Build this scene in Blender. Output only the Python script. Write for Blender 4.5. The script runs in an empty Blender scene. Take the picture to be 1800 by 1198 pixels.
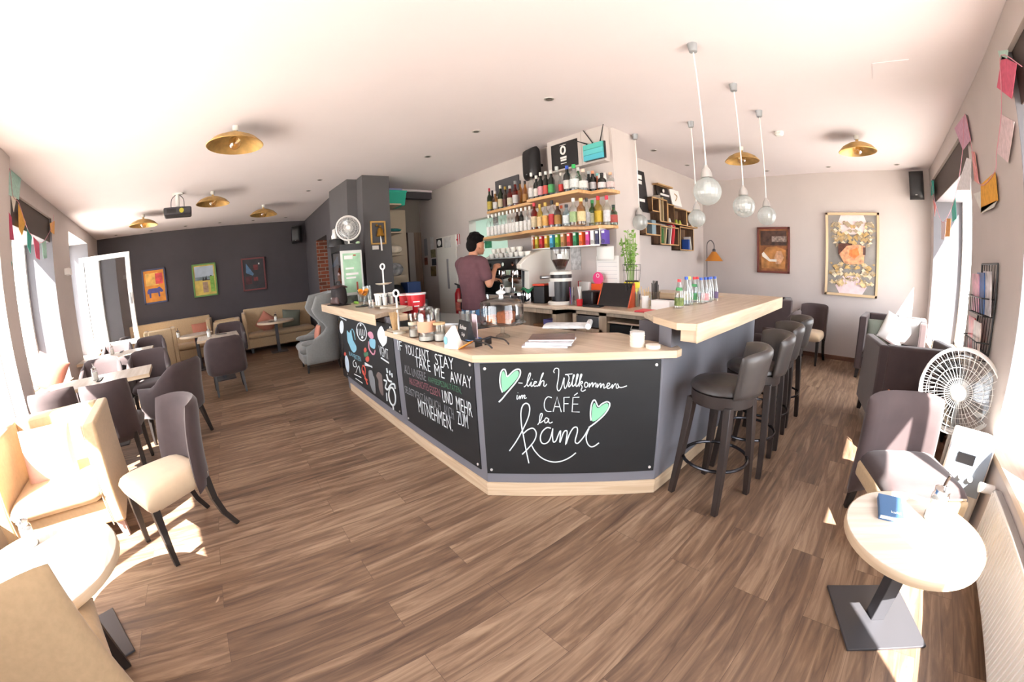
import bpy, bmesh, math, random
from math import sin, cos, pi, radians, atan2, hypot, sqrt
from mathutils import Vector, Matrix, Euler
random.seed(7)
SC = bpy.context.scene
COL = SC.collection

# ---------------------------------------------------------------- camera (full-frame fisheye, 1.5 m above the floor)
HC = 1.5
FPX, KD = 677.276747, -0.0458113153
_w = Vector((-1.26033281, -0.636564071, -0.705245806))
RC = Matrix.Rotation(_w.length, 3, _w.normalized())          # world -> camera
cam_d = bpy.data.cameras.new('camera')
cam = bpy.data.objects.new('camera', cam_d)
COL.objects.link(cam)
cam_d.type = 'PANO'
cam_d.panorama_type = 'FISHEYE_LENS_POLYNOMIAL'
cam_d.sensor_width, cam_d.sensor_height = 36, 24
cam_d.fisheye_fov = radians(200)
cam_d.fisheye_polynomial_k0 = 0
cam_d.fisheye_polynomial_k1 = -0.0738251
cam_d.fisheye_polynomial_k2 = 0
cam_d.fisheye_polynomial_k3 = 1.8433e-5
cam_d.fisheye_polynomial_k4 = 0
cam_d.clip_start = 0.02
_m = RC.transposed().to_4x4()
_m.translation = (0, 0, HC)
cam.matrix_world = _m
SC.camera = cam

# ---------------------------------------------------------------- sky, sun, exposure
SC.view_settings.view_transform = 'Standard'
SC.view_settings.look = 'None'
SC.view_settings.gamma = 1
SC.view_settings.use_curve_mapping = False
SC.view_settings.exposure = 1.72
world = bpy.data.worlds.new('sky')
SC.world = world
world.use_nodes = True
_bg = world.node_tree.nodes['Background']
_bg.inputs[0].default_value = (0.90, 0.94, 1.0, 1)
_bg.inputs[1].default_value = 3.4
sun_d = bpy.data.lights.new('sun', 'SUN')
sun_d.energy = 21.0
sun_d.angle = radians(0.55)
sun_d.color = (1.0, 0.965, 0.92)
sun = bpy.data.objects.new('sun', sun_d)
COL.objects.link(sun)
SUN_DIR = Vector((-0.57, 0.70, -1.0)).normalized()
sun.rotation_euler = SUN_DIR.to_track_quat('-Z', 'Y').to_euler()
sun.location = (6, -7, 9)
SC.cycles.max_bounces = 10
SC.cycles.diffuse_bounces = 6
SC.cycles.transparent_max_bounces = 16
SC.cycles.sample_clamp_indirect = 6
SC.cycles.caustics_reflective = False
SC.cycles.caustics_refractive = False

# ---------------------------------------------------------------- measuring the photograph: pixel -> point on a known plane
def ray(px, py):
    dx, dy = px - 900.0, py - 599.0
    r = hypot(dx, dy) or 1e-9
    u = r / FPX
    t = u + KD * u ** 3
    return RC.transposed() @ Vector((dx * sin(t) / r, -dy * sin(t) / r, -cos(t)))
def pz(px, py, z):
    d = ray(px, py); t = (z - HC) / d.z
    return Vector((d.x * t, d.y * t, z))
def pxx(px, py, x):
    d = ray(px, py); t = x / d.x
    return Vector((x, d.y * t, HC + d.z * t))
def pyy(px, py, y):
    d = ray(px, py); t = y / d.y
    return Vector((d.x * t, y, HC + d.z * t))
def ppl(px, py, p0, n):
    d = ray(px, py); o = Vector((0, 0, HC)); n = Vector(n)
    t = (Vector(p0) - o).dot(n) / d.dot(n)
    return o + d * t

# ---------------------------------------------------------------- materials
def C(h):
    h = h.lstrip('#')
    v = [int(h[i:i + 2], 16) / 255 for i in (0, 2, 4)]
    return tuple(((x / 12.92) if x <= 0.04045 else ((x + 0.055) / 1.055) ** 2.4) for x in v) + (1.0,)
MATS = {}
def mat(name, col, rough=0.5, metal=0.0, var=0.0, scale=12.0, stretch=(1, 1, 1), bump=0.0, spec=0.5, sheen=0.0, detail=3.0, coat=0.0):
    if name in MATS: return MATS[name]
    m = bpy.data.materials.new(name); m.use_nodes = True
    nt = m.node_tree; b = nt.nodes['Principled BSDF']
    c = C(col) if isinstance(col, str) else col
    b.inputs['Base Color'].default_value = c
    b.inputs['Roughness'].default_value = rough
    b.inputs['Metallic'].default_value = metal
    b.inputs['Specular IOR Level'].default_value = spec
    b.inputs['Sheen Weight'].default_value = sheen
    b.inputs['Coat Weight'].default_value = coat
    if var or bump:
        tc = nt.nodes.new('ShaderNodeTexCoord'); mp = nt.nodes.new('ShaderNodeMapping')
        mp.inputs['Scale'].default_value = stretch
        nz = nt.nodes.new('ShaderNodeTexNoise'); nz.inputs['Scale'].default_value = scale; nz.inputs['Detail'].default_value = detail
        nt.links.new(tc.outputs['Object'], mp.inputs[0]); nt.links.new(mp.outputs[0], nz.inputs['Vector'])
        if var:
            rp = nt.nodes.new('ShaderNodeMapRange'); rp.inputs['From Min'].default_value = 0.3; rp.inputs['From Max'].default_value = 0.7
            mx = nt.nodes.new('ShaderNodeMix'); mx.data_type = 'RGBA'
            mx.inputs[6].default_value = tuple(x * (1 - var) for x in c[:3]) + (1,)
            mx.inputs[7].default_value = tuple(min(1, x * (1 + var)) for x in c[:3]) + (1,)
            nt.links.new(nz.outputs['Fac'], rp.inputs['Value']); nt.links.new(rp.outputs[0], mx.inputs[0])
            nt.links.new(mx.outputs[2], b.inputs['Base Color'])
        if bump:
            bp = nt.nodes.new('ShaderNodeBump'); bp.inputs['Strength'].default_value = bump; bp.inputs['Distance'].default_value = 0.01
            nt.links.new(nz.outputs['Fac'], bp.inputs['Height']); nt.links.new(bp.outputs[0], b.inputs['Normal'])
    MATS[name] = m
    return m
def glass(name, tint=(1, 1, 1), refl=1.0, rough=0.02, edge=1.0):
    if name in MATS: return MATS[name]
    m = bpy.data.materials.new(name); m.use_nodes = True
    nt = m.node_tree; nt.nodes.clear()
    o = nt.nodes.new('ShaderNodeOutputMaterial'); mx = nt.nodes.new('ShaderNodeMixShader')
    t = nt.nodes.new('ShaderNodeBsdfTransparent'); g = nt.nodes.new('ShaderNodeBsdfGlossy'); lw = nt.nodes.new('ShaderNodeLayerWeight')
    ml = nt.nodes.new('ShaderNodeMath'); ml.operation = 'MULTIPLY_ADD'; ml.inputs[1].default_value = 0.45 * refl; ml.inputs[2].default_value = 0.05 * refl
    lw.inputs['Blend'].default_value = 0.5
    cm = nt.nodes.new('ShaderNodeMix'); cm.data_type = 'RGBA'; cm.inputs[6].default_value = (*tint, 1); cm.inputs[7].default_value = (*[x * edge for x in tint], 1)
    pw = nt.nodes.new('ShaderNodeMath'); pw.operation = 'POWER'; pw.inputs[1].default_value = 3; nt.links.new(lw.outputs['Facing'], pw.inputs[0]); nt.links.new(pw.outputs[0], cm.inputs[0]); nt.links.new(cm.outputs[2], t.inputs[0])
    g.inputs['Roughness'].default_value = rough
    nt.links.new(lw.outputs['Facing'], ml.inputs[0]); nt.links.new(ml.outputs[0], mx.inputs[0])
    nt.links.new(t.outputs[0], mx.inputs[1]); nt.links.new(g.outputs[0], mx.inputs[2]); nt.links.new(mx.outputs[0], o.inputs[0])
    MATS[name] = m
    return m
def nodes_of(m): return m.node_tree, m.node_tree.nodes['Principled BSDF']

def floor_mat():
    m = mat('oak_plank_floor', '#7a5c4a', rough=0.42); nt, b = nodes_of(m); L = nt.links.new
    tc = nt.nodes.new('ShaderNodeTexCoord'); mp = nt.nodes.new('ShaderNodeMapping'); mp.inputs['Rotation'].default_value = (0, 0, pi / 2); mp.inputs['Location'].default_value = (40.3, 60.05, 0)
    br = nt.nodes.new('ShaderNodeTexBrick'); br.offset = 0.37
    br.inputs['Color1'].default_value = (0.15, 0.15, 0.15, 1); br.inputs['Color2'].default_value = (0.85, 0.85, 0.85, 1); br.inputs['Mortar'].default_value = (0, 0, 0, 1)
    br.inputs['Scale'].default_value = 1; br.inputs['Mortar Size'].default_value = 0.0009; br.inputs['Brick Width'].default_value = 1.25; br.inputs['Row Height'].default_value = 0.185
    L(tc.outputs['Object'], mp.inputs[0]); L(mp.outputs[0], br.inputs['Vector'])
    m2 = nt.nodes.new('ShaderNodeMapping'); m2.inputs['Scale'].default_value = (14, 1.1, 1); L(tc.outputs['Object'], m2.inputs[0])
    off = nt.nodes.new('ShaderNodeVectorMath'); off.operation = 'ADD'; L(m2.outputs[0], off.inputs[0])
    sc = nt.nodes.new('ShaderNodeVectorMath'); sc.operation = 'SCALE'; sc.inputs['Scale'].default_value = 9.0; L(br.outputs['Color'], sc.inputs[0]); L(sc.outputs[0], off.inputs[1])
    nz = nt.nodes.new('ShaderNodeTexNoise'); nz.inputs['Scale'].default_value = 1.5; nz.inputs['Detail'].default_value = 7; nz.inputs['Roughness'].default_value = 0.62; nz.inputs['Distortion'].default_value = 0.9
    L(off.outputs[0], nz.inputs['Vector'])
    ad = nt.nodes.new('ShaderNodeMath'); ad.operation = 'MULTIPLY_ADD'; ad.inputs[1].default_value = 0.20; L(br.outputs['Color'], ad.inputs[0]); L(nz.outputs['Fac'], ad.inputs[2])
    rp = nt.nodes.new('ShaderNodeValToRGB'); e = rp.color_ramp.elements
    e[0].position = 0.33; e[0].color = C('#49382f'); e[1].position = 0.82; e[1].color = C('#a58b73')
    k = rp.color_ramp.elements.new(0.57); k.color = C('#765d4a')
    L(ad.outputs[0], rp.inputs[0])
    mx = nt.nodes.new('ShaderNodeMix'); mx.data_type = 'RGBA'; mx.inputs[7].default_value = C('#4a382e')
    L(br.outputs['Fac'], mx.inputs[0]); L(rp.outputs[0], mx.inputs[6]); L(mx.outputs[2], b.inputs['Base Color'])
    bp = nt.nodes.new('ShaderNodeBump'); bp.inputs['Strength'].default_value = 0.12; bp.inputs['Distance'].default_value = 0.004
    L(nz.outputs['Fac'], bp.inputs['Height']); L(bp.outputs[0], b.inputs['Normal'])
    return m
def grain(name, dark, light, stretch, rough=0.45, scale=3.0):
    if name in MATS: return MATS[name]
    m = mat(name, light, rough=rough); nt, b = nodes_of(m); L = nt.links.new
    tc = nt.nodes.new('ShaderNodeTexCoord'); mp = nt.nodes.new('ShaderNodeMapping'); mp.inputs['Scale'].default_value = stretch
    nz = nt.nodes.new('ShaderNodeTexNoise'); nz.inputs['Scale'].default_value = scale; nz.inputs['Detail'].default_value = 6; nz.inputs['Distortion'].default_value = 0.6
    rp = nt.nodes.new('ShaderNodeValToRGB'); e = rp.color_ramp.elements
    e[0].position = 0.34; e[0].color = C(dark); e[1].position = 0.66; e[1].color = C(light)
    L(tc.outputs['Object'], mp.inputs[0]); L(mp.outputs[0], nz.inputs['Vector']); L(nz.outputs['Fac'], rp.inputs[0]); L(rp.outputs[0], b.inputs['Base Color'])
    return m
def brick_mat(rot=(pi / 2, 0, 0)):
    m = mat('red_brick', '#8a4a36', rough=0.9); nt, b = nodes_of(m); L = nt.links.new
    tc = nt.nodes.new('ShaderNodeTexCoord'); mp = nt.nodes.new('ShaderNodeMapping'); mp.inputs['Rotation'].default_value = rot
    br = nt.nodes.new('ShaderNodeTexBrick'); br.inputs['Color1'].default_value = C('#9c5239'); br.inputs['Color2'].default_value = C('#6d3a2b'); br.inputs['Mortar'].default_value = C('#a3988c')
    br.inputs['Scale'].default_value = 1; br.inputs['Brick Width'].default_value = 0.24; br.inputs['Row Height'].default_value = 0.08; br.inputs['Mortar Size'].default_value = 0.008
    L(tc.outputs['Object'], mp.inputs[0]); L(mp.outputs[0], br.inputs['Vector']); L(br.outputs['Color'], b.inputs['Base Color'])
    return m

# ---------------------------------------------------------------- mesh builder
class MB:
    def __init__(s): s.v = []; s.f = []; s.m = Matrix.Identity(4)
    def at(s, x=0, y=0, z=0, rz=0, rx=0, ry=0):
        s.m = Matrix.Translation((x, y, z)) @ Euler((rx, ry, rz)).to_matrix().to_4x4(); return s
    def add(s, vs, fs):
        k = len(s.v); s.v += [s.m @ Vector(p) for p in vs]; s.f += [tuple(i + k for i in f) for f in fs]; return s
    def box(s, a, b):
        (x0, y0, z0), (x1, y1, z1) = a, b
        x0, x1 = min(x0, x1), max(x0, x1); y0, y1 = min(y0, y1), max(y0, y1); z0, z1 = min(z0, z1), max(z0, z1)
        return s.add([(x0, y0, z0), (x1, y0, z0), (x1, y1, z0), (x0, y1, z0), (x0, y0, z1), (x1, y0, z1), (x1, y1, z1), (x0, y1, z1)],
                     [(3, 2, 1, 0), (4, 5, 6, 7), (0, 1, 5, 4), (1, 2, 6, 5), (2, 3, 7, 6), (3, 0, 4, 7)])
    def cbox(s, c, d): return s.box([c[i] - d[i] / 2 for i in range(3)], [c[i] + d[i] / 2 for i in range(3)])
    def prism(s, poly, z0, z1):
        n = len(poly)
        if sum(poly[i][0] * poly[(i + 1) % n][1] - poly[(i + 1) % n][0] * poly[i][1] for i in range(n)) < 0: poly = poly[::-1]
        return s.add([(p[0], p[1], z0) for p in poly] + [(p[0], p[1], z1) for p in poly],
                     [tuple(range(n - 1, -1, -1)), tuple(range(n, 2 * n))] + [(i, (i + 1) % n, n + (i + 1) % n, n + i) for i in range(n)])
    def lathe(s, prof, n=20, cap=True):
        vs = []; fs = []
        for r, z in prof: vs += [(r * cos(2 * pi * i / n), r * sin(2 * pi * i / n), z) for i in range(n)]
        for j in range(len(prof) - 1):
            for i in range(n): fs.append((j * n + i, j * n + (i + 1) % n, (j + 1) * n + (i + 1) % n, (j + 1) * n + i))
        if cap: fs += [tuple(range(n - 1, -1, -1)), tuple(range((len(prof) - 1) * n, len(prof) * n))]
        return s.add(vs, fs)
    def tube(s, pts, r, n=8, cap=True, closed=False):
        pts = [Vector(p) for p in pts]; N = len(pts); rs = r if isinstance(r, (list, tuple)) else [r] * N
        vs = []; fs = []; up = None
        for i, p in enumerate(pts):
            a = pts[(i - 1) % N] if (i or closed) else p; b = pts[(i + 1) % N] if (i < N - 1 or closed) else p
            d = (b - a).normalized()
            if up is None: up = Vector((0, 0, 1)) if abs(d.z) < .9 else Vector((1, 0, 0))
            u = d.cross(up); u = u.normalized() if u.length > 1e-6 else Vector((1, 0, 0)); w = u.cross(d).normalized(); up = w
            vs += [p + (u * cos(2 * pi * k / n) + w * sin(2 * pi * k / n)) * rs[i] for k in range(n)]
        for j in range(N if closed else N - 1):
            q = (j + 1) % N
            for k in range(n): fs.append((j * n + k, q * n + k, q * n + (k + 1) % n, j * n + (k + 1) % n))
        if cap and not closed: fs += [tuple(range(n)), tuple(range(N * n - 1, (N - 1) * n - 1, -1))]
        return s.add(vs, fs)
    def bar(s, a, b, w0, w1=None):          # square bar between two points, tapering
        a, b = Vector(a), Vector(b); w1 = w1 or w0; d = (b - a).normalized()
        u = Vector((1, 0, 0)) if abs(d.x) < .8 else Vector((0, 1, 0)); w = d.cross(u).normalized(); u = w.cross(d).normalized()
        vs = [a + (u * i + w * j) * w0 / 2 for i, j in ((-1, -1), (1, -1), (1, 1), (-1, 1))] + [b + (u * i + w * j) * w1 / 2 for i, j in ((-1, -1), (1, -1), (1, 1), (-1, 1))]
        return s.add(vs, [(0, 1, 2, 3), (7, 6, 5, 4), (0, 4, 5, 1), (1, 5, 6, 2), (2, 6, 7, 3), (3, 7, 4, 0)])
    def ball(s, c, r, n=12, m=8):
        rr = r if isinstance(r, (list, tuple)) else (r, r, r); vs = [(c[0], c[1], c[2] - rr[2])]; fs = []
        for j in range(1, m):
            t = pi * j / m - pi / 2
            vs += [(c[0] + rr[0] * cos(t) * cos(2 * pi * i / n), c[1] + rr[1] * cos(t) * sin(2 * pi * i / n), c[2] + rr[2] * sin(t)) for i in range(n)]
        vs.append((c[0], c[1], c[2] + rr[2])); L = len(vs) - 1
        for i in range(n):
            fs.append((0, 1 + (i + 1) % n, 1 + i)); fs.append((L, L - n + i, L - n + (i + 1) % n))
            for j in range(m - 2): fs.append((1 + j * n + i, 1 + j * n + (i + 1) % n, 1 + (j + 1) * n + (i + 1) % n, 1 + (j + 1) * n + i))
        return s.add(vs, fs)
    def pad(s, f, th, nu=10, nv=10, p=6):   # a cushion-like slab around the surface f(u, v), closed at its rim
        us = [(1 - cos(pi * i / nu)) / 2 for i in range(nu + 1)]; vv = [(1 - cos(pi * j / nv)) / 2 for j in range(nv + 1)]
        top = []; bot = []
        for u in us:
            for v in vv:
                c = Vector(f(u, v)); e = 1e-3
                du = Vector(f(min(1, u + e), v)) - Vector(f(max(0, u - e), v)); dv = Vector(f(u, min(1, v + e))) - Vector(f(u, max(0, v - e)))
                n = du.cross(dv); n = n.normalized() if n.length > 1e-12 else Vector((0, 0, 1))
                w = sqrt(max(0, (1 - abs(2 * u - 1) ** p) * (1 - abs(2 * v - 1) ** p))) * (th(u, v) if callable(th) else th) / 2
                top.append(c + n * w); bot.append(c - n * w)
        k = nv + 1; idx = lambda i, j: i * k + j; N = len(top); remap = {}; vs = list(top)
        for i in range(nu + 1):
            for j in range(k):
                if i in (0, nu) or j in (0, nv): remap[idx(i, j)] = idx(i, j)
                else: remap[idx(i, j)] = len(vs); vs.append(bot[idx(i, j)])
        fs = []
        for i in range(nu):
            for j in range(nv):
                q = (idx(i, j), idx(i + 1, j), idx(i + 1, j + 1), idx(i, j + 1)); fs.append(q); fs.append(tuple(remap[x] for x in q[::-1]))
        return s.add(vs, fs)
def cr(pts, n=6, closed=False):             # Catmull-Rom through points
    P = [Vector(p) for p in pts]; N = len(P); out = []
    for i in range(N if closed else N - 1):
        a, b, c, d = (P[(i - 1) % N] if (i or closed) else P[0]), P[i], P[(i + 1) % N], (P[(i + 2) % N] if (i + 2 < N or closed) else P[-1])
        for k in range(n):
            t = k / n; out.append(0.5 * ((2 * b) + (c - a) * t + (2 * a - 5 * b + 4 * c - d) * t * t + (3 * b - a - 3 * c + d) * t ** 3))
    if not closed: out.append(P[-1])
    return out
def mesh(name, mb, m, sharp=38):
    me = bpy.data.meshes.new(name); me.from_pydata([tuple(v) for v in mb.v], [], mb.f); me.update()
    b = bmesh.new(); b.from_mesh(me); bmesh.ops.recalc_face_normals(b, faces=b.faces); b.to_mesh(me); b.free()
    for x in (m if isinstance(m, (list, tuple)) else [m]): me.materials.append(x)
    if sharp is not None:
        me.polygons.foreach_set('use_smooth', [True] * len(me.polygons)); me.set_sharp_from_angle(angle=radians(sharp))
    return me
def obj(name, mb, m, parent=None, bevel=0, sub=0, sharp=38, loc=None, rz=0, seg=2):
    o = bpy.data.objects.new(name, mesh(name, mb, m, sharp)); COL.objects.link(o)
    if parent: o.parent = parent
    if loc is not None: o.location = loc
    if rz: o.rotation_euler.z = rz
    if bevel:
        d = o.modifiers.new('bevel', 'BEVEL'); d.width = bevel; d.segments = seg; d.limit_method = 'ANGLE'; d.angle_limit = radians(40); d.harden_normals = False
    if sub:
        d = o.modifiers.new('sub', 'SUBSURF'); d.levels = d.render_levels = sub
    return o
def tag(o, label, cat, group=None):
    o['label'] = label; o['category'] = cat
    if group: o['group'] = group
    return o
def stuff(o): o['kind'] = 'stuff'; return o
def struct(name, mb, m, parent=None, bevel=0, sharp=38):
    o = obj(name, mb, m, parent, bevel, sharp=sharp)
    if not parent: o['kind'] = 'structure'
    return o
def thing(name, label, cat, loc=(0, 0, 0), rz=0, group=None):
    o = bpy.data.objects.new(name, None); COL.objects.link(o); o.empty_display_size = .05
    o.location = loc; o.rotation_euler = (0, 0, rz)
    return tag(o, label, cat, group)
def copy_tree(o, parent=None):
    c = o.copy(); COL.objects.link(c)
    if parent: c.parent = parent
    for ch in list(o.children): copy_tree(ch, c)
    return c
def dup(o, label, loc, rz=0, group=None):
    c = copy_tree(o); c.location = loc; c.rotation_euler = (0, 0, rz); c['label'] = label
    if group: c['group'] = group
    return c
def loose(name, label, cat, b, m, at, group):
    o = tag(obj(name, b, m), label, cat, group); o.location = at; return o
def face(dx, dy): return atan2(dy, dx) + pi / 2      # turns a thing whose front is its -y towards (dx, dy)
def text_mesh(s, size, align='CENTER', thin=0.0):
    cu = bpy.data.curves.new('t', 'FONT'); cu.body = s; cu.size = size; cu.align_x = align; cu.align_y = 'CENTER'; cu.extrude = 0.0004; cu.offset = thin; cu.resolution_u = 3
    o = bpy.data.objects.new('t', cu); COL.objects.link(o)
    bpy.context.view_layer.update()
    me = bpy.data.meshes.new_from_object(o); bpy.data.objects.remove(o); return me
def text_on(name, s, size, m, parent, o, u, n, sx=1.0, align='CENTER'):
    # lettering lying on a surface: o centre, u reading direction, n outward normal (in the parent's space)
    me = text_mesh(s, size, align); me.name = name; me.materials.clear(); me.materials.append(m)
    u = Vector(u).normalized(); n = Vector(n).normalized(); w = n.cross(u)
    M = Matrix((u * sx, w, n)).transposed().to_4x4(); M.translation = Vector(o) + n * 0.0012
    me.transform(M)
    t = bpy.data.objects.new(name, me); COL.objects.link(t); t.parent = parent
    return t
# ---------------------------------------------------------------- shared materials
M_wall = mat('greige_wall_paint', '#c5bcb8', rough=0.9, var=0.03, scale=2, bump=0.03)
M_ceil = mat('white_ceiling_paint', '#e5dddf', rough=0.95, var=0.015, scale=1.5)
M_char = mat('charcoal_wall_paint', '#4a464a', rough=0.85, var=0.05, scale=2.5, bump=0.03)
M_char2 = mat('dark_grey_column_paint', '#565456', rough=0.85, var=0.04, scale=2.5)
M_floor = floor_mat()
M_white = mat('white_lacquer', '#ecebe8', rough=0.35)
M_offw = mat('off_white_plastic', '#dddad2', rough=0.45)
M_black = mat('black_plastic', '#1b1a1c', rough=0.4)
M_dkbrown = mat('dark_brown_panel', '#4f4540', rough=0.7)
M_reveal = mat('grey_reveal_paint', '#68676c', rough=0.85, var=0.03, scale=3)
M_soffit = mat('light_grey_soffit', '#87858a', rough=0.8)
M_metal = mat('brushed_steel', '#b9b9b9', rough=0.28, metal=1.0)
M_chrome = mat('polished_chrome', '#dcdcdc', rough=0.08, metal=1.0)
M_dkmetal = mat('dark_powder_coat', '#4d4c50', rough=0.5, metal=0.4)
M_oakX = grain('light_oak_along_x', '#bba48b', '#d3c0a9', (0.5, 9, 9), rough=.32)
M_tab = grain('pale_oak_table_top', '#c2b4a4', '#d8ccc0', (0.5, 9, 9), rough=.3)
M_oakY = grain('light_oak_along_y', '#bba48b', '#d3c0a9', (9, 0.5, 9), rough=.32)
M_oakD = grain('light_oak_fascia', '#cfb595', '#e0cbae', (0.6, 0.6, 12))
M_oakZ = grain('greyed_oak_upright', '#a08c78', '#bdaa94', (9, 9, 0.6))
M_walnut = grain('rough_walnut_board', '#4b372b', '#7b5e48', (8, 1.2, 1.2), rough=0.75)
M_crate = grain('pale_crate_edge', '#b48c5c', '#d0aa78', (3, 3, 3), rough=0.7)
M_trimwood = grain('brown_skirting_wood', '#5d3f30', '#7d5a47', (1, 1, 6))
M_glass = glass('window_glass', (1, 1, 1), 0.55)
M_clear = glass('clear_glass', (0.96, 0.97, 0.965), 0.9, .02, .35)
M_sash = glass('double_pane_glass', (1, 1, 1), 2.2)

# ---------------------------------------------------------------- setting
LO = Vector((-4.9, -2.52, 0)); LU = Vector((1, .155, 0)).normalized(); LN = Vector((-LU.y, LU.x, 0)); LROT = atan2(LU.y, LU.x)
def LW(u, v, z=0): return LO + LU * u + LN * v + Vector((0, 0, z))     # left facade: along, into the room, up
def luv(p): d = Vector((p[0], p[1], 0)) - LO; return d.dot(LU), d.dot(LN)
def lpx(px, py, v=0): return ppl(px, py, LW(0, v), LN)
HCEIL = 3.02
b = MB(); b.prism([(1.48, -1.95), (1.48, 7.4), (-10.45, 7.4), (-10.45, -3.85)], -.12, 0)
struct('floor', b, M_floor)
b = MB(); b.prism([(1.48, -1.98), (1.48, 7.4), (-10.45, 7.4), (-10.45, -3.87)], HCEIL, HCEIL + .15); struct('ceiling', b, M_ceil)
b = MB(); b.box((-40, -45, -.35), (40, 45, -.3)); struct('ground', b, mat('pale_pavement', '#b9b4ac', rough=0.9, var=0.06, scale=1))

def facade(name, spans, openings, place, thick, m, extra=()):
    b = MB()
    for a, c in spans: b.add(*place(a, c, 0, HCEIL))
    for a, c, s, h in openings:
        b.add(*place(a, c, 0, s)); b.add(*place(a, c, h, HCEIL))
    for e in extra: b.add(*e)
    return struct(name, b, m)
_F = [(3, 2, 1, 0), (4, 5, 6, 7), (0, 1, 5, 4), (1, 2, 6, 5), (2, 3, 7, 6), (3, 0, 4, 7)]
def plL(a, c, z0, z1, v0=-.48, v1=0): return [LW(a, v0, z0), LW(c, v0, z0), LW(c, v1, z0), LW(a, v1, z0), LW(a, v0, z1), LW(c, v0, z1), LW(c, v1, z1), LW(a, v1, z1)], _F
def plR(a, c, z0, z1, x0=.975, x1=1.48): return [(x0, a, z0), (x1, a, z0), (x1, c, z0), (x0, c, z0), (x0, a, z1), (x1, a, z1), (x1, c, z1), (x0, c, z1)], _F
WL = [(-4.15, -2.45, .62, 2.80), (-1.39, .30, .60, 2.82), (1.0, 4.55, .52, 2.82)]
WR = [(.2, 2.88, .50, 2.82), (4.32, 6.85, .50, 2.82)]
facade('wall_left', [(-5.7, -4.15), (-2.45, -1.39), (.30, 1.0), (4.55, 6.6)], WL, plL, .48, M_wall, [plL(.72, 1.0, 0, HCEIL, 0, .13)])
facade('wall_right', [(-2.0, .2), (2.88, 4.32), (6.85, 7.3)], WR, plR, .5, M_wall)
b = MB(); b.box((-3.3, 7.135, 0), (1.4, 7.35, HCEIL)); struct('wall_end', b, M_wall)
b = MB(); b.box((-10.4, -3.8, 0), (-10.2, 2.4, HCEIL)); struct('wall_far', b, M_char)
# charcoal wing wall with the brick niche, the pilaster and the column
b = MB()
b.box((-10.2, 1.75, 0), (-8.85, 2.3, HCEIL)); b.box((-7.75, 1.75, 0), (-6.85, 2.3, HCEIL))
b.box((-8.85, 1.75, 2.36), (-7.75, 2.3, HCEIL)); b.box((-8.85, 2.1, 0), (-7.75, 2.3, 2.36))
struct('wall_wing', b, M_char)
b = MB(); b.box((-8.85, 1.752, 0), (-8.80, 2.1, 2.358)); struct('wall_niche', b, brick_mat((0, pi / 2, pi / 2)))
b = MB(); b.prism([(-6.87, 1.63), (-5.97, 1.70), (-5.97, 2.3), (-6.87, 2.3)], 0, HCEIL); struct('wall_pilaster', b, M_char2)
b = MB(); b.box((-5.97, 1.86, 0), (-5.69, 2.3, HCEIL)); struct('wall_column', b, M_char2)
# rear wall with the kitchen hatch, pillar, duct box and book wall
b = MB(); YB = 3.52
b.box((-7.4, YB, 0), (-5.34, YB + .14, HCEIL)); b.box((-5.34, YB, 0), (-4.35, YB + .14, 1.45)); b.box((-5.34, YB, 2.27), (-4.35, YB + .14, HCEIL)); b.box((-4.35, YB, 0), (-3.4, YB + .14, HCEIL))
struct('wall_back', b, M_wall)
b = MB(); b.box((-3.4, YB, 0), (-2.47, 4.0, HCEIL)); struct('wall_pillar', b, M_wall)
b = MB(); b.box((-3.36, 3.41, 2.62), (-2.5, YB + .02, HCEIL)); b.box((-2.82, 3.405, 2.62), (-2.815, 3.42, HCEIL)); struct('trim_1', b, M_wall)
b = MB(); b.box((-3.3, 4.0, 0), (-2.97, 7.2, HCEIL)); struct('wall_books', b, M_wall)
b = MB(); b.box((-7.4, 2.3, 0), (-7.12, YB + .1, HCEIL)); struct('wall_passage', b, mat('passage_paint', '#847c74', rough=0.9))
b = MB(); b.box((-6.72, 2.3, 2.86), (-6.58, YB, HCEIL)); struct('trim_2', b, M_char)
b = MB(); b.box((-6.58, 2.3, 2.985), (-6.55, YB, HCEIL)); struct('trim_3', b, M_ceil)
# kitchen behind the hatch
b = MB(); M_mint = mat('pale_mint_tiles', '#c6d0c8', rough=0.5)
b.box((-6.2, 5.2, .8), (-3.6, 5.3, 2.8)); b.box((-6.3, YB + .14, .8), (-6.2, 5.3, 2.8)); b.box((-3.6, YB + .14, .8), (-3.5, 5.3, 2.8)); b.box((-6.3, YB + .14, 2.7), (-3.5, 5.3, 2.8)); b.box((-6.3, YB + .14, .8), (-3.5, 5.3, .86))
struct('wall_kitchen', b, M_mint)
kl = bpy.data.lights.new('kitchen_tube_light', 'AREA'); kl.energy = 9; kl.size = .9; kl.size_y = .15; kl.shape = 'RECTANGLE'; kl.color = (.88, 1, .95)
ko = bpy.data.objects.new('kitchen_tube_light', kl); COL.objects.link(ko); ko.location = (-4.9, 4.4, 2.68)
# podium behind the bar
b = MB(); b.prism([(-5.0, 2.0), (-2.2, 2.0), (-1.5, 2.55), (-1.5, 4.4), (-2.46, 4.4), (-2.46, 3.52), (-6.5, 3.52), (-6.5, 2.6)], 0, .12); struct('trim_4', b, mat('grey_service_floor', '#5e5a57', rough=0.7))
# skirtings
b = MB(); b.box((-2.97, 7.115, 0), (.975, 7.135, .07)); struct('baseboard_end', b, M_trimwood, bevel=.004)
b = MB(); b.box((-2.97, 4.5, 0), (-2.95, 7.115, .07)); struct('baseboard_books', b, M_trimwood, bevel=.004)
b = MB(); b.box((-10.2, -3.2, 0), (-10.18, 1.75, .07)); struct('baseboard_far', b, M_trimwood, bevel=.004)
b = MB(); b.box((.955, 2.95, 0), (.975, 7.115, .07)); struct('baseboard_right', b, M_trimwood, bevel=.004)

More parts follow.
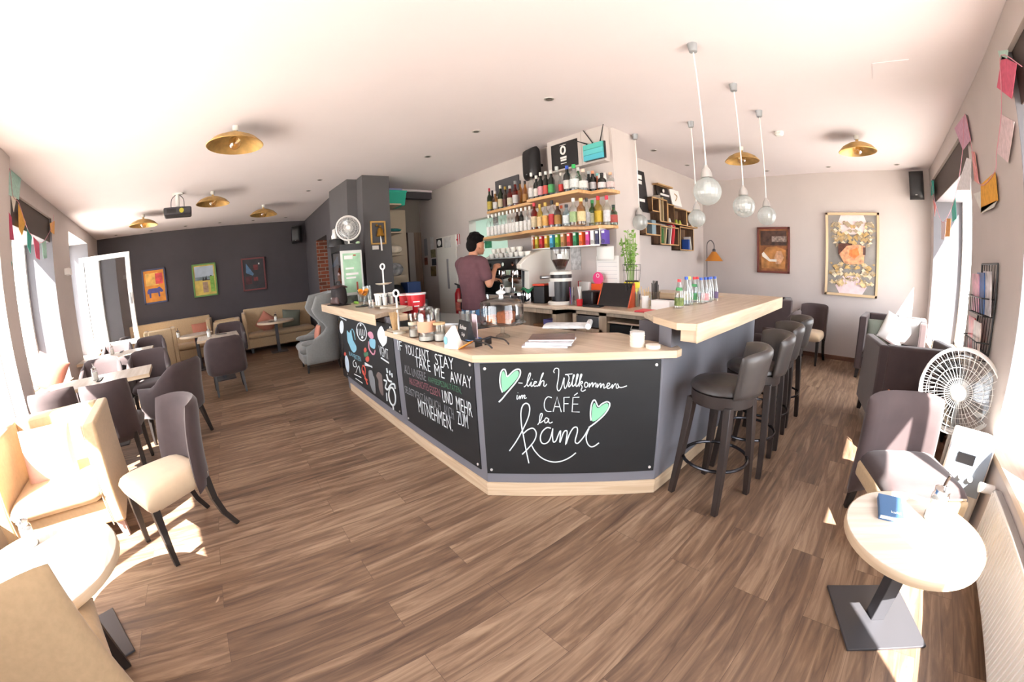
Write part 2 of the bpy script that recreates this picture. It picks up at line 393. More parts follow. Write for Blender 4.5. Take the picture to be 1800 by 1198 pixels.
# windows: frame at the outer edge of a deep reveal, roller-shutter box with brown front, wooden sill
def window(n, a, c, s, h, place, left, mull, box=True, sill=True, open_sash=False):
    o0, o1 = (-.47, -.40) if left else (1.40, 1.47)
    P = (lambda p, q, z0, z1, d0, d1: plL(p, q, z0, z1, d0, d1)) if left else (lambda p, q, z0, z1, d0, d1: plR(p, q, z0, z1, d0, d1))
    b = MB(); w = .07
    b.add(*P(a, a + w, s, h, o0, o1)); b.add(*P(c - w, c, s, h, o0, o1)); b.add(*P(a, c, s, s + w, o0, o1)); b.add(*P(a, c, h - w, h, o0, o1))
    for m_ in mull: b.add(*P(m_ - w / 2, m_ + w / 2, s, h, o0, o1))
    f = struct('window_%d' % n, b, M_white)
    if not open_sash:
        b = MB(); g = (o0 + o1) / 2; b.add(*P(a + w, c - w, s + w, h - w, g - .004, g + .004)); obj('glass_pane', b, M_glass, f)
    r0, r1 = (-.40, -.001) if left else (.976, 1.40)
    b = MB(); e = .004
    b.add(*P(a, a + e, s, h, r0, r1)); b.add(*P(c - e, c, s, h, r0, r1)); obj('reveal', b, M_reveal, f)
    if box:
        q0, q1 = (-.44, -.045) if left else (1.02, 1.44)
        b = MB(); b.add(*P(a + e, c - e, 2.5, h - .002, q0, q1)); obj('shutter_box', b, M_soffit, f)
        q0, q1 = (-.045, -.035) if left else (1.01, 1.02)
        b = MB(); b.add(*P(a + e, c - e, 2.5, h - .002, q0, q1)); obj('shutter_box_front', b, M_dkbrown, f)
    if sill:
        q0, q1 = (-.40, .03) if left else (.955, 1.40)
        b = MB(); b.add(*P(a + e, c - e, s, s + .035, q0, q1)); obj('sill', b, M_oakY if not left else M_oakX, f)
    return f
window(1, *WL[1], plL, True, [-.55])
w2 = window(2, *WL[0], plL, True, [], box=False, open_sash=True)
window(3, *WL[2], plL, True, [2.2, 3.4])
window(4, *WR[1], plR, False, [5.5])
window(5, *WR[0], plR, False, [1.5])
# the open casement of window 2 stands into the room
b = MB(); z0, z1 = .74, 2.5
ya, yb, xs = -3.25, -2.2, -8.72
for y0, y1, q0, q1 in ((ya, ya + .09, z0, z1), (yb - .09, yb, z0, z1), (ya + .09, yb - .09, z0, z0 + .09), (ya + .09, yb - .09, z1 - .09, z1)): b.box((xs - .03, y0, q0), (xs + .03, y1, q1))
sash = obj('sash', b, M_white, w2)
b = MB(); b.box((xs - .004, ya + .09, z0 + .09), (xs + .004, yb - .09, z1 - .09)); obj('glass_pane', b, M_sash, sash)
b = MB(); b.box((xs + .03, yb - .06, 1.5), (xs + .045, yb - .03, 1.62)); b.box((xs + .045, yb - .055, 1.58), (xs + .065, yb - .035, 1.72)); obj('handle', b, M_metal, sash)
# neighbour across the street, seen through the open casement
M_fac = mat('pale_stucco', '#d8d4cc', rough=.9, var=.04, scale=1)
bl = thing('apartment_house', 'pale house across the street seen through the open casement', 'building', (-26, -9, -.3))
b = MB(); b.box((-5, -6, 0), (0, 6, 11)); obj('wall', b, M_fac, bl)
for i in range(3):
    for k in range(3):
        b = MB(); b.box((.0, -4.4 + i * 3.2, 1.2 + k * 3.2), (.05, -3.1 + i * 3.2, 3.1 + k * 3.2)); wf = obj('window_frame', b, M_white, bl)
        b = MB(); b.box((.05, -4.3 + i * 3.2, 1.3 + k * 3.2), (.06, -3.2 + i * 3.2, 3.0 + k * 3.2)); obj('pane', b, mat('dull_blue_pane', '#7f95a8', rough=.15), wf)
b = MB(); b.box((-5.3, -6.3, 11), (.3, 6.3, 11.3)); obj('roof', b, mat('roof_tile', '#8a5a48', rough=.9), bl)

# passage: door, shelf board with things, fridge door with notes
d = MB(); d.box((-7.12, 3.2, .0), (-7.06, 3.5, 2.27)); dr = struct('door_1', d, grain('passage_door_wood', '#6e5a4c', '#85705f', (8, 8, .6)))
b = MB(); b.box((-7.06, 3.2, 0), (-7.045, 3.33, 2.27)); obj('door_edge', b, mat('door_edge_grey', '#99928c', rough=.7), dr)
# ---------------------------------------------------------------- upholstery
M_brown = mat('taupe_brown_velour', '#433535', rough=0.85, var=0.10, scale=9, bump=0.05, sheen=0.25)
M_cream = mat('cream_velour', '#d8c0a0', rough=0.85, var=0.05, scale=9, bump=0.04, sheen=0.2)
M_beige = mat('beige_upholstery', '#c4aa86', rough=0.85, var=0.06, scale=40, bump=0.06, sheen=0.2)
M_greyfab = mat('light_grey_felt', '#8d8e8c', rough=0.9, var=0.05, scale=30, bump=0.04, sheen=0.2)
M_leather = mat('dark_brown_leather', '#2f2a28', rough=0.42, var=0.08, scale=25, bump=0.05)
M_leather2 = mat('grey_brown_leather', '#3f3a38', rough=0.4, var=0.06, scale=25, bump=0.04)
M_darkleg = mat('black_stained_wood', '#2a2523', rough=0.45, var=0.1, scale=8)
M_stoolwood = mat('wenge_wood', '#2d2421', rough=0.5, var=0.1, scale=8)
M_pipe = mat('pale_piping', '#cbb79a', rough=0.7)

def curved_back(mb, w, z0, z1, y, bow, lean, th, wrap=0.0, rnd=.05, nu=12, nv=8):
    def f(u, v):
        s = 2 * u - 1; z = z0 + (z1 - z0) * v
        z -= rnd * (abs(s) ** 5) * (v > .5) * (2 * v - 1)
        return Vector((s * w / 2 * (1 - .04 * v), y - bow * s * s - wrap * abs(s) ** 4 + lean * v * v, z))
    return mb.pad(f, th, nu, nv, p=8)

# dining chair: cream seat, brown curved back, black tapered legs
def dining_chair(label, loc, rz, group, seat=None, back=None):
    t = thing('dining_chair', label, 'chair', loc, rz, group)
    b = MB(); f = lambda u, v: Vector(((u - .5) * (.50 - .12 * v * v), -.25 + .47 * v, .425 + .012 * sin(pi * u) * sin(pi * v)))
    b.pad(f, .15, 14, 14, p=10); obj('seat', b, seat or M_cream, t, sharp=60)
    b = MB(); curved_back(b, .48, .34, .90, .245, .09, .075, .075, .06, .02); obj('backrest', b, back or M_brown, t, sharp=60)
    for sx in (-1, 1):
        b = MB(); b.bar((sx * .205, -.20, .40), (sx * .215, -.215, 0), .05, .03); obj('leg', b, M_darkleg, t, bevel=.003)
    for sx in (-1, 1):
        b = MB(); p = [(sx * .185, .19, .40), (sx * .187, .20, .25), (sx * .19, .235, .12), (sx * .195, .30, 0)]
        for i in range(3): b.bar(p[i], p[i + 1], .046 - .005 * i, .041 - .005 * i)
        obj('leg', b, M_darkleg, t)
    return t
# tub armchair: brown back that runs round into two arms
def tub_chair(label, loc, rz, group, zt=.86, za=.66):
    t = thing('tub_armchair', label, 'armchair', loc, rz, group)
    b = MB()
    def f(u, v):
        s = 2 * u - 1; a = abs(s); k = max(0, (a - .42) / .58)
        if a < .42: x = s / .42 * .25; y = .25 - .05 * (a / .42) ** 2
        else: x = math.copysign(.25 + .035 * sin(min(1, k * 2) * pi / 2), s); y = .20 - .43 * k
        top = zt - (zt - za) * (min(1, max(0, (a - .36) / .35)) ** 1.2) - .02 * k
        z0 = .30 + .02 * k
        return Vector((x, y + .07 * v * v * (1 - k), z0 + (top - z0) * v))
    b.pad(f, .075, 30, 8, p=10); obj('backrest', b, M_brown, t, sharp=60)
    b = MB(); b.pad(lambda u, v: Vector(((u - .5) * .48, -.27 + .47 * v, .42 + .015 * sin(pi * u) * sin(pi * v))), .13, 10, 10, p=8); obj('seat', b, M_brown, t, sharp=60)
    for sx in (-1, 1):
        b = MB(); b.bar((sx * .21, -.21, .36), (sx * .225, -.225, 0), .05, .03); obj('leg', b, M_darkleg, t, bevel=.003)
        b = MB(); b.bar((sx * .20, .18, .36), (sx * .215, .27, 0), .05, .03); obj('leg', b, M_darkleg, t, bevel=.003)
    return t
# cube lounge armchair, arms level with the back
def lounge_chair(label, loc, rz, group, m, w=.80, d=.74, h=.82, leg=M_darkleg, name='lounge_armchair'):
    t = thing(name, label, 'armchair', loc, rz, group); a = .095
    for sx in (-1, 1):
        x0, x1 = sx * w / 2, sx * (w / 2 - a)
        b = MB(); vs = []
        prof = [(-d / 2 - .03, .13), (-d / 2 - .03, .40), (-d / 2 + .04, h - .01), (d / 2, h), (d / 2, .13)]
        for x in (x0, x1): vs += [(x, y, z) for y, z in prof]
        b.add(vs, [(0, 1, 2, 3, 4), (9, 8, 7, 6, 5)] + [(i, (i + 1) % 5, 5 + (i + 1) % 5, 5 + i) for i in range(5)])
        ar = obj('arm', b, m, t, bevel=.022, seg=3, sharp=50)
        b = MB(); b.tube([(x1, y, z) for y, z in prof[:3]], .005, 6); obj('piping', b, M_pipe if m == M_beige else m, ar)
    b = MB(); b.cbox((0, d / 2 - .055, .13 + (h - .13) / 2), (w - 2 * a + .02, .13, h - .13)); obj('backrest', b, m, t, bevel=.025, seg=3, sharp=50)
    b = MB(); b.cbox((0, -.05, .215), (w - 2 * a, d - .12, .17)); obj('base', b, m, t, bevel=.012)
    b = MB(); b.pad(lambda u, v: Vector(((u - .5) * (w - 2 * a), -d / 2 - .045 + (d - .06) * v, .365 + .012 * sin(pi * u) * sin(pi * v))), .15, 10, 10, p=10); obj('seat_cushion', b, m, t, sharp=60)
    for sx in (-1, 1):
        for y in (-d / 2 + .03, d / 2 - .05):
            b = MB(); b.bar((sx * (w / 2 - .055), y, .135), (sx * (w / 2 - .045), y - .01 if y < 0 else y + .015, 0), .06, .04); obj('leg', b, leg, t, bevel=.003)
    return t
def bar_stool(label, loc, rz, group):
    t = thing('bar_stool', label, 'bar stool', loc, rz, group)
    b = MB(); b.lathe([(.0, .80), (.12, .803), (.185, .797), (.205, .78), (.207, .76), (.19, .748), (0, .748)], 28, False); obj('seat', b, M_leather, t, sharp=50)
    b = MB(); b.lathe([(.15, .672), (.198, .672), (.201, .748), (.15, .748)], 28, False); obj('seat_ring', b, M_stoolwood, t, bevel=.004)
    b = MB()
    def f(u, v):
        a = (u - .5) * radians(138); r = .215 + .03 * v * v
        return Vector((r * sin(a), r * cos(a) * (1.0) + .02 * v, .742 + .285 * v - .03 * v * (abs(2 * u - 1) ** 4)))
    b.pad(f, .06, 20, 8, p=8); obj('backrest', b, M_leather2, t, sharp=60)
    for sx, sy in ((-1, -1), (1, -1), (1, 1), (-1, 1)):
        b = MB().at(rz=radians(-27)); b.bar((sx * .135, sy * .135, .69), (sx * .185, sy * .185, 0), .05, .038); obj('leg', b, M_stoolwood, t, bevel=.004)
    b = MB(); b.tube([(.215 * cos(2 * pi * i / 32), .215 * sin(2 * pi * i / 32), .285) for i in range(32)], .011, 8, closed=True); obj('foot_ring', b, mat('black_steel_tube', '#3b3a3e', rough=.25, metal=.8), t)
    return t
def pedestal_table(label, loc, rz, group, w, d=None, h=.75, rnd=False, thick=.04, base=.40, col=.07):
    t = thing('round_table' if rnd else 'dining_table', label, 'table', loc, rz, group)
    b = MB()
    if rnd: b.prism([(w * cos(2 * pi * i / 48), w * sin(2 * pi * i / 48)) for i in range(48)], h - thick, h)
    else: b.box((-w / 2, -d / 2, h - thick), (w / 2, d / 2, h))
    tp = obj('table_top', b, M_tab, t, bevel=.003)
    b = MB()
    if rnd: b.lathe([(w + .0015, h - thick), (w + .0025, h - thick + .002), (w + .0025, h - .002), (w + .0015, h)], 48, False)
    else:
        e = .0015
        for q in (((-w / 2 - e, -d / 2 - e, h - thick), (w / 2 + e, -d / 2, h - .001)), ((-w / 2 - e, d / 2, h - thick), (w / 2 + e, d / 2 + e, h - .001)), ((-w / 2 - e, -d / 2, h - thick), (-w / 2, d / 2, h - .001)), ((w / 2, -d / 2, h - thick), (w / 2 + e, d / 2, h - .001))): b.box(*q)
    obj('edge_band', b, M_oakD, tp)
    b = MB(); b.box((-col / 2, -col / 2, .012), (col / 2, col / 2, h - thick)); obj('column', b, M_dkmetal, t, bevel=.004)
    b = MB(); b.box((-base / 2, -base / 2, 0), (base / 2, base / 2, .014)); obj('base_plate', b, M_dkmetal, t, bevel=.003)
    return t
def slipper_chair(label, loc, rz, m=None, ms=None, h=.87, edge=None, w=.64):
    m = m or M_beige
    t = thing('upholstered_chair', label, 'chair', loc, rz)
    b = MB(); curved_back(b, w, .14, h, .24, .05, .03, .11, .02, .03); obj('backrest', b, m, t, sharp=60)
    b = MB(); b.pad(lambda u, v: Vector(((u - .5) * (w - .04), -.30 + .52 * v, .37)), .17, 12, 12, p=10); st = obj('seat', b, ms or m, t, sharp=60)
    if edge:
        b = MB(); b.cbox((0, -.04, .33), (w - .025, .545, .12)); obj('seat_border', b, edge, st, bevel=.03, seg=3)
    b = MB(); b.tube([(-w / 2 + .05, -.305, .40), (w / 2 - .05, -.305, .40)], .006, 6); obj('piping', b, M_pipe, st)
    for sx in (-1, 1):
        for y in (-.24, .22):
            b = MB(); b.bar((sx * (w / 2 - .07), y, .30), (sx * (w / 2 - .06), y * 1.08, 0), .055, .04); obj('leg', b, M_darkleg, t, bevel=.003)
    return t
def cushion(name, label, loc, size, m, rot=(0, 0, 0), group=None, th=.16):
    b = MB(); b.pad(lambda u, v: Vector(((u - .5) * size, 0, (v - .5) * size)) * (1 - .06 * (sin(pi * u) + sin(pi * v)) / 2 + .0), lambda u, v: th * (sin(pi * u) * sin(pi * v)) ** .35, 12, 12, p=14)
    o = obj(name, b, m, sharp=70); o.location = loc; o.rotation_euler = rot
    return tag(o, label, 'cushion', group)
def menu_card(label, loc, rz, m, w=.2, d=.1, h=.008, group=None):
    b = MB(); b.box((-w / 2, -d / 2, 0), (w / 2, d / 2, h)); o = obj('menu_card', b, m, bevel=.002); o.location = loc; o.rotation_euler.z = rz
    return tag(o, label, 'menu', group)
M_sugar = mat('white_sugar', '#f4f1ea', rough=.9)
def sugar_jar(label, loc, group='sugar dispensers', s=1.0):
    t = thing('sugar_dispenser', label, 'sugar dispenser', loc, 0, group)
    b = MB(); b.lathe([(0, 0), (.036 * s, 0), (.038 * s, .01 * s), (.036 * s, .10 * s), (.03 * s, .115 * s)], 16); obj('jar', b, M_clear, t)
    b = MB(); b.lathe([(0, .004), (.033 * s, .004), (.033 * s, .085 * s), (0, .088 * s)], 14, False); obj('sugar', b, M_sugar, t)
    b = MB(); b.lathe([(.031 * s, .112 * s), (.033 * s, .13 * s), (.012 * s, .142 * s), (.006 * s, .142 * s)], 14); b.tube([(0, 0, .14 * s), (.004, 0, .165 * s), (.012, 0, .185 * s)], .006 * s, 8); obj('spout_lid', b, M_chrome, t)
    return t

# ---- left wing, foreground to background
G_dc = 'brown and cream dining chairs'
c1 = dining_chair('brown dining chair with cream seat, alone on open floor beside the sunlit beige armchair', (-2.56, -.71, 0), face(.56, -.83), G_dc)
slipper_chair('beige upholstered chair seen from behind in the bottom left corner', (-1.22, -1.15, 0), face(-.92, -.39))
lounge_chair('sunlit beige cube armchair with a pink cushion, behind low round table', (-3.07, -1.63, 0), face(.985, .17), 'beige cube armchairs', M_beige, w=.86, d=.78, h=.82, leg=mat('pale_beech_leg', '#a98c86', rough=.5))
M_pink = mat('dusty_pink_cushion', '#c98672', rough=.9, var=.05, scale=60, bump=.05)
M_rose = mat('pale_rose_cushion', '#d9b2a6', rough=.9, var=.04, scale=60, bump=.05)
M_sage = mat('grey_green_cushion', '#6f7468', rough=.9, var=.06, scale=60, bump=.05)
cushion('cushion', 'pale rose cushion standing in the sunlit beige armchair', (-3.02, -1.66, .60), .40, M_rose, (radians(-16), 0, face(.985, .17)))
G_rt = 'low round pedestal tables'
pedestal_table('low round oak table between the two beige cube armchairs', (-1.73, -1.24, 0), .46, G_rt, .40, h=.50, rnd=True)
sugar_jar('sugar dispenser on the low round table between beige armchairs', (-1.95, -1.36, .5))
G_dt = 'oak dining tables'
ta = radians(9)
t1 = pedestal_table('oak dining table nearest the window, beside brown chair and beige armchair', (-4.93, -1.84, 0), ta, G_dt, .66, 1.28)
sugar_jar('sugar dispenser on nearest dining table', (-4.93, -1.86, .75))
menu_card('black menu folder on the nearest dining table', tuple(pz(176, 667, .752)), ta, M_black, .24, .05)
t2 = pedestal_table('oak dining table by the open casement, second from the camera', (-7.15, -2.28, 0), ta, G_dt, .70, 1.30)
sugar_jar('sugar dispenser on dining table by the open casement', (-7.25, -2.35, .75))
menu_card('dark menu lying on the table by the open casement', tuple(pz(214, 618, .752)), ta, M_black, .24, .05)
t3 = pedestal_table('square oak dining table standing free in the middle of the left wing', (-7.36, -.49, 0), radians(4), G_dt, .74, .72)
sugar_jar('sugar dispenser on the free-standing square table', tuple(pz(368, 592, .75)))
menu_card('dark menu card on the free-standing square table', tuple(pz(389, 587, .752)), radians(70), mat('blue_black_card', '#2c313c', rough=.4), .2, .08)
G_ta = 'brown tub armchairs'
def tub(label, x, y, dx, dy, **k): return tub_chair(label, (x, y, 0), face(dx, dy), G_ta, **k)
tub('brown tub armchair with its back to the camera, at the free-standing square table', -6.35, -.36, -1, -.10)
tub('brown tub armchair behind the free-standing square table', -8.35, -.30, 1, .05)
tub('brown tub armchair at the aisle end of nearest dining table', -4.62, -.93, -.55, -.83)
G_db = 'all-brown dining chairs'
dining_chair('all-brown dining chair turned away at the near side of nearest dining table', (-4.02, -1.42, 0), face(-1, -.12), G_db, M_brown)
dining_chair('all-brown dining chair in the shade between nearest table and window sill', (-4.10, -1.98, 0), face(-1, -.12), G_db, M_brown)
tub('brown tub armchair on the far side of nearest dining table, aisle end', -5.78, -1.42, 1, .1)
tub('brown tub armchair on the far side of nearest dining table, window end', -5.72, -2.10, 1, .1)
tub('brown tub armchair at the table by the open casement, aisle end', -6.45, -1.72, -1, -.1, zt=.82)
tub('brown tub armchair beyond the table by the open casement, aisle side', -7.95, -1.85, 1, .1)
tub('brown tub armchair beyond the table by the open casement, window side', -7.95, -2.50, 1, .1)
lounge_chair('beige cube armchair with its back to the camera, beside the open casement', (-8.90, -1.80, 0), face(-1, -.2), 'beige cube armchairs', M_beige, w=.66, d=.68, h=.92)
lounge_chair('beige cube armchair side-on between the two wall benches', (-9.6, -.40, 0), face(0, -1), 'beige cube armchairs', M_beige, w=.62, d=.62, h=.86)
# benches along the charcoal wall
def bench(label, x0, y0, y1, armL, armR):
    t = thing('upholstered_bench', label, 'bench', (x0, (y0 + y1) / 2, 0), 0, 'beige wall benches'); L = (y1 - y0)
    b = MB(); b.box((-.10, -L / 2, .14), (.03, L / 2, .99)); obj('backrest', b, M_beige, t, bevel=.025, seg=3)
    b = MB(); b.box((.03, -L / 2 + .01, .12), (.58, L / 2 - .01, .33)); obj('base', b, M_beige, t, bevel=.01)
    b = MB(); b.pad(lambda u, v: Vector((.03 + .58 * u, -L / 2 + .01 + (L - .02) * v, .39)), .13, 8, 14, p=12); obj('seat_cushion', b, M_beige, t, sharp=60)
    for on, y in ((armL, -L / 2), (armR, L / 2)):
        if on:
            b = MB(); b.box((.0, y - .05, .12), (.62, y + .05, .93)); obj('arm', b, M_beige, t, bevel=.025, seg=3)
    for y in (-L / 2 + .1, L / 2 - .1):
        for x in (.48, .0):
            b = MB(); b.box((x, y - .03, 0), (x + .06, y + .03, .12)); obj('leg', b, M_darkleg, t)
    return t
bench('long beige bench under the rhino picture on the charcoal wall', -10.09, -2.75, -.80, 0, 1)
bench('long beige bench under the dark red framed picture, near the wing chair', -10.09, .02, 1.68, 1, 0)
cushion('cushion', 'terracotta cushion at the end of bench under the rhino picture', (-9.86, -1.02, .64), .42, M_pink, (radians(-12), 0, radians(110)))
cushion('cushion', 'terracotta cushion on bench under the dark red picture', (-9.84, .55, .63), .42, M_pink, (radians(-14), radians(38), radians(90)))
cushion('cushion', 'grey-green cushion on bench beside terracotta cushion', (-9.84, 1.16, .64), .44, M_sage, (radians(-14), radians(8), radians(90)))
t4 = pedestal_table('small round oak table before the bench under the rhino picture', (-8.68, -1.02, 0), 0, 'round tables before the wall benches', .35, h=.72, rnd=True, base=.38)
sugar_jar('sugar dispenser on the round table before the rhino picture', tuple(pz(314, 593, .72)))
t5 = pedestal_table('oval-looking round oak table before the bench under dark red picture', (-9.22, .72, 0), 0, 'round tables before the wall benches', .42, h=.70, rnd=True, base=.38)
sugar_jar('sugar dispenser on the round table near the wing chair', tuple(pz(485, 563, .70)))
menu_card('dark card on the round table near the wing chair', tuple(pz(477, 565, .702)), .3, M_black, .16, .1)
cushion('cushion', 'salmon cushion on the sill of the near left window', tuple(lpx(88, 660, -.16) + Vector((0, 0, .03))), .44, M_pink, (radians(-10), radians(32), face(.95, .30)))
menu_card('pink striped paper on the sunlit near end of nearest dining table', tuple(pz(72, 690, .752)), .9, mat('pale_pink_paper', '#e6c7c9', rough=.7), .2, .14, .003)

# wing chair
t = thing('wing_chair', 'light grey winged armchair at the far end of the bar', 'armchair', (-6.77, 1.20, 0), face(-.02, -1))
def f(u, v):
    s = 2 * u - 1; a = abs(s); z = .15 + 1.14 * v
    D = .56 if v < .30 else (.56 - .36 * sin((v - .30) / .22 * pi / 2) if v < .52 else .20 + .24 * sin(min(1, (v - .52) / .30) * pi / 2) - .08 * max(0, (v - .82) / .18))
    k = max(0, (a - .40) / .60); yb = .30 + .07 * v
    if a < .40: return Vector((s / .40 * .31, yb - .02 * (a / .4) ** 2, z))
    return Vector((math.copysign(.31 + .065 * sin(min(1, k * 2.2) * pi / 2), s), yb - .02 - D * k ** 1.15, z - .05 * k * (v > .8)))
b = MB(); b.pad(f, .075, 34, 26, p=14); obj('shell', b, M_greyfab, t, sharp=80)
for sx in (-1, 1):
    b = MB(); b.pad(lambda u, v: Vector((sx * (.315 + .09 * v), -.33 + .52 * u, .50)), .10, 10, 8, p=4); obj('arm', b, M_greyfab, t, sharp=80)
    for y in (-.25, .27):
        b = MB(); b.bar((sx * .29, y, .16), (sx * .30, y * 1.08, 0), .045, .028); obj('leg', b, M_darkleg, t)
b = MB(); b.pad(lambda u, v: Vector(((u - .5) * .60, -.36 + .62 * v, .38)), .17, 10, 10, p=8); obj('seat', b, M_greyfab, t, sharp=70)
b = MB(); b.cbox((0, -.02, .235), (.64, .62, .16)); obj('base', b, M_greyfab, t, bevel=.03, seg=3)
cushion('cushion', 'small peach cushion in the grey wing chair', (-6.77, 1.22, .60), .28, M_pink, (radians(-14), 0, 0), None, .10)

# ---- right wing
pedestal_table('low round oak table with a blue book, in front on the right', (.405, 1.715, 0), radians(27), G_rt, .315, h=.50, rnd=True)
t = thing('book', 'blue hardback book on the low round table', 'book', tuple(pz(1564, 897, .50)), radians(5))
b = MB(); b.box((-.052, -.085, .004), (.05, .085, .022)); obj('pages', b, mat('page_block', '#ece7dc', rough=.8), t)
M_bluebook = mat('steel_blue_cloth', '#44668c', rough=.55)
b = MB(); b.box((-.056, -.09, 0), (.054, .09, .004)); b.box((-.056, -.09, .022), (.054, .09, .026)); b.box((-.058, -.09, 0), (-.053, .09, .026)); cv = obj('cover', b, M_bluebook, t, bevel=.001)
text_on('cover_lettering', 'kafel', .026, M_white, cv, (.018, -.055, .026), (1, 0, 0), (0, 0, 1))
sugar_jar('sugar dispenser on the low round table beside the blue book', tuple(pz(1638, 912, .5)), s=1.15)
G_bl = 'brown cube armchairs'
lounge_chair('large brown cube armchair with its back to the camera, beside right window', (.51, 4.50, 0), face(-.2, .98), G_bl, M_brown, w=.86, d=.76, h=.84)
lounge_chair('brown cube armchair facing the camera in the sun below big ornamental picture', (.42, 6.45, 0), face(-.1, -.99), G_bl, M_brown, w=.95, d=.72, h=.86)
cushion('cushion', 'grey-green cushion in the far brown cube armchair', (.20, 6.50, .62), .36, M_sage, (radians(-14), 0, radians(8)))
cushion('cushion', 'white pad standing in for a slanted sun patch in the far brown armchair', (.44, 6.46, .68), .40, M_white, (radians(-14), radians(24), radians(4)))  # sunlight on the chair back and cushion, put in as a white pad
cushion('cushion', 'upright white pad standing in for a sun patch at the window side of far brown armchair', (.66, 6.44, .68), .38, M_white, (radians(-10), radians(4), radians(-4)))  # second white pad added for the sun patch nearer the window
slipper_chair('brown chair with tan seat border standing behind the low round table', (.42, 2.50, 0), face(.40, -.91), M_brown, M_brown, .80, M_beige, .56)
dining_chair('brown dining chair with cream seat beside the skirting of the end wall', (-.86, 6.68, 0), face(-.18, -.98), G_dc)
lounge_chair('tall brown armchair showing beyond the end of the upper counter', (-1.42, 6.2, 0), face(-.98, -.2), 'tall brown armchairs', M_brown, w=.62, d=.62, h=1.0)
tub('brown armchair behind the bar stools near the counter end', -1.15, 5.25, -1, 0, zt=.95)
pedestal_table('oak table in the far corner beyond the counter end', (-2.05, 5.75, 0), 0, G_dt, .65, .65)
G_bs = 'leather bar stools along the counter'
s1 = bar_stool('front bar stool, nearest the camera, at the dark blue-grey counter side', (-.775, 2.27, 0), face(-.97, -.24), G_bs)
for lab, x, y, dx, dy in (('second bar stool from the front along the counter', -.74, 2.83, -.86, -.51), ('third bar stool from the front along the counter', -.755, 3.36, -.86, -.51), ('last bar stool, at the far end of the counter', -.76, 3.93, -.93, -.37)):
    dup(s1, lab, (x, y, 0), face(dx, dy))
# ---------------------------------------------------------------- the bar
def zat(px, py, x, y):
    d = ray(px, py); return HC + d.z * hypot(x, y) / hypot(d.x, d.y)
M_bar = mat('grey_bar_paint', '#76767e', rough=0.75, var=0.05, scale=3, bump=0.03)
M_board = mat('blackboard_paint', '#1b1c1e', rough=0.62, var=0.22, scale=2.2, stretch=(1, 1, 3))
bar = thing('bar_counter', 'L-shaped grey bar front with pale wooden plinth and blackboards', 'bar counter', (0, 0, 0))
b = MB(); o_ = [(-5.15, 1.262), (-1.882, 1.262), (-1.095, 2.049), (-1.095, 4.02)]; i_ = [(-1.215, 4.02), (-1.215, 2.1), (-1.93, 1.382), (-5.15, 1.382)]
for k in range(3): b.prism([o_[k], o_[k + 1], i_[2 - k], i_[3 - k]], 0, .935)
b.prism([(-5.15, 1.262), (-3.36, 1.262), (-3.36, 1.382), (-5.15, 1.382)], .935, 1.10)
b.prism([(-1.095, 2.14), (-1.095, 4.02), (-1.215, 4.02), (-1.215, 2.20)], .935, 1.11)
obj('body', b, M_bar, bar)
b = MB(); p_ = [(-5.02, 1.248), (-1.876, 1.248), (-1.083, 2.041), (-1.083, 4.02)]
for k in range(3): b.prism([p_[k], p_[k + 1], o_[k + 1], (o_[k] if k else (-5.02, 1.262))], 0, .10)
obj('plinth', b, M_oakD, bar, bevel=.002)
b = MB(); b.box((-1.40, 2.25, .98), (-1.10, 2.33, 1.11)); obj('bracket', b, M_char, bar)
b = MB(); b.prism([(-3.36, 1.225), (-1.9, 1.225), (-1.03, 2.095), (-1.03, 2.16), (-1.10, 2.24), (-1.66, 2.37), (-1.81, 2.24), (-2.3, 2.2), (-2.62, 2.19), (-2.68, 1.79), (-3.36, 1.79)], .94, .98)
lt = tag(obj('lower_worktop', b, M_oakX, bevel=.003), 'pale oak lower worktop of the bar, carrying the cake dome and magazines', 'worktop')
b = MB(); e = .0025
for a, c in (((-3.36, 1.225), (-1.9, 1.225)), ((-1.9, 1.225), (-1.03, 2.095)), ((-1.03, 2.095), (-1.03, 2.16))):
    d = (Vector(c) - Vector(a)).normalized(); n = Vector((d.y, -d.x)); b.prism([tuple(Vector(a)), tuple(Vector(c)), tuple(Vector(c) + n * e), tuple(Vector(a) + n * e)], .935, .979)
obj('edge_band', b, M_oakD, lt)
b = MB(); b.prism([(-5.77, 1.15), (-3.365, 1.15), (-3.70, 1.68), (-5.27, 1.68), (-5.27, 1.365), (-5.77, 1.365)], 1.10, 1.14)
ul = tag(obj('upper_worktop', b, M_oakX, bevel=.003), 'raised oak worktop at the left end of the bar, under the camera bag', 'worktop')
b = MB(); b.box((-5.77, 1.142, 1.037), (-3.365, 1.15, 1.139)); b.box((-3.6, 1.27, 1.04), (-3.42, 1.5, 1.10)); obj('fascia', b, M_oakD, ul, bevel=.002)
b = MB(); b.prism([(-.915, 2.11), (-1.02, 2.07), (-1.27, 2.22), (-1.44, 2.38), (-1.44, 4.06), (-2.44, 4.06), (-2.44, 4.5), (-.915, 4.5)], 1.11, 1.15)
ur = tag(obj('upper_worktop', b, M_oakY, bevel=.003), 'raised oak worktop on the right over the bar stools, holding water bottles', 'worktop')
b = MB(); b.box((-.915, 2.105, 1.035), (-.906, 4.5, 1.149)); b.box((-1.02, 2.115, 1.035), (-.915, 2.135, 1.11)); b.prism([(-.915, 2.11), (-1.02, 2.07), (-1.27, 2.22), (-1.272, 2.217), (-1.022, 2.062), (-.915, 2.103)], 1.108, 1.149); b.box((-1.44, 4.06, 1.15), (-2.44, 4.045, 1.08))
obj('fascia', b, M_oakD, ur, bevel=.002)
b = MB(); b.box((-2.42, 4.36, .0), (-1.2, 4.44, 1.11)); obj('end_panel', b, M_bar, ur)
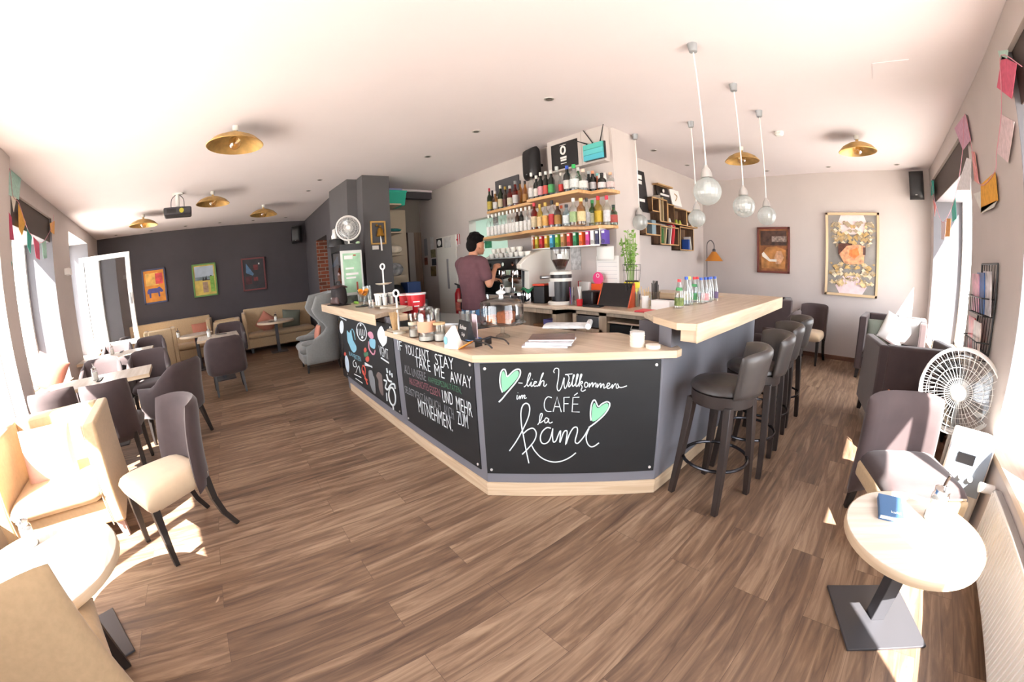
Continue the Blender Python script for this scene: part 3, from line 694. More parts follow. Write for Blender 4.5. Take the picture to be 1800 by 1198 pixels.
# back counter
b = MB(); b.prism([(-4.75, 2.86), (-2.80, 2.87), (-2.72, 2.98), (-1.44, 2.92), (-1.44, 3.55), (-2.462, 4.04), (-2.462, 3.515), (-4.75, 3.515)], 1.02, 1.06)
tag(obj('back_worktop', b, M_oakX, bevel=.01, seg=3), 'greyed oak worktop along rear wall under the espresso machine', 'worktop')
M_cab = grain('greyed_oak_cabinet', '#a8947e', '#c2ae97', (9, 9, .6))
def cabinet(label, x0, x1, y, holes, cat='cabinet', z1=1.02):
    t = thing('base_cabinet', label, cat, ((x0 + x1) / 2, y, .12)); W = x1 - x0; H = z1 - .12
    b = MB(); zz = [0] + sum([[h[0] - .12, h[1] - .12] for h in holes], []) + [H]
    b.box((-W / 2, 0, 0), (-W / 2 + .05, .49, H)); b.box((W / 2 - .05, 0, 0), (W / 2, .49, H)); b.box((-W / 2, .47, 0), (W / 2, .49, H))
    for k in range(0, len(zz), 2): b.box((-W / 2, 0, zz[k]), (W / 2, .47, max(zz[k + 1], zz[k] + .01)))
    obj('body', b, M_cab, t); return t
k1 = cabinet('oak cabinet with open cubby, left of the metal drawer', -3.42, -2.83, 2.90, [(.72, .97)])
k2 = cabinet('oak cabinet with a small metal drawer under the counter', -2.70, -2.30, 3.02, [(.84, .98)])
b = MB(); b.box((-.15, .0, .735), (.15, .4, .845)); dwr = obj('drawer', b, M_metal, k2, bevel=.004)
b = MB(); b.tube([(-.02, -.012, .77), (.02, -.012, .77)], .006, 8); obj('knob', b, M_chrome, dwr)
k3 = cabinet('dark open compartment with a hung shelf right of the metal drawer', -2.29, -1.5, 3.0, [(.55, .985)])
b = MB(); b.box((-.35, .02, .80), (.35, .4, .815)); obj('shelf', b, M_oakX, k3); b = MB(); b.tube([(-.05, .0, .80), (-.05, -.02, .77), (.05, -.02, .77), (.05, .0, .80)], .006, 8); obj('handle', b, M_white, k3)
b = MB(); b.box((-.34, .05, .44), (.34, .46, .78)); obj('recess', b, M_black, k3)
b = MB(); b.cbox((0, 0, .05), (.34, .2, .1)); bx = tag(obj('carton', b, mat('brown_cardboard', '#8b6444', rough=.9), bevel=.004), 'brown cardboard carton in the cubby of the rear counter', 'box'); bx.location = (-3.09, 3.06, .725)
b = MB(); b.cbox((0, 0, .03), (.2, .12, .06)); bx = tag(obj('packet', b, mat('violet_packet', '#6d6aa8', rough=.5), bevel=.004), 'violet packet on the brown carton in the cubby', 'packet'); bx.location = (-3.02, 3.05, .826)

# blackboards
M_chalk = mat('white_chalk_marker', '#dfe7ea', rough=.7); M_cgreen = mat('mint_chalk', '#86c9a0', rough=.8); M_dim = mat('faded_grey_chalk', '#83868a', rough=.8)
M_dimg = mat('faded_green_chalk', '#4c7a5e', rough=.8); M_dimr = mat('faded_rose_chalk', '#8d5a62', rough=.8); M_sky = mat('sky_blue_chalk', '#86bcd0', rough=.8); M_red = mat('red_chalk', '#d05a4c', rough=.8); M_rosec = mat('rose_chalk', '#d295a8', rough=.8)
def board(label, quad, nrm, group='blackboards on the bar front'):
    q = [Vector(p) for p in quad]; n = Vector(nrm).normalized(); o = thing('blackboard', label, 'blackboard', q[3], 0, group)
    b = MB(); f = [p - q[3] for p in q]; b.add([p + n * .0085 for p in f] + [p + n * .0005 for p in f], [(0, 1, 2, 3), (7, 6, 5, 4), (0, 4, 5, 1), (1, 5, 6, 2), (2, 6, 7, 3), (3, 7, 4, 0)])
    obj('panel', b, M_board, o, bevel=.001)
    u = (f[2] - f[3]).normalized()
    for p, sx, sz in ((f[0], 1, -1), (f[1], -1, -1), (f[2], -1, 1), (f[3], 1, 1)):
        b = MB(); c = p + u * .03 * sx + Vector((0, 0, .03 * sz)) + n * .0085; b.tube([c, c + n * .006], .009, 12); obj('screw_cap', b, mat('satin_screw_cap', '#dcdad8', rough=.35, metal=.2), o)
    return o
def fit_text(name, s, m, o, pl, pr, h, n, width_fit=True):
    # letters standing on the line pl -> pr (world), h tall, lying on the board with normal n
    me = text_mesh(s, 1.0, 'LEFT', -.012); me.materials.clear(); me.materials.append(m)
    xs = [v.co.x for v in me.vertices]; ys = [v.co.y for v in me.vertices]; x0, x1, y0, y1 = min(xs), max(xs), min(ys), max(ys)
    pl, pr, n = Vector(pl), Vector(pr), Vector(n).normalized(); up = Vector((0, 0, 1)); d = pr - pl
    for v in me.vertices:
        a, c, zz = (v.co.x - x0) / (x1 - x0), (v.co.y - y0) / (y1 - y0), v.co.z
        v.co = pl + d * a + up * (h * (c - .5)) + n * (.0098 + zz) - o.location
    t = bpy.data.objects.new(name, me); COL.objects.link(t); t.parent = o; return t
BY = 1.262
def by(px, py): return pyy(px, py, BY - .0085)
bd1 = board('blackboard covered in coloured chalk emblems, at the left end of bar', [(-5.13, BY, 1.045), (-3.255, BY, 1.045), (-3.255, BY, .18), (-5.13, BY, .18)], (0, -1, 0))
bd2 = board('blackboard reading IF YOU CAN’T STAY TAKE ME AWAY, in the middle', [(-3.115, BY, .932), (-1.945, BY, .932), (-1.945, BY, .172), (-3.115, BY, .172)], (0, -1, 0))
CN = Vector((1, -1, 0)).normalized()
ca, cb = Vector((-1.882, 1.262, 0)), Vector((-1.095, 2.049, 0)); cu_ = (cb - ca).normalized()
ql, qr = ppl(850, 735, ca, CN), ppl(1156, 735, ca, CN)
ql.z = qr.z = 0
bd3 = board('blackboard with hearts welcoming guests to the café, on the angled front', [ql + Vector((0, 0, .925)), qr + Vector((0, 0, .925)), qr + Vector((0, 0, .172)), ql + Vector((0, 0, .172))], CN)
Z2 = lambda x, y: (690 + x / 5.9875, 580 + y / 5.9875)
for s, x0, yl, x1, yr, h, m in (('IF', 64, 155, 112, 168, 95, M_chalk), ('YOU', 146, 195, 235, 222, 100, M_chalk), ('CAN’T', 257, 232, 398, 275, 115, M_chalk), ('STAY', 460, 300, 655, 355, 118, M_chalk),
        ('TAKE', 250, 325, 408, 378, 112, M_chalk), ('ME', 455, 415, 555, 446, 118, M_chalk), ('AWAY', 618, 485, 845, 550, 120, M_chalk), ('ALL', 135, 405, 200, 422, 85, M_dim), ('UNSERE', 215, 440, 362, 490, 85, M_dim),
        ('KAFFEESPEZIALITÄTEN,', 390, 510, 735, 630, 80, M_dimg), ('HAUSGEMACHTES', 190, 530, 392, 602, 70, M_dimr), ('ESSEN', 405, 620, 512, 660, 82, M_dimr), ('UND', 537, 690, 645, 722, 125, M_chalk), ('MEHR', 683, 762, 850, 838, 140, M_chalk),
        ('SELBSTVERSTÄNDLICH', 140, 608, 515, 790, 95, M_dim), ('AUCH', 553, 830, 655, 882, 112, M_dim), ('ZUM', 695, 915, 805, 962, 135, M_chalk), ('MITNEHMEN.', 283, 790, 640, 985, 140, M_chalk)):
    pl, pr = by(*Z2(x0, yl)), by(*Z2(x1, yr)); c = Z2((x0 + x1) / 2, (yl + yr) / 2)
    h_ = abs(by(c[0], c[1] - h / 11.975).z - by(c[0], c[1] + h / 11.975).z)
    fit_text('chalk_lettering', s, m, bd2, pl, pr, h_, (0, -1, 0))
Z3 = lambda x, y: ppl(840 + x / 4.991, 620 + y / 4.991, ca + CN * .0095, CN) - bd3.location
def stroke(o, lists, m, r=.0042, f=Z3, name='chalk_drawing', smooth=True):
    b = MB()
    for l in lists:
        P = [f(*q) for q in l]; P = cr(P, 4) if (smooth and len(P) > 2) else P
        b.tube(P, r, 6)
    return obj(name, b, m, o)
def fillp(o, pts, m, f, n, name='chalk_fill', lift=.0006):
    P = cr([f(*q) for q in pts], 3, True); b = MB(); b.add([p + n * lift for p in P], [tuple(range(len(P)))]); return obj(name, b, m, o, sharp=None)
H1 = [(215, 345), (200, 300), (193, 240), (200, 180), (215, 150), (235, 145), (245, 165), (255, 205), (275, 195), (310, 160), (345, 143), (370, 150), (372, 185), (355, 225), (315, 280), (260, 345), (215, 400), (185, 430)]
H2 = [(992, 590), (988, 530), (995, 460), (1010, 420), (1028, 415), (1040, 440), (1058, 470), (1090, 445), (1130, 428), (1155, 440), (1150, 480), (1110, 540), (1040, 605), (972, 655)]
fillp(bd3, [(222, 340), (210, 290), (205, 230), (212, 175), (228, 160), (240, 190), (252, 212), (275, 205), (320, 165), (350, 155), (360, 180), (345, 220), (300, 275), (250, 325)], M_cgreen, Z3, CN)
fillp(bd3, [(1003, 598), (1000, 540), (1005, 475), (1018, 440), (1030, 445), (1040, 470), (1058, 482), (1095, 455), (1130, 440), (1145, 455), (1135, 490), (1095, 540), (1040, 588)], M_cgreen, Z3, CN)
stroke(bd3, [H1], M_chalk, .0046, name='chalk_heart'); stroke(bd3, [H2], M_chalk, .0046, name='chalk_heart')
stroke(bd3, [[(355, 262), (392, 265)], [(405, 298), (425, 280), (455, 215), (462, 180), (452, 180), (440, 215), (432, 265), (437, 290), (450, 285), (470, 255), (465, 285), (475, 292), (490, 275), (515, 255), (500, 250), (490, 270), (495, 292), (515, 288), (530, 285), (555, 225), (575, 180), (568, 180), (555, 215), (540, 290)], [(540, 290), (560, 250), (578, 245), (580, 265), (577, 285), (590, 292), (605, 272)], [(478, 232), (480, 229)]], M_chalk, .0029, name='chalk_lettering')
stroke(bd3, [[(672, 175), (665, 160), (680, 135), (705, 138), (710, 165), (705, 230), (695, 290), (700, 325), (715, 330), (735, 295), (757, 215), (755, 270), (762, 310), (775, 300), (795, 245), (800, 215), (788, 192), (765, 190), (830, 183)], [(805, 255), (795, 290), (803, 296), (818, 275), (840, 215), (847, 195), (838, 195), (830, 240), (828, 285), (840, 290), (858, 265), (875, 215), (880, 190), (870, 190), (862, 240), (860, 285), (870, 292), (885, 270), (905, 215), (912, 190), (902, 190), (892, 250), (888, 295)], [(890, 270), (912, 248), (918, 262), (902, 275), (915, 298), (905, 325), (920, 336), (945, 322)],
             [(962, 262), (945, 257), (935, 278), (942, 300), (958, 296), (966, 276), (960, 260)], [(980, 264), (976, 300), (1000, 262), (1008, 268), (1006, 298), (1026, 265), (1036, 270), (1034, 300)], [(1052, 268), (1046, 304), (1072, 268), (1080, 276), (1077, 305), (1096, 273), (1106, 280), (1105, 308), (1125, 298), (1150, 285), (1156, 268), (1142, 265), (1132, 285), (1138, 310), (1160, 305), (1180, 278)], [(1183, 275), (1177, 312), (1203, 270), (1213, 280), (1216, 308), (1235, 300), (1225, 268), (1238, 298), (1265, 302), (1308, 288)]], M_chalk, .003, name='chalk_lettering')
stroke(bd3, [[(345, 370), (342, 403), (352, 402), (365, 375)], [(351, 350), (353, 348)], [(370, 375), (368, 405), (385, 372), (393, 378), (388, 402), (405, 370), (413, 376), (409, 400), (428, 392)]], M_chalk, .0028, name='chalk_lettering')
stroke(bd3, [[(648, 392), (615, 385), (592, 408), (582, 450), (588, 490), (610, 512), (645, 513)]], M_chalk, .003, name='chalk_lettering')
stroke(bd3, [[(660, 515), (695, 385), (732, 518)], [(672, 470), (718, 472)], [(755, 516), (755, 390), (805, 388)], [(755, 445), (795, 445)], [(890, 388), (835, 390), (826, 516), (893, 518)], [(830, 448), (880, 448)], [(845, 373), (876, 350)]], M_chalk, .003, name='chalk_lettering', smooth=False)
stroke(bd3, [[(525, 630), (550, 590), (565, 545), (560, 530), (548, 540), (540, 590), (542, 612), (560, 605), (580, 590)], [(615, 574), (597, 570), (585, 592), (592, 613), (612, 603), (622, 575), (620, 600), (632, 615), (655, 605)]], M_chalk, .0032, name='chalk_lettering')
stroke(bd3, [[(278, 858), (340, 770), (400, 660), (440, 570), (455, 500), (447, 455), (420, 442), (392, 465), (377, 530), (384, 640), (402, 740), (425, 860), (447, 965)], [(402, 705), (440, 672), (485, 661), (512, 700), (500, 760), (455, 822), (390, 888)], [(470, 805), (500, 860), (560, 920), (640, 953), (720, 952), (800, 920), (860, 875)],
             [(640, 660), (605, 655), (565, 690), (548, 740), (558, 785), (590, 795), (625, 770), (650, 700), (657, 662), (654, 720), (662, 778), (685, 770), (705, 720), (725, 680), (722, 735), (720, 785), (750, 700), (775, 680), (783, 705), (770, 803), (800, 720), (835, 660), (868, 652), (873, 690), (855, 760), (857, 786), (880, 790), (925, 740), (950, 700), (975, 660), (950, 730), (960, 790), (990, 822), (1025, 815), (1062, 788)]], M_chalk, .0042, name='chalk_lettering')
# emblems on the left blackboard (scale of the measured crop: 6.657)
NB = Vector((0, -1, 0))
Z1 = lambda x, y: pyy(590 + x / 6.657, 540 + y / 6.657, BY - .0095) - bd1.location
def oval(cx, cy, rx, ry, tilt=0, n=14): return [(cx + rx * cos(2 * pi * i / n) * cos(tilt) - ry * sin(2 * pi * i / n) * sin(tilt), cy + rx * cos(2 * pi * i / n) * sin(tilt) + ry * sin(2 * pi * i / n) * cos(tilt)) for i in range(n)]
def ring(*a): p = oval(*a); return p + [p[0]]
fillp(bd1, oval(70, 230, 24, 78), M_chalk, Z1, NB, 'chalk_emblem')
fillp(bd1, [(132, 270), (160, 300), (175, 265), (205, 380), (240, 450), (242, 500), (215, 528), (185, 500), (160, 440), (140, 390)], M_sky, Z1, NB, 'chalk_emblem'); stroke(bd1, [[(205, 400), (190, 320), (185, 270), (195, 255), (215, 290), (230, 380)]], M_sky, .006, Z1, 'chalk_emblem')
stroke(bd1, [ring(305, 285, 55, 105, -.2)], M_chalk, .007, Z1, 'chalk_emblem'); [stroke(bd1, [q_], M_chalk, .005, Z1, 'chalk_emblem') for q_ in ([(255, 250), (258, 310)], [(275, 250), (280, 325)], [(295, 250), (300, 330)], [(315, 255), (322, 330)], [(335, 260), (342, 330)])]; fillp(bd1, oval(292, 205, 10, 14), M_chalk, Z1, NB, 'chalk_emblem'); fillp(bd1, oval(312, 350, 12, 16), M_chalk, Z1, NB, 'chalk_emblem')
fillp(bd1, [(375, 310), (390, 285), (425, 290), (445, 345), (430, 370), (400, 355)], M_rosec, Z1, NB, 'chalk_emblem'); fillp(bd1, [(395, 375), (430, 370), (465, 385), (460, 480), (420, 470), (400, 440)], M_sky, Z1, NB, 'chalk_emblem'); stroke(bd1, [[(392, 400), (395, 480), (430, 540), (455, 545), (465, 500)]], M_rosec, .010, Z1, 'chalk_emblem')
fillp(bd1, [(535, 215), (580, 300), (600, 330), (597, 410), (560, 455), (545, 450), (500, 370), (490, 290)], M_chalk, Z1, NB, 'chalk_emblem')
fillp(bd1, oval(347, 500, 16, 30), M_red, Z1, NB, 'chalk_emblem'); fillp(bd1, [(330, 530), (375, 520), (380, 570), (345, 580)], M_dimg, Z1, NB, 'chalk_emblem'); fillp(bd1, oval(372, 602, 22, 36), M_red, Z1, NB, 'chalk_emblem')
fillp(bd1, oval(135, 660, 22, 100, -.12), mat('ice_chalk', '#c5d6e6', rough=.8), Z1, NB, 'chalk_emblem'); fillp(bd1, oval(110, 545, 12, 22), M_red, Z1, NB, 'chalk_emblem')
stroke(bd1, [[(225, 615), (205, 640), (215, 690), (245, 690), (235, 640)], [(240, 760), (260, 700), (275, 690), (290, 770)], [(220, 780), (300, 820)], [(235, 830), (315, 885)]], M_chalk, .006, Z1, 'chalk_emblem')
stroke(bd1, [ring(333, 735, 18, 55, -.15), [(325, 740), (340, 790), (375, 900)], [(345, 830), (375, 850)]], M_red, .010, Z1, 'chalk_emblem')
fillp(bd1, [(385, 750), (425, 740), (440, 800), (455, 830), (470, 1000), (440, 990), (405, 900)], M_dim, Z1, NB, 'chalk_emblem'); fillp(bd1, [(475, 800), (500, 755), (540, 790), (545, 850), (560, 1020), (530, 1010), (505, 930), (500, 850)], mat('brown_grey_chalk', '#7a6c68', rough=.8), Z1, NB, 'chalk_emblem')
stroke(bd1, [[(600, 710), (610, 765)], [(635, 740), (640, 790)], [(660, 770), (665, 815)], [(570, 850), (600, 870), (585, 930), (610, 960), (650, 900), (690, 900), (700, 950)], ring(665, 1040, 38, 105, -.12), [(600, 780), (620, 850), (660, 870)], [(600, 1000), (605, 1090)], [(675, 1150), (680, 1195)]], M_chalk, .010, Z1, 'chalk_emblem')
def b1text(s, x0, yl, x1, yr, h, m):
    pl, pr = by(590 + x0 / 6.657, 540 + yl / 6.657), by(590 + x1 / 6.657, 540 + yr / 6.657); c = (590 + (x0 + x1) / 13.3, 540 + (yl + yr) / 13.3)
    fit_text('chalk_lettering', s, m, bd1, pl, pr, abs(by(c[0], c[1] - h / 13.3).z - by(c[0], c[1] + h / 13.3).z), (0, -1, 0))
b1text('VGMT', 520, 500, 628, 550, 115, M_chalk); b1text('BLAU', 165, 535, 215, 555, 42, M_sky); b1text('FRITZEN', 222, 570, 305, 605, 50, M_sky)
stroke(bd1, [[(535, 590), (625, 650)], [(345, 650), (430, 700)], [(345, 672), (425, 690)], [(50, 110), (125, 150)]], M_chalk, .008, Z1, 'chalk_emblem')
# ---------------------------------------------------------------- things on the bar
def P3(px, py, z): return pz(px, py, z)
ZU, ZL, ZB, ZR = 1.14, .98, 1.06, 1.15
M_porc = mat('white_porcelain', '#ebe8e0', rough=.18)
M_enam = mat('aged_white_enamel', '#d9d0bd', rough=.3, var=.04)
M_redm = mat('signal_red', '#c3242c', rough=.4)
M_orange = mat('orange_flesh', '#e8961f', rough=.5, var=.15, scale=30)
M_green = mat('fresh_green', '#7fa83a', rough=.6, var=.15, scale=30)
M_blue = mat('deep_blue', '#23489c', rough=.4)
M_wood = mat('pale_birch', '#cfae80', rough=.6, var=.08, scale=30)
M_paper = mat('white_paper', '#e9e7e3', rough=.8)
M_coffee = mat('coffee_beans', '#3b2115', rough=.55, var=.4, scale=160, bump=.3)
def etagere(label, loc, zs, rs, ztop, group='tiered serving stands'):
    t = thing('tiered_stand', label, 'serving stand', loc, 0, group)
    for z, r in zip(zs, rs):
        b = MB(); b.lathe([(0, z), (r * .6, z), (r, z + .012), (r + .004, z + .018), (r - .008, z + .016), (r * .55, z + .006), (0, z + .006)], 28, False); obj('plate', b, M_enam, t)
    b = MB(); b.lathe([(0, 0), (rs[0] * .55, 0), (rs[0] * .5, zs[0]), (0, zs[0])], 24, False); obj('foot', b, M_enam, t)
    b = MB(); b.tube([(0, 0, zs[0]), (0, 0, ztop - .05)], .008, 8); obj('rod', b, M_white, t)
    b = MB(); b.tube([(.028 * cos(a), 0, ztop - .026 + .028 * sin(a)) for a in [2 * pi * i / 20 for i in range(20)]], .008, 8, closed=True); obj('ring_handle', b, M_white, t)
    t.rotation_euler.z = radians(30)
    return t
def jar(name, label, cat, loc, r, h, m, group=None, fill=None, fh=.4, lid=None, nk=None):
    t = thing(name, label, cat, loc, 0, group); nk = nk or r
    b = MB(); b.lathe([(0, .0), (r * .96, 0), (r, .006), (r, h * .8), (nk, h), (nk - .003, h), (r - .003, h * .8), (r - .003, .008), (0, .008)], 18, False); obj('vessel', b, m, t)
    if fill:
        b = MB(); b.lathe([(0, .009), (r - .004, .009), (r - .004, h * fh), (0, h * fh + .004)], 14, False); obj('contents', b, fill, t)
    if lid:
        b = MB(); b.lathe([(0, h), (nk + .003, h), (nk + .003, h + .014), (0, h + .016)], 18); obj('lid', b, lid, t)
    return t
# upper left worktop
t = thing('camera_bag', 'black and brown camera bag at the left end of the raised worktop', 'bag', (pyy(597, 531, 1.265).x, 1.265, ZU), radians(10))
M_bagb = mat('dark_brown_leatherette', '#4a2e2a', rough=.5, var=.1); M_bagk = mat('black_nylon', '#211a1b', rough=.75, bump=.05, scale=80)
b = MB(); b.pad(lambda u, v: Vector(((u - .5) * .30 * (1 - .25 * v), .0, .01 + .24 * v)), .16, 10, 10, p=6); obj('body', b, M_bagk, t)
b = MB(); b.pad(lambda u, v: Vector(((u - .5) * .27 * (1 - .3 * v), -.075 + .04 * v, .02 + .17 * v)), .05, 8, 8, p=6); obj('front_pocket', b, M_bagb, t)
b = MB(); b.pad(lambda u, v: Vector(((u - .5) * .22, -.09 + .18 * v, .225 + .02 * sin(pi * v))), .035, 8, 8, p=6); obj('flap', b, M_bagb, t)
b = MB(); b.tube(cr([(-.07, 0, .24), (-.05, 0, .30), (.05, 0, .30), (.07, 0, .24)], 5), .009, 6); obj('grab_handle', b, M_bagk, t)
b = MB(); b.cbox((0, -.115, .10), (.03, .004, .022)); obj('badge', b, M_metal, t)
b = MB(); b.box((-.19, -.105, 0), (.17, .09, .012)); obj('strap', b, M_bagk, t, bevel=.005)
b = MB(); b.lathe([(0, 0), (.10, 0), (.105, .008), (.095, .01), (0, .006)], 24, False); o = tag(obj('tray', b, M_black), 'round black tray under the goblet of orange slices', 'tray'); o.location = P3(640, 538, ZU)
t = thing('goblet', 'stemmed glass bowl heaped with orange slices', 'glass', P3(641, 537.5, ZU) + Vector((0, 0, .012)))
b = MB(); b.lathe([(0, 0), (.045, .002), (.012, .012), (.008, .06), (.02, .075), (.065, .13), (.075, .17), (.072, .17), (.06, .13), (0, .08)], 20, False); obj('bowl', b, M_clear, t)
for i in range(9):
    a = i * 2.4; b = MB(); b.at(.035 * cos(a), .035 * sin(a), .135 + .012 * (i % 4), a, .6 + .2 * (i % 3)).lathe([(0, -.005), (.03, -.005), (.03, .005), (0, .005)], 12); loose('orange_slice', 'orange slice heaped in the stemmed glass bowl', 'fruit', b, M_orange, t.location, 'orange slices in the goblet')
for i, (px, h) in enumerate(((642, .21), (650, .22), (634, .17))):
    jar('tumbler', ('tall clear glass behind the goblet of oranges', 'tallest clear glass right of the goblet of oranges', 'short clear glass left of the goblet of oranges')[i], 'glass', P3(px, 531, ZU), .034, h, M_clear, 'clear glasses on the raised worktop')
for i in range(4):
    b = MB(); b.ball((-.05 + .03 * i, .01 * (i % 2), .018), (.024, .018, .018), 10, 6); loose('lime_wedge', 'cut green lime lying beside the camera bag', 'fruit', b, M_green, P3(626, 534, ZU), 'cut limes by the camera bag')
st = P3(678, 541, ZU); etagere('white tiered stand holding lidded jars, on raised worktop', st, (.02, .245), (.115, .085), .46)
for i, (dx, dy) in enumerate(((-.07, -.03), (-.03, -.075), (.03, -.07), (.07, -.025), (.0, .07))):
    jar('storage_jar', ('first', 'second', 'third', 'fourth', 'rear')[i] + ' small white-filled jar from the left on the tiered stand', 'jar', st + Vector((dx * .9, dy, .030)), .029, .115, M_clear, 'jars on the tiered stand', M_porc, .78, M_offw)
jar('tumbler', 'small clear glass just left of the tiered stand with jars', 'glass', P3(653, 541, ZU), .032, .09, M_clear, 'clear glasses on the raised worktop')
def bucket(label, loc, r0, r1, h):
    t = thing('cooler_bucket', label, 'bucket', loc, 0, 'red ice buckets'); M_bk = mat('red_enamel', '#cf2630', rough=.3)
    b = MB(); b.lathe([(0, 0), (r0, 0), (r1, h), (r1 - .006, h), (r0 - .006, .01), (0, .01)], 28, False); obj('body', b, M_bk, t)
    b = MB(); b.lathe([(r1 - .008, h - .012), (r1 + .006, h - .012), (r1 + .006, h + .006), (r1 - .008, h + .006)], 28, False); obj('rim', b, M_white, t)
    d = Vector((-loc[0], -loc[1], 0)).normalized(); u = Vector((-d.y, d.x, 0))
    for z, w in ((h * .68, .07), (h * .5, .055)):
        b = MB(); b.tube([d * (r0 + (r1 - r0) * z / h + .001) + u * x + Vector((0, 0, z)) for x in (-w / 2, w / 2)], .007, 6); obj('lettering_band', b, M_white, t)
    return t
bucket('red ice bucket with white rim, in front of other', (-3.85, 1.80, zat(729, 514, -3.85, 1.80) - .27), .085, .105, .26)
bucket('red ice bucket half hidden behind the white stand', (-4.08, 1.80, zat(712, 515, -4.08, 1.80) - .27), .08, .10, .26)
b = MB(); b.prism([(-4.4, 1.68), (-3.3, 1.62), (-2.7, 2.15), (-3.5, 2.3), (-4.4, 2.05)], .90, zat(729, 514, -3.85, 1.80) - .275); tag(obj('work_shelf', b, M_metal), 'steel work surface behind the bar, under the red buckets', 'work surface')
# lower worktop
s2 = P3(702, 585, ZL); etagere('slim white two-tier stand with wooden stirrers at corner of lower worktop', s2, (.02, .21), (.105, .085), .37)
for i in range(14):
    b = MB(); b.bar((.02 * (i % 4 - 1.5) * .5, .012 * (i // 4 - 1.5), .001), (.045 * (i % 4 - 1.5) * .62, .02 * (i // 4 - 1.5), .15), .006); loose('stirrer', 'pale wooden stirrer standing in the fan on the slim two-tier stand', 'stirrer', b, M_wood, s2 + Vector((-.03, -.02, .03)), 'wooden stirrers')
t = jar('glass_jar', 'straight glass with a rope band and white sugar, by stirrers', 'jar', P3(729, 592, ZL), .042, .19, M_clear, None, M_sugar, .33)
b = MB(); b.lathe([(.0425, .10), (.0445, .10), (.0445, .125), (.0425, .125)], 18, False); obj('band', b, mat('cream_paper_band', '#e6d8bd', rough=.8), t)
t = jar('glass_jar', 'big jar with a peach paper label on the lower worktop', 'jar', P3(752, 598, ZL), .068, .235, M_clear, None, M_sugar, .16, None, .05)
b = MB(); b.lathe([(.0685, .07), (.0695, .07), (.0695, .15), (.0685, .15)], 24, False); lb = obj('label_band', b, mat('peach_kraft_label', '#e0a888', rough=.8), t)
b = MB(); b.lathe([(0, .235), (.055, .235), (.055, .25), (.012, .262), (.016, .278), (0, .284)], 20); obj('glass_stopper', b, M_clear, t)
t = jar('glass_jar', 'small jar with cork lid and white powder beside peach-labelled jar', 'jar', P3(774, 599, ZL), .043, .125, M_clear, None, M_sugar, .45, M_wood)
jar('carafe', 'ribbed glass carafe behind the peach-labelled jar', 'carafe', P3(766, 585, ZL), .05, .20, M_clear)
t = thing('carton', 'white carton printed in blue and orange, lying open on lower worktop', 'package', P3(800, 611, ZL), radians(25))
b = MB(); b.add([(-.06, -.04, 0), (.05, -.04, 0), (.05, .04, 0), (-.06, .04, 0), (-.055, -.03, .09), (.0, -.02, .15), (.0, .02, .15), (-.055, .03, .09), (.03, -.03, .06), (.03, .03, .06)], [(3, 2, 1, 0), (0, 1, 8, 5, 4), (2, 3, 7, 6, 9), (1, 2, 9, 8), (8, 9, 6, 5), (5, 6, 7, 4), (0, 4, 7, 3)]); obj('box', b, M_white, t, bevel=.003)
b = MB(); b.add([(.05, -.04, .0), (.14, -.03, .05), (.14, .04, .05), (.05, .04, .0), (.05, -.04, .004), (.14, -.03, .054), (.14, .04, .054), (.05, .04, .004)], _F); obj('flap', b, M_orange, t)
b = MB(); b.ball((-.045, -.041, .055), (.014, .003, .03), 10, 6); obj('blue_print', b, M_sky, t)
t = thing('saucer', 'blue patterned saucer behind the sunglasses', 'saucer', P3(833, 599, ZL))
b = MB(); b.lathe([(0, 0), (.03, 0), (.06, .014), (.058, .017), (.028, .005), (0, .004)], 24, False); obj('dish', b, mat('cobalt_glaze', '#5f8fd0', rough=.2, var=.4, scale=40), t)
t = thing('chalk_sign', 'small black tent sign with white handwriting on the lower worktop', 'sign', P3(806, 602, ZL) + Vector((-.06, .10, 0)), radians(-8))
b = MB(); b.add([(-.09, -.035, 0), (.09, -.035, 0), (.09, .035, 0), (-.09, .035, 0), (-.09, -.004, .14), (.09, -.004, .14), (.09, .004, .14), (-.09, .004, .14)], _F); obj('card', b, M_board, t)
sn = Vector((0, -.976, .216))
text_on('chalk_lettering', 'Bohne', .045, M_white, t, (.0, -.016, .092), (1, 0, 0), sn); text_on('chalk_lettering', 'Soja', .036, M_white, t, (.02, -.026, .045), (1, 0, 0), sn)
jar('tumbler', 'tall empty glass left of menu stand and cake dome', 'glass', P3(818, 579, ZL), .042, .16, M_clear, 'tall glasses on the lower worktop', nk=.05)
jar('tumbler', 'second tall empty glass, close behind the menu stand', 'glass', P3(829, 577, ZL), .04, .15, M_clear, 'tall glasses on the lower worktop', nk=.047)
b = MB(); b.box((-.045, -.012, 0), (.045, .012, .012)); b.box((-.042, -.002, .01), (.042, .002, .185)); o = tag(obj('menu_stand', b, mat('pale_pink_card', '#e8d2da', rough=.5)), 'pink and white upright menu card beside the cake dome', 'menu'); o.location = P3(836, 596, ZL); o.rotation_euler.z = radians(-10)
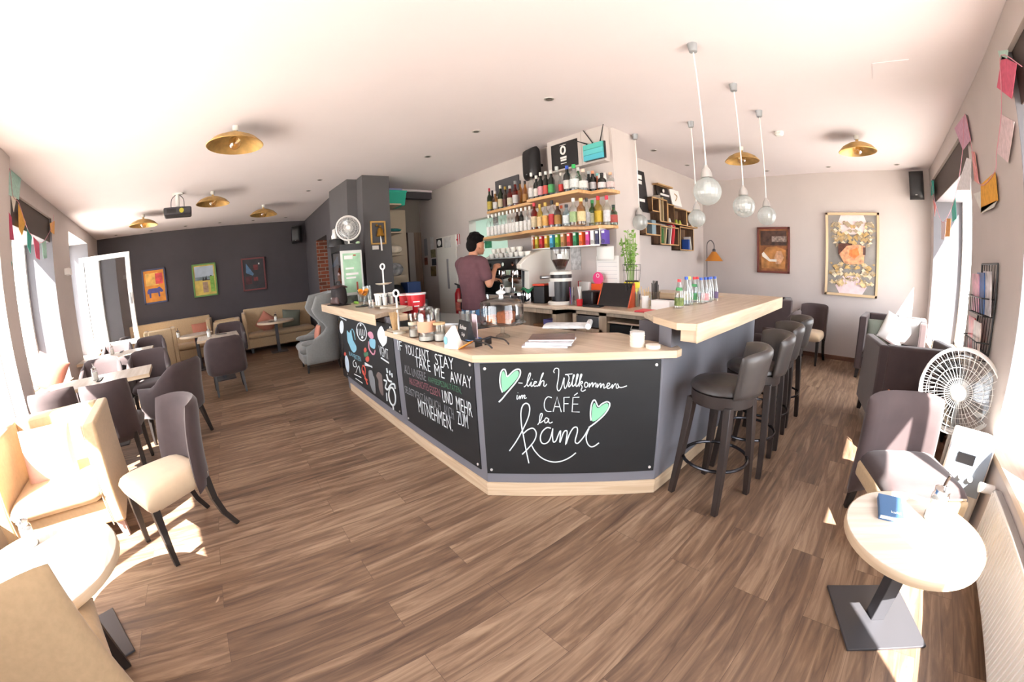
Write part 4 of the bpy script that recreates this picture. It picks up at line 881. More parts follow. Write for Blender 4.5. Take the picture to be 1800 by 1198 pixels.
# cake stand with dome
ck = P3(884, 592, ZL)
t = thing('cake_stand', 'glass cake stand with a knobbed dome over cakes', 'cake stand', ck)
b = MB(); b.lathe([(0, 0), (.055, 0), (.05, .012), (.016, .03), (.012, .06), (.02, .085), (.05, .098), (.165, .10), (.178, .108), (.165, .112), (0, .108)], 32, False); obj('stand', b, M_clear, t)
b = MB(); b.lathe([(.158, .113), (.161, .115), (.161, .240), (.150, .268), (.112, .284), (.03, .290), (.022, .290)], 32, False); dm = obj('dome', b, M_clear, t)
b = MB(); b.lathe([(.022, .284), (.014, .30), (.016, .312), (.036, .325), (.034, .336), (.012, .348), (0, .352)], 20, False); obj('knob', b, mat('frosted_glass_knob', '#dfe3e3', rough=.15), dm)
M_cake = mat('brown_sponge', '#8a4a26', rough=.8, var=.25, scale=60)
for i, (x, y, w, h) in enumerate(((-.055, -.04, .075, .045), (.05, .0, .10, .075))):
    b = MB(); b.cbox((0, 0, h / 2), (w, w, h)); b.cbox((0, 0, h + .004), (w * .96, w * .96, .008)); o = tag(obj('cake', b, M_cake if i else mat('orange_brown_cake', '#b5682c', rough=.8, var=.2, scale=60), bevel=.006), ('small orange-brown cake slice under the glass dome', 'taller brown cake block under the glass dome')[i], 'cake', 'cakes under the dome'); o.location = ck + Vector((x, y, .112)); o.rotation_euler.z = .4
# sunglasses
t = thing('sunglasses', 'black sunglasses lying on the lower worktop', 'sunglasses', P3(850, 609, ZL), (lambda d: atan2(d.y, d.x) - pi / 2)(P3(891, 611, ZL) - P3(850, 604, ZL))); t.scale = (1.15, 1.15, 1.15)
for s in (-1, 1):
    b = MB(); b.pad(lambda u, v: Vector((s * .036 + (u - .5) * .055, 0, .006 + .044 * v)), .005, 8, 6, p=6); obj('lens', b, mat('dark_lens', '#1c1a1c', rough=.08), t)
    b = MB(); b.tube(cr([(s * .067, 0, .045), (s * .068, .06, .044), (s * .066, .11, .040), (s * .062, .145, .020)], 4), .0045, 6); obj('temple', b, M_black, t)
b = MB(); b.tube([(-.068, 0, .046), (-.06, -.001, .05), (0, -.002, .044), (.06, -.001, .05), (.068, 0, .046)], .005, 6); obj('frame', b, M_black, t)
# magazines, newspaper, coasters
for i, (dx, dy, rz, c, lab) in enumerate(((0, 0, .62, '#d9d2d6', 'lowest magazine of the stack in front of the cake stand'), (.012, .015, .66, '#cfd3df', 'second magazine of the stack in front of cake stand'), (.03, .01, .56, '#c9ced8', 'third magazine of the stack with a pale blue cover'), (.0, .05, .70, '#6a4f46', 'topmost dark-pictured magazine under the newspaper'))):
    b = MB(); b.box((-.145, -.105, .001), (.145, .105, .010)); t = thing('magazine', lab, 'magazine', P3(962, 605, ZL) + Vector((dx, dy, .0115 * i)), rz, 'magazines on the bar'); obj('pages', b, M_paper, t)
    b = MB(); b.box((-.147, -.107, 0), (.147, .107, .0012)); b.box((-.147, -.107, .0098), (.147, .107, .0112)); b.box((-.1475, -.107, 0), (-.1455, .107, .0112)); obj('cover', b, mat('magazine_cover_%d' % i, c, rough=.3, var=.35, scale=14), t)
b = MB(); b.pad(lambda u, v: Vector(((u - .5) * .34, (v - .5) * .22, .012 * sin(pi * v))), .022, 8, 8, p=10); nb_ = MB(); nb_.tube([(.165, -.115, .014), (.165, .115, .014)], .022, 12); o = tag(obj('newspaper', b, mat('newsprint', '#cfd2d4', rough=.8, var=.22, scale=22, stretch=(1, 4, 1))), 'folded newspaper lying on top of the magazines', 'newspaper'); o.location = P3(992, 588, ZL) + Vector((0, .03, .062)); o.rotation_euler = (0, 0, .62); obj('rolled_edge', nb_, MATS['newsprint'], o)
M_coast = mat('beer_mat_board', '#e4dccd', rough=.85, var=.05, scale=20)
cs = P3(1120, 608, ZL)
for i in range(13):
    b = MB(); b.lathe([(0, 0), (.0465, 0), (.0465, .0068), (0, .0068)], 24); o = tag(obj('beer_mat', b, M_coast if i < 11 else mat('printed_beer_mat', '#d5d3cf', rough=.8, var=.2, scale=50)), 'round board coaster in the tall stack at right end of lower worktop', 'coaster', 'stacked coasters'); o.location = cs + Vector((.002 * sin(i * 3), .002 * cos(i * 2), .0072 * i))
for i in range(3):
    b = MB(); b.lathe([(0, 0), (.046, 0), (.046, .0068), (0, .0068)], 24); o = tag(obj('beer_mat', b, M_coast), 'coaster in the low pile right of tall coaster stack', 'coaster', 'low pile of coasters'); o.location = P3(1148, 611, ZL) + Vector((0, 0, .0072 * i))

# ---- rear worktop
t = thing('espresso_machine', 'two-group espresso machine with white side panel', 'espresso machine', (-3.78, 3.2, ZB + .03))
b = MB(); b.box((-.42, -.26, .06), (.38, .24, .46)); obj('body', b, mat('anthracite_metal', '#2a2a2e', rough=.35, metal=.3), t, bevel=.01)
def side(x0, x1, nm, m):
    b = MB(); pr = [(-.24, .04), (-.20, .04), (.26, .04), (.26, .50), (.16, .60), (.0, .585), (-.24, .50), (-.34, .42), (-.335, .37), (-.22, .34)]
    n = len(pr); b.add([(x0, y, z) for y, z in pr] + [(x1, y, z) for y, z in pr], [tuple(range(n)), tuple(range(2 * n - 1, n - 1, -1))] + [(i, (i + 1) % n, n + (i + 1) % n, n + i) for i in range(n)]); return obj(nm, b, m, t, bevel=.008)
side(.38, .46, 'side_panel', M_offw); side(-.50, -.42, 'side_panel', M_offw)
b = MB(); b.box((-.42, -.33, .36), (.38, -.18, .50)); obj('control_hood', b, M_black, t, bevel=.02, seg=3)
b = MB(); b.box((-.42, -.20, .50), (.38, .20, .515)); obj('cup_tray', b, M_metal, t)
b = MB(); b.box((-.42, -.34, .06), (.38, -.05, .09)); obj('drip_tray', b, M_chrome, t)
b = MB(); b.box((-.42, -.265, .09), (.38, -.262, .36)); obj('splash_panel', b, M_chrome, t)
for i, x in enumerate((-.25, .02, .25)):
    b = MB(); b.at(x, -.27, .27).lathe([(0, .09), (.04, .09), (.045, .05), (.045, .02), (.036, 0), (0, 0)], 16, False); g = obj('group_head', b, M_chrome, t)
    b = MB(); b.tube([(x, -.30, .285), (x, -.36, .282), (x + .01, -.44, .272)], [.012, .014, .016], 8); obj('portafilter_handle', b, M_black, g)
for x in (-.36, -.12, .14, .32):
    b = MB(); b.tube([(x, -.33, .43), (x, -.345, .43)], .022, 12); obj('knob', b, M_chrome, t)
b = MB(); b.tube(cr([(.34, -.32, .36), (.36, -.38, .30), (.36, -.39, .16)], 5), .007, 8); obj('steam_wand', b, M_chrome, t)
for x in (-.4, .36):
    for y in (-.2, .2):
        b = MB(); b.at(x, y, -.03).lathe([(0, 0), (.025, 0), (.02, .08), (0, .08)], 10); obj('foot', b, M_chrome, t)
ZC = ZB + .03 + .515
cupb = None
def cup(label, loc, r=.042, h=.06, group='cups on the espresso machine'):
    t = thing('coffee_cup', label, 'cup', loc, random.random() * 6, group)
    b = MB(); b.lathe([(0, 0), (r * .6, 0), (r * .9, h * .5), (r, h), (r - .004, h), (r * .85, h * .5), (r * .5, .006), (0, .006)], 18, False); obj('bowl', b, M_porc, t)
    b = MB(); b.tube(cr([(r * .93, 0, h * .85), (r + .018, 0, h * .7), (r + .014, 0, h * .35), (r * .8, 0, h * .3)], 4), .005, 6); obj('handle', b, M_porc, t)
    return t
c0 = cup('', (0, 0, 0)); first = True; names = ['first', 'second', 'third', 'fourth', 'fifth', 'sixth', 'seventh', 'eighth']
for lv in range(2):
    for i in range(8 - lv * 2):
        lab = names[i] + ' white cup from the left in the ' + ('lower' if lv == 0 else 'upper') + ' front row on the espresso machine'
        loc = (-4.13 + .099 * i + lv * .05, 3.07 + .012 * (i % 2), ZC + .063 * lv)
        if first: c0.location = loc; c0['label'] = lab; first = False
        else: dup(c0, lab, loc, random.random() * 6)
for i in range(6):
    dup(c0, names[i] + ' white cup from the left in the back row on the espresso machine', (-4.10 + .11 * i, 3.24, ZC), random.random() * 6)
dup(c0, 'white cup under the spout of the espresso machine near the hand', (-3.62, 2.90, ZB + .121), 1.2)
for i, x in enumerate((-3.78, -3.56, -3.46)):
    t = jar('milk_jug', ('steel milk jug left of the spout on the machine', 'steel milk jug in the middle of drip tray', 'steel milk jug by the white side panel')[i], 'jug', (x, 2.95 + .02 * i, ZB + .121), .042, .10, M_chrome, 'steel milk jugs', nk=.03)
# grinder
gp = Vector((-2.93, 3.10, ZB))
t = thing('coffee_grinder', 'white and black coffee grinder with beans in its hopper', 'coffee grinder', gp, radians(40))
b = MB(); b.lathe([(0, 0), (.15, 0), (.155, .02), (.14, .035), (0, .035)], 28); obj('base', b, M_offw, t)
b = MB(); b.lathe([(0, .035), (.11, .035), (.112, .25), (0, .25)], 28); obj('housing', b, M_black, t)
b = MB(); b.lathe([(.10, .25), (.122, .25), (.125, .285), (.10, .285)], 28); b.lathe([(.10, .325), (.125, .325), (.118, .355), (.05, .37), (0, .37)], 28); obj('collar', b, M_offw, t)
b = MB(); b.lathe([(.118, .285), (.118, .325)], 28, False); obj('band', b, M_black, t)
b = MB(); b.lathe([(.04, .37), (.05, .38), (.105, .50), (.105, .60)], 24, False); obj('hopper', b, M_clear, t)
b = MB(); b.lathe([(0, .376), (.046, .385), (.094, .485), (0, .495)], 20, False); obj('beans', b, M_coffee, t)
b = MB(); b.lathe([(0, .60), (.11, .60), (.11, .622), (0, .625)], 24); obj('hopper_lid', b, M_black, t)
b = MB(); b.tube([(-.125, -.05, .30), (-.21, -.12, .30)], .02, 10); b.cbox((-.10, -.06, .17), (.06, .06, .16)); obj('doser', b, M_metal, t)
b = MB(); b.cbox((-.0, -.113, .52), (.05, .004, .05)); obj('logo_plate', b, M_white, t)
def simple(name, label, cat, b, m, loc, rz=0, bevel=.004, group=None):
    o = tag(obj(name, b, m, bevel=bevel), label, cat, group); o.location = loc; o.rotation_euler.z = rz; return o
t = thing('knock_box', 'black knock box with an orange-red edge by the grinder', 'knock box', (-3.20, 3.08, ZB), .2)
b = MB(); b.cbox((0, 0, .10), (.15, .18, .20)); obj('bin', b, M_black, t, bevel=.01); b = MB(); b.cbox((0, 0, .21), (.16, .19, .02)); obj('rim', b, mat('orange_red', '#d9482a', rough=.4), t, bevel=.004)
t = jar('milk_jug', 'large steel jug draped with a green cloth, right of espresso machine', 'jug', (-3.34, 2.98, ZB), .055, .14, M_chrome, None, nk=.045)
b = MB(); b.pad(lambda u, v: Vector(((u - .5) * .13, (v - .5) * .13, .15 + .03 * sin(5 * u) * cos(4 * v))), .02, 8, 8); obj('cloth', b, mat('bottle_green_cloth', '#2c7a52', rough=.9), t)
jar('pepper_mill', 'small black tamper with steel foot beside the espresso machine', 'tamper', (-3.44, 2.94, ZB), .028, .10, M_black, lid=M_metal)
t = jar('pen_glass', 'glass holding pens between grinder and red folder', 'glass', P3(1005, 536, ZB), .032, .10, M_clear)
for i, c in enumerate(('#c3242c', '#23489c', '#d9d9d9', '#1b1a1c')):
    b = MB(); b.bar((.01 * (i - 1.5), 0, .01), (.022 * (i - 1.5), .01 * (-1) ** i, .19), .006); loose('pen', ('red', 'blue', 'light grey', 'black')[i] + ' pen in the glass beside the coffee grinder', 'pen', b, mat('pen_' + c[1:], c, rough=.4), t.location, 'pens in the glass')
t = thing('clip_box', 'red clip pot beside the pen glass', 'pot', P3(1019, 537, ZB)); b = MB(); b.lathe([(0, 0), (.03, 0), (.035, .07), (0, .07)], 14); obj('pot', b, M_redm, t)
for i in range(3):
    b = MB(); b.bar((.0, 0, .05), (.02 * (i - 1), .0, .20), .007); loose('pen', 'white pen standing in the red clip pot', 'pen', b, M_white, t.location, 'pens in the red pot')
b = MB(); b.box((-.09, -.02, 0), (.09, .02, .23)); t = simple('ring_binder', 'white ring binder with red spine standing at the wall', 'binder', b, M_paper, (-2.86, 3.42, ZB), -.2)
b = MB(); b.box((-.098, -.024, 0), (-.09, .024, .235)); obj('spine', b, M_redm, t)
t = thing('gift_bag', 'pink and orange cardboard tag standing behind the till printer', 'tag', (-2.66, 3.42, ZB))
b = MB(); b.box((-.09, -.02, 0), (.09, .02, .21)); obj('orange_box', b, mat('neon_orange', '#ef5a1e', rough=.5), t, bevel=.004)
b = MB(); b.lathe([(0, -.006), (.07, -.006), (.07, .006), (0, .006)], 20); pk = obj('pink_disc', b, mat('neon_pink', '#e8417f', rough=.5), t); pk.location = (0, -.005, .27); pk.rotation_euler.x = pi / 2
b = MB(); b.tube([(.02 * cos(a), -.008, .30 + .02 * sin(a)) for a in [2 * pi * i / 14 for i in range(14)]], .005, 6, closed=True); obj('ring_print', b, M_white, t)
t = thing('till_printer', 'black receipt printer beside the till screen', 'printer', (-2.58, 3.22, ZB), -.1)
b = MB(); b.cbox((0, 0, .075), (.16, .19, .15)); obj('housing', b, M_black, t, bevel=.012); b = MB(); b.cbox((0, -.02, .152), (.09, .02, .004)); obj('paper_slot', b, M_dkmetal, t)
t = thing('till_screen', 'slanted black till screen with orange sides', 'till', (-2.26, 3.16, ZB), .12)
b = MB(); b.add([(-.17, -.04, .01), (.17, -.04, .01), (.17, -.02, .01), (-.17, -.02, .01), (-.17, .07, .235), (.17, .07, .235), (.17, .09, .235), (-.17, .09, .235)], _F); obj('screen', b, mat('black_glass_screen', '#101014', rough=.1), t, bevel=.004)
for s in (-1, 1):
    b = MB(); b.add([(s * .17, -.045, .0), (s * .182, -.045, .0), (s * .182, .13, .0), (s * .17, .13, .0), (s * .17, .075, .235), (s * .182, .075, .235), (s * .182, .10, .235), (s * .17, .10, .235)], _F); obj('side_frame', b, mat('burnt_orange', '#c2502a', rough=.5), t)
b = MB(); b.box((-.30, -.13, 0), (-.1, -.03, .02)); obj('card_reader', b, M_black, t, bevel=.006)
def stickglass(label, px, py, r, h, n, m, L, vm, spread=1.0, what='straw', lab2=''):
    t = jar('straw_glass', label, 'glass', P3(px, py, ZB), r, h, vm, 'glasses of straws and spoons', nk=r * 1.15)
    for i in range(n):
        a = i * 2.4; k = sqrt((i + .5) / n) * r * .7
        b = MB(); b.tube([(k * cos(a), k * sin(a), .01), (k * cos(a) * (1.9 * spread), k * sin(a) * (1.9 * spread), L * (.92 + .08 * sin(i * 5)))], .0035, 6); loose(what, lab2, what, b, m, t.location, lab2)
    return t
stickglass('glass of black straws right of the till screen', 1107, 539, .045, .14, 16, M_black, .25, M_clear, 1.0, 'straw', 'black straw in the glass right of the till screen')
stickglass('glass of pale spoons just left of the white beaker', 1119, 539, .035, .13, 8, M_metal, .17, M_clear, 1.0, 'spoon', 'steel spoon handle in the glass left of white beaker')
stickglass('white beaker holding wooden sticks', 1134, 541, .033, .12, 5, M_wood, .21, M_white, 1.0, 'stick', 'wooden stick standing in the white beaker')
stickglass('tall glass packed with black drinking straws beside the wall ledge', 1151, 538, .05, .15, 20, M_black, .26, M_clear, .6, 'straw', 'black straw in the tall packed glass beside the wall ledge')
b = MB(); b.cbox((0, 0, .045), (.20, .10, .09)); simple('box', 'white cardboard box lying by the first water bottle', 'box', b, M_paper, P3(1168, 545, ZB) + Vector((-.03, .02, 0)), -.05)
b = MB(); b.cbox((0, 0, .007), (.24, .17, .014)); simple('folder', 'red folder lying at the corner of the rear worktop', 'folder', b, mat('coral_red_card', '#d9404a', rough=.5), P3(1143, 548, ZB), .1)
# basil in a yellow pot
t = thing('potted_basil', 'green herb in a yellow-banded pot against the pillar', 'potted plant', (-2.27, 3.50, ZB))
b = MB(); b.lathe([(0, 0), (.055, 0), (.075, .17), (0, .17)], 20); obj('glass_holder', b, mat('pale_yellow_glass', '#e8e27a', rough=.25), t)
b = MB(); b.lathe([(.07, .17), (.083, .175), (.086, .235), (.07, .235), (.0, .225)], 20, False); obj('yellow_band', b, mat('lemon_yellow', '#e9dc3a', rough=.5), t)
b = MB(); b.lathe([(0, .226), (.072, .226), (.072, .25), (0, .25)], 16); obj('soil', b, mat('potting_soil', '#2b201a', rough=.9), t)
M_leaf = mat('basil_leaf', '#6f9a3c', rough=.55, var=.3, scale=30); b = MB(); s_ = MB(); R_ = random.Random(3)
for i in range(26):
    a = R_.random() * 6.28; k = R_.random() ** .5 * .085; H_ = .25 + .36 * (1 - (k / .1) ** 2 * .4) * R_.uniform(.45, 1); top = Vector((k * cos(a) * 1.3, k * sin(a) * 1.3, .235 + H_))
    s_.tube([(k * .5 * cos(a), k * .5 * sin(a), .24), top], .003, 5)
    for j in range(9):
        f_ = R_.uniform(.3, 1); c = Vector((k * .5 * cos(a), k * .5 * sin(a), .24)).lerp(top, f_); e = Euler((R_.uniform(-1, 1), R_.uniform(-.9, .9), R_.random() * 6.28)).to_matrix(); L = R_.uniform(.028, .05)
        b.add([c + e @ Vector(q) * L for q in ((0, 0, 0), (.5, .33, .1), (1, 0, -.05), (.5, -.33, .1), (.5, 0, .02))], [(0, 4, 1), (1, 4, 2), (2, 4, 3), (3, 4, 0)])
obj('stems', s_, mat('basil_stem', '#86a35a', rough=.6), t); obj('foliage', b, M_leaf, t, sharp=None)
b = MB()
for z in (.36, .42): b.tube([(.095 * cos(q), .095 * sin(q), z) for q in [2 * pi * i / 20 for i in range(20)]], .002, 5, closed=True)
for i in range(8): b.tube([(.085 * cos(i * pi / 4), .085 * sin(i * pi / 4), .23), (.096 * cos(i * pi / 4), .096 * sin(i * pi / 4), .42)], .002, 5)
obj('wire_guard', b, M_black, t)
# water bottles on the right worktop
M_water = glass('bottle_glass', (.93, .96, .95), 1.2)
capc = {'r': mat('red_cap', '#d7323a', rough=.4), 'b': mat('blue_cap', '#2c55b8', rough=.4), 'y': mat('yellow_cap', '#d8cf6a', rough=.4)}
M_lg = mat('green_bottle_label', '#3f8a52', rough=.5, var=.3, scale=30); M_lb = mat('blue_white_label', '#b9c9e2', rough=.5, var=.3, scale=40); M_lr = mat('red_white_label', '#d99a9c', rough=.5, var=.3, scale=40)
def water(label, px, py, cap, lab, s=1.0, neck=None):
    t = thing('water_bottle', label, 'bottle', P3(px, py, ZR), 0, 'water bottles on the bar')
    b = MB(); b.lathe([(0, 0), (.034 * s, 0), (.036 * s, .01), (.035 * s, .09 * s), (.026 * s, .14 * s), (.014 * s, .19 * s), (.012 * s, .205 * s)], 18, False); obj('glass_body', b, M_water, t)
    b = MB(); b.lathe([(0, .2 * s), (.0145 * s, .2 * s), (.0145 * s, .222 * s), (0, .223 * s)], 14); obj('cap', b, capc[cap], t)
    if lab:
        b = MB(); b.lathe([(.0366 * s, .02), (.0372 * s, .02), (.0366 * s, .08 * s), (.036 * s, .08 * s)], 18, False); obj('label_wrap', b, lab, t)
    if neck:
        b = MB(); b.lathe([(.0275 * s, .135 * s), (.029 * s, .135 * s), (.023 * s, .158 * s), (.021 * s, .158 * s)], 16, False); obj('neck_label', b, neck, t)
    return t
water('red-capped water bottle with green label, at the near end of the row', 1193.5, 541, 'r', mat('green_red_label', '#6a7a3a', rough=.5, var=.5, scale=25), 1.0, M_lg)
water('blue-capped plain bottle second from the near end', 1206, 536, 'b', None, 1.05)
water('yellow-capped plain bottle behind the first two', 1211, 535, 'y', None, 1.05)
water('first of two red-capped bottles in the middle of the bottle row', 1220, 530, 'r', M_lg, 1.0, M_lg)
water('second of two red-capped bottles in the middle of the bottle row', 1225, 529, 'r', M_lb, 1.0)
water('blue-capped bottle in front of the two middle red caps', 1231.5, 533, 'b', None, 1.0)
water('blue-capped bottle with a red label, fourth from far end', 1239, 531, 'b', M_lr, 1.0)
water('blue-capped bottle third from the far end', 1245, 530, 'b', None, 1.0)
water('blue-capped bottle second from the far end', 1249, 528, 'b', None, 1.0)
water('blue-capped bottle with dark label at the far end of the row', 1256, 527, 'b', mat('violet_label', '#56406a', rough=.5), 1.0)
# ---------------------------------------------------------------- bottle shelves
ZS1, ZS2 = 2.28, 1.905
M_shelf = grain('oak_shelf', '#b88a58', '#d6ab78', (.6, 8, 8))
b = MB(); b.prism([(-4.42, 3.52), (-4.42, 3.225), (-3.43, 3.225), (-3.43, 3.09), (-2.64, 3.10), (-2.62, 3.30), (-2.44, 3.30), (-2.40, 3.40), (-2.40, 3.52)], ZS1 - .035, ZS1)
tag(obj('bottle_shelf', b, M_shelf, bevel=.003), 'upper oak wall shelf full of spirit bottles', 'shelf')
b = MB(); b.prism([(-4.52, 3.52), (-4.52, 3.08), (-3.45, 3.06), (-3.45, 3.02), (-2.92, 3.02), (-2.74, 3.30), (-2.55, 3.30), (-2.44, 3.42), (-2.44, 3.52)], ZS2 - .035, ZS2)
tag(obj('bottle_shelf', b, M_shelf, bevel=.003), 'lower oak wall shelf with a row of syrup bottles', 'shelf')
BM = {}
def bg(name, tint): return glass('bottle_' + name, tint, 1.0)
TINT = dict(c=(.93, .95, .94), dg=(.10, .16, .09), gr=(.12, .42, .16), br=(.22, .10, .04), am=(.75, .48, .16), rd=(.62, .06, .05), bk=(.03, .03, .035), pb=(.72, .86, .93), ye=(.93, .80, .30), or_=(.85, .30, .06))
def bottle(label, x, y, z, h, r, tint, cap, lab, group, lo=.14, hi=.46, sh=.60, capf=.12):
    t = thing('bottle', label, 'bottle', (x, y, z), random.random() * 6, group)
    if tint in ('bk', 'dg'):
        m = mat('bottle_opaque_' + tint, (.018, .02, .018, 1) if tint == 'bk' else (.02, .03, .016, 1), rough=.12)
    else: m = bg(tint, TINT[tint])
    b = MB(); b.lathe([(0, 0), (r * .95, 0), (r, .01), (r, h * sh), (r * .9, h * (sh + .06)), (r * .42, h * (sh + .16)), (r * .36, h * .93), (r * .38, h)], 14); obj('glass_body', b, m, t)
    if cap:
        b = MB(); b.lathe([(r * .40, h * (1 - capf)), (r * .44, h * (1 - capf)), (r * .44, h + .004), (0, h + .005)], 12, False); obj('cap', b, mat('cap_' + cap.lstrip('#'), cap, rough=.4), t)
    if lab:
        b = MB(); b.lathe([(r + .0008, h * lo), (r + .0016, h * lo + .002), (r + .0016, h * hi), (r + .0008, h * hi)], 14, False); obj('label_wrap', b, mat('label_' + lab.lstrip('#'), tuple(v * .72 for v in C(lab)[:3]) + (1,), rough=.6, var=.12, scale=60), t)
    return t
Zp = lambda X, Y: (840 + X / 5.989, 220 + Y / 5.989)
GU, GLo = 'bottles on the upper shelf', 'bottles on the lower shelf'
UP = [  # X, top Y, y depth, radius, tint, cap, label, words
 (118, 665, 3.36, .036, 'dg', '#a32032', '#cdb84e', 'dark bottle with red cap and yellow label, first on the left of the upper shelf'),
 (150, 690, 3.42, .036, 'bk', '#1b1a1c', '#3a3a3a', 'near-black bottle second from the left on the upper shelf'),
 (180, 698, 3.36, .038, 'am', '#e0ddd6', '#e4e2dd', 'amber bottle with white label third from the left on the upper shelf'),
 (233, 605, 3.38, .042, 'dg', '#cfc9b8', '#d9c9a4', 'olive bottle with pale stopper and cream label, fourth on the upper shelf'),
 (285, 650, 3.38, .040, 'br', '#b08c3c', '#5a2a22', 'brown bottle with golden cap, fifth from the left on the upper shelf'),
 (335, 640, 3.36, .044, 'rd', '#c9c9c6', '#e5dcc3', 'round-shouldered dark red bottle with cream label, sixth on the upper shelf'),
 (390, 590, 3.36, .042, 'rd', '#8f8f8f', '#e6e0e0', 'bottle with tall white label and red base, seventh on the upper shelf'),
 (440, 585, 3.36, .034, 'am', '#3a3a3a', None, 'slim amber bottle with pourer, eighth on the upper shelf'),
 (492, 590, 3.36, .034, 'am', '#3a3a3a', '#c08a4a', 'second slim amber bottle with pourer, ninth on the upper shelf'),
 (560, 505, 3.24, .042, 'c', '#dcdcd8', '#ecebe8', 'clear bottle with tall white label where the upper shelf steps forward'),
 (612, 535, 3.22, .040, 'bk', '#c8c8c4', '#e8e2da', 'black bottle with white diamond label on the upper shelf'),
 (657, 500, 3.22, .040, 'bk', '#d8d8d4', '#e2a4ac', 'black bottle with pink diamond label on the upper shelf'),
 (711, 490, 3.22, .040, 'bk', '#d8d8d4', '#d8584e', 'black bottle with red diamond label on the upper shelf'),
 (768, 478, 3.22, .042, 'bk', '#d8d8d4', '#4fae62', 'black bottle with green diamond label on the upper shelf'),
 (828, 440, 3.24, .050, 'c', '#cfd6d6', None, 'big clear decanter on the upper shelf right of the green-diamond bottle'),
 (872, 505, 3.20, .032, 'c', '#d6d0c8', '#d13b34', 'clear bottle with red label on the upper shelf'),
 (935, 432, 3.20, .046, 'bk', '#2c4db0', '#e9e6de', 'black bottle with tall blue cap and white diamond on the upper shelf'),
 (1006, 418, 3.20, .050, 'c', '#2fae5a', '#e8eceb', 'clear bottle with bright green cap on the upper shelf'),
 (1052, 450, 3.34, .040, 'gr', '#e3e3df', None, 'green bottle behind, right of the bright green cap on the upper shelf'),
 (1102, 468, 3.26, .052, 'c', '#e2c9b4', '#ecebe6', 'wide round clear bottle with white label on the upper shelf'),
 (1162, 488, 3.40, .038, 'bk', '#d9dcdc', '#d9dcdc', 'black bottle with grey-white neck band on the upper shelf'),
 (1206, 486, 3.38, .042, 'bk', '#d58a6a', '#d9d5d8', 'squat black bottle with salmon cap on the upper shelf'),
 (1256, 512, 3.42, .040, 'or_', '#7fc3c0', None, 'orange-red bottle with teal cap on the upper shelf'),
 (1302, 512, 3.38, .046, 'bk', '#1b1a1c', '#e3dede', 'black bottle with large white label second from the right on the upper shelf'),
 (1392, 508, 3.42, .044, 'c', '#e0b08e', '#e6cfcb', 'clear bottle with pink-white label, last on the right of the upper shelf')]
for X, T, y, r, ti, cp, lb, lab in UP:
    p = pyy(*Zp(X, T), y); bottle(lab, p.x, y, ZS1, max(.19, min(.36, p.z - ZS1)), r, ti, cp, lb, GU)
NTH = ['first', 'second', 'third', 'fourth', 'fifth', 'sixth', 'seventh', 'eighth', 'ninth', 'tenth', 'eleventh', 'twelfth']
for i, X in enumerate((108, 148, 188, 224, 262, 305, 342, 376, 412, 455, 500, 544)):
    p = pyy(*Zp(X, 905 - i * 3.2), 3.16); dk = i in (8, 9)
    bottle(NTH[i] + ' syrup bottle from the left on the lower shelf, ' + ('dark with' if dk else 'clear neck and') + ' white label', p.x, 3.16, ZS2, .30, .032, ('br' if i == 8 else 'bk') if dk else 'c', '#e4e2de', '#eeece8', 'syrup bottles on the lower shelf', .06, .46)
LOW = [
 (590, 820, 3.14, .040, 'rd', '#d23446', '#e8d6b0', 'red liqueur bottle with red cap and cream label, after the syrups'),
 (650, 835, 3.12, .040, 'ye', '#c7a64e', '#e6c58e', 'cream-coloured bottle with gold cap on the lower shelf'),
 (708, 818, 3.12, .042, 'c', '#c7a64e', '#e8b25e', 'clear bottle with gold cap and orange-yellow label on the lower shelf'),
 (776, 795, 3.12, .042, 'c', '#1b1a1c', '#c9303a', 'bottle with black cap and red-white label on the lower shelf'),
 (836, 820, 3.12, .042, 'br', '#d9a860', '#b4823c', 'brown bottle with amber label on the lower shelf'),
 (876, 848, 3.20, .036, 'c', '#e0603a', '#ece8e2', 'clear bottle with orange-red cap and white label on the lower shelf'),
 (930, 838, 3.12, .044, 'pb', '#2a2a2e', '#e6ecee', 'square pale blue bottle with white label on the lower shelf'),
 (1002, 772, 3.12, .044, 'c', '#e2e2de', '#a9c48e', 'tall clear bottle with green-white label on the lower shelf'),
 (1082, 772, 3.14, .046, 'am', '#d9c07a', '#e5cf9c', 'amber bottle with tall cream label on the lower shelf'),
 (1142, 768, 3.32, .036, 'c', '#3a3a3a', '#dfe3e6', 'clear bottle with pale label where the lower shelf steps back'),
 (1202, 792, 3.38, .042, 'gr', '#2f8f4a', '#dfe6c8', 'green bottle with pale label on the lower shelf'),
 (1262, 750, 3.38, .046, 'ye', '#d9323e', '#e5c038', 'bottle with red cap and bright yellow label on the lower shelf'),
 (1352, 745, 3.40, .044, 'c', '#d9324e', '#e9e7ea', 'clear bottle with red cap and tall white label on the lower shelf'),
 (1425, 842, 3.44, .042, 'gr', '#20342a', '#b64a40', 'dark green bottle with red label, last on the right of the lower shelf')]
for X, T, y, r, ti, cp, lb, lab in LOW:
    p = pyy(*Zp(X, T), y); bottle(lab, p.x, y, ZS2, max(.2, min(.34, p.z - ZS2)), r, ti, cp, lb, GLo, .12, .5)
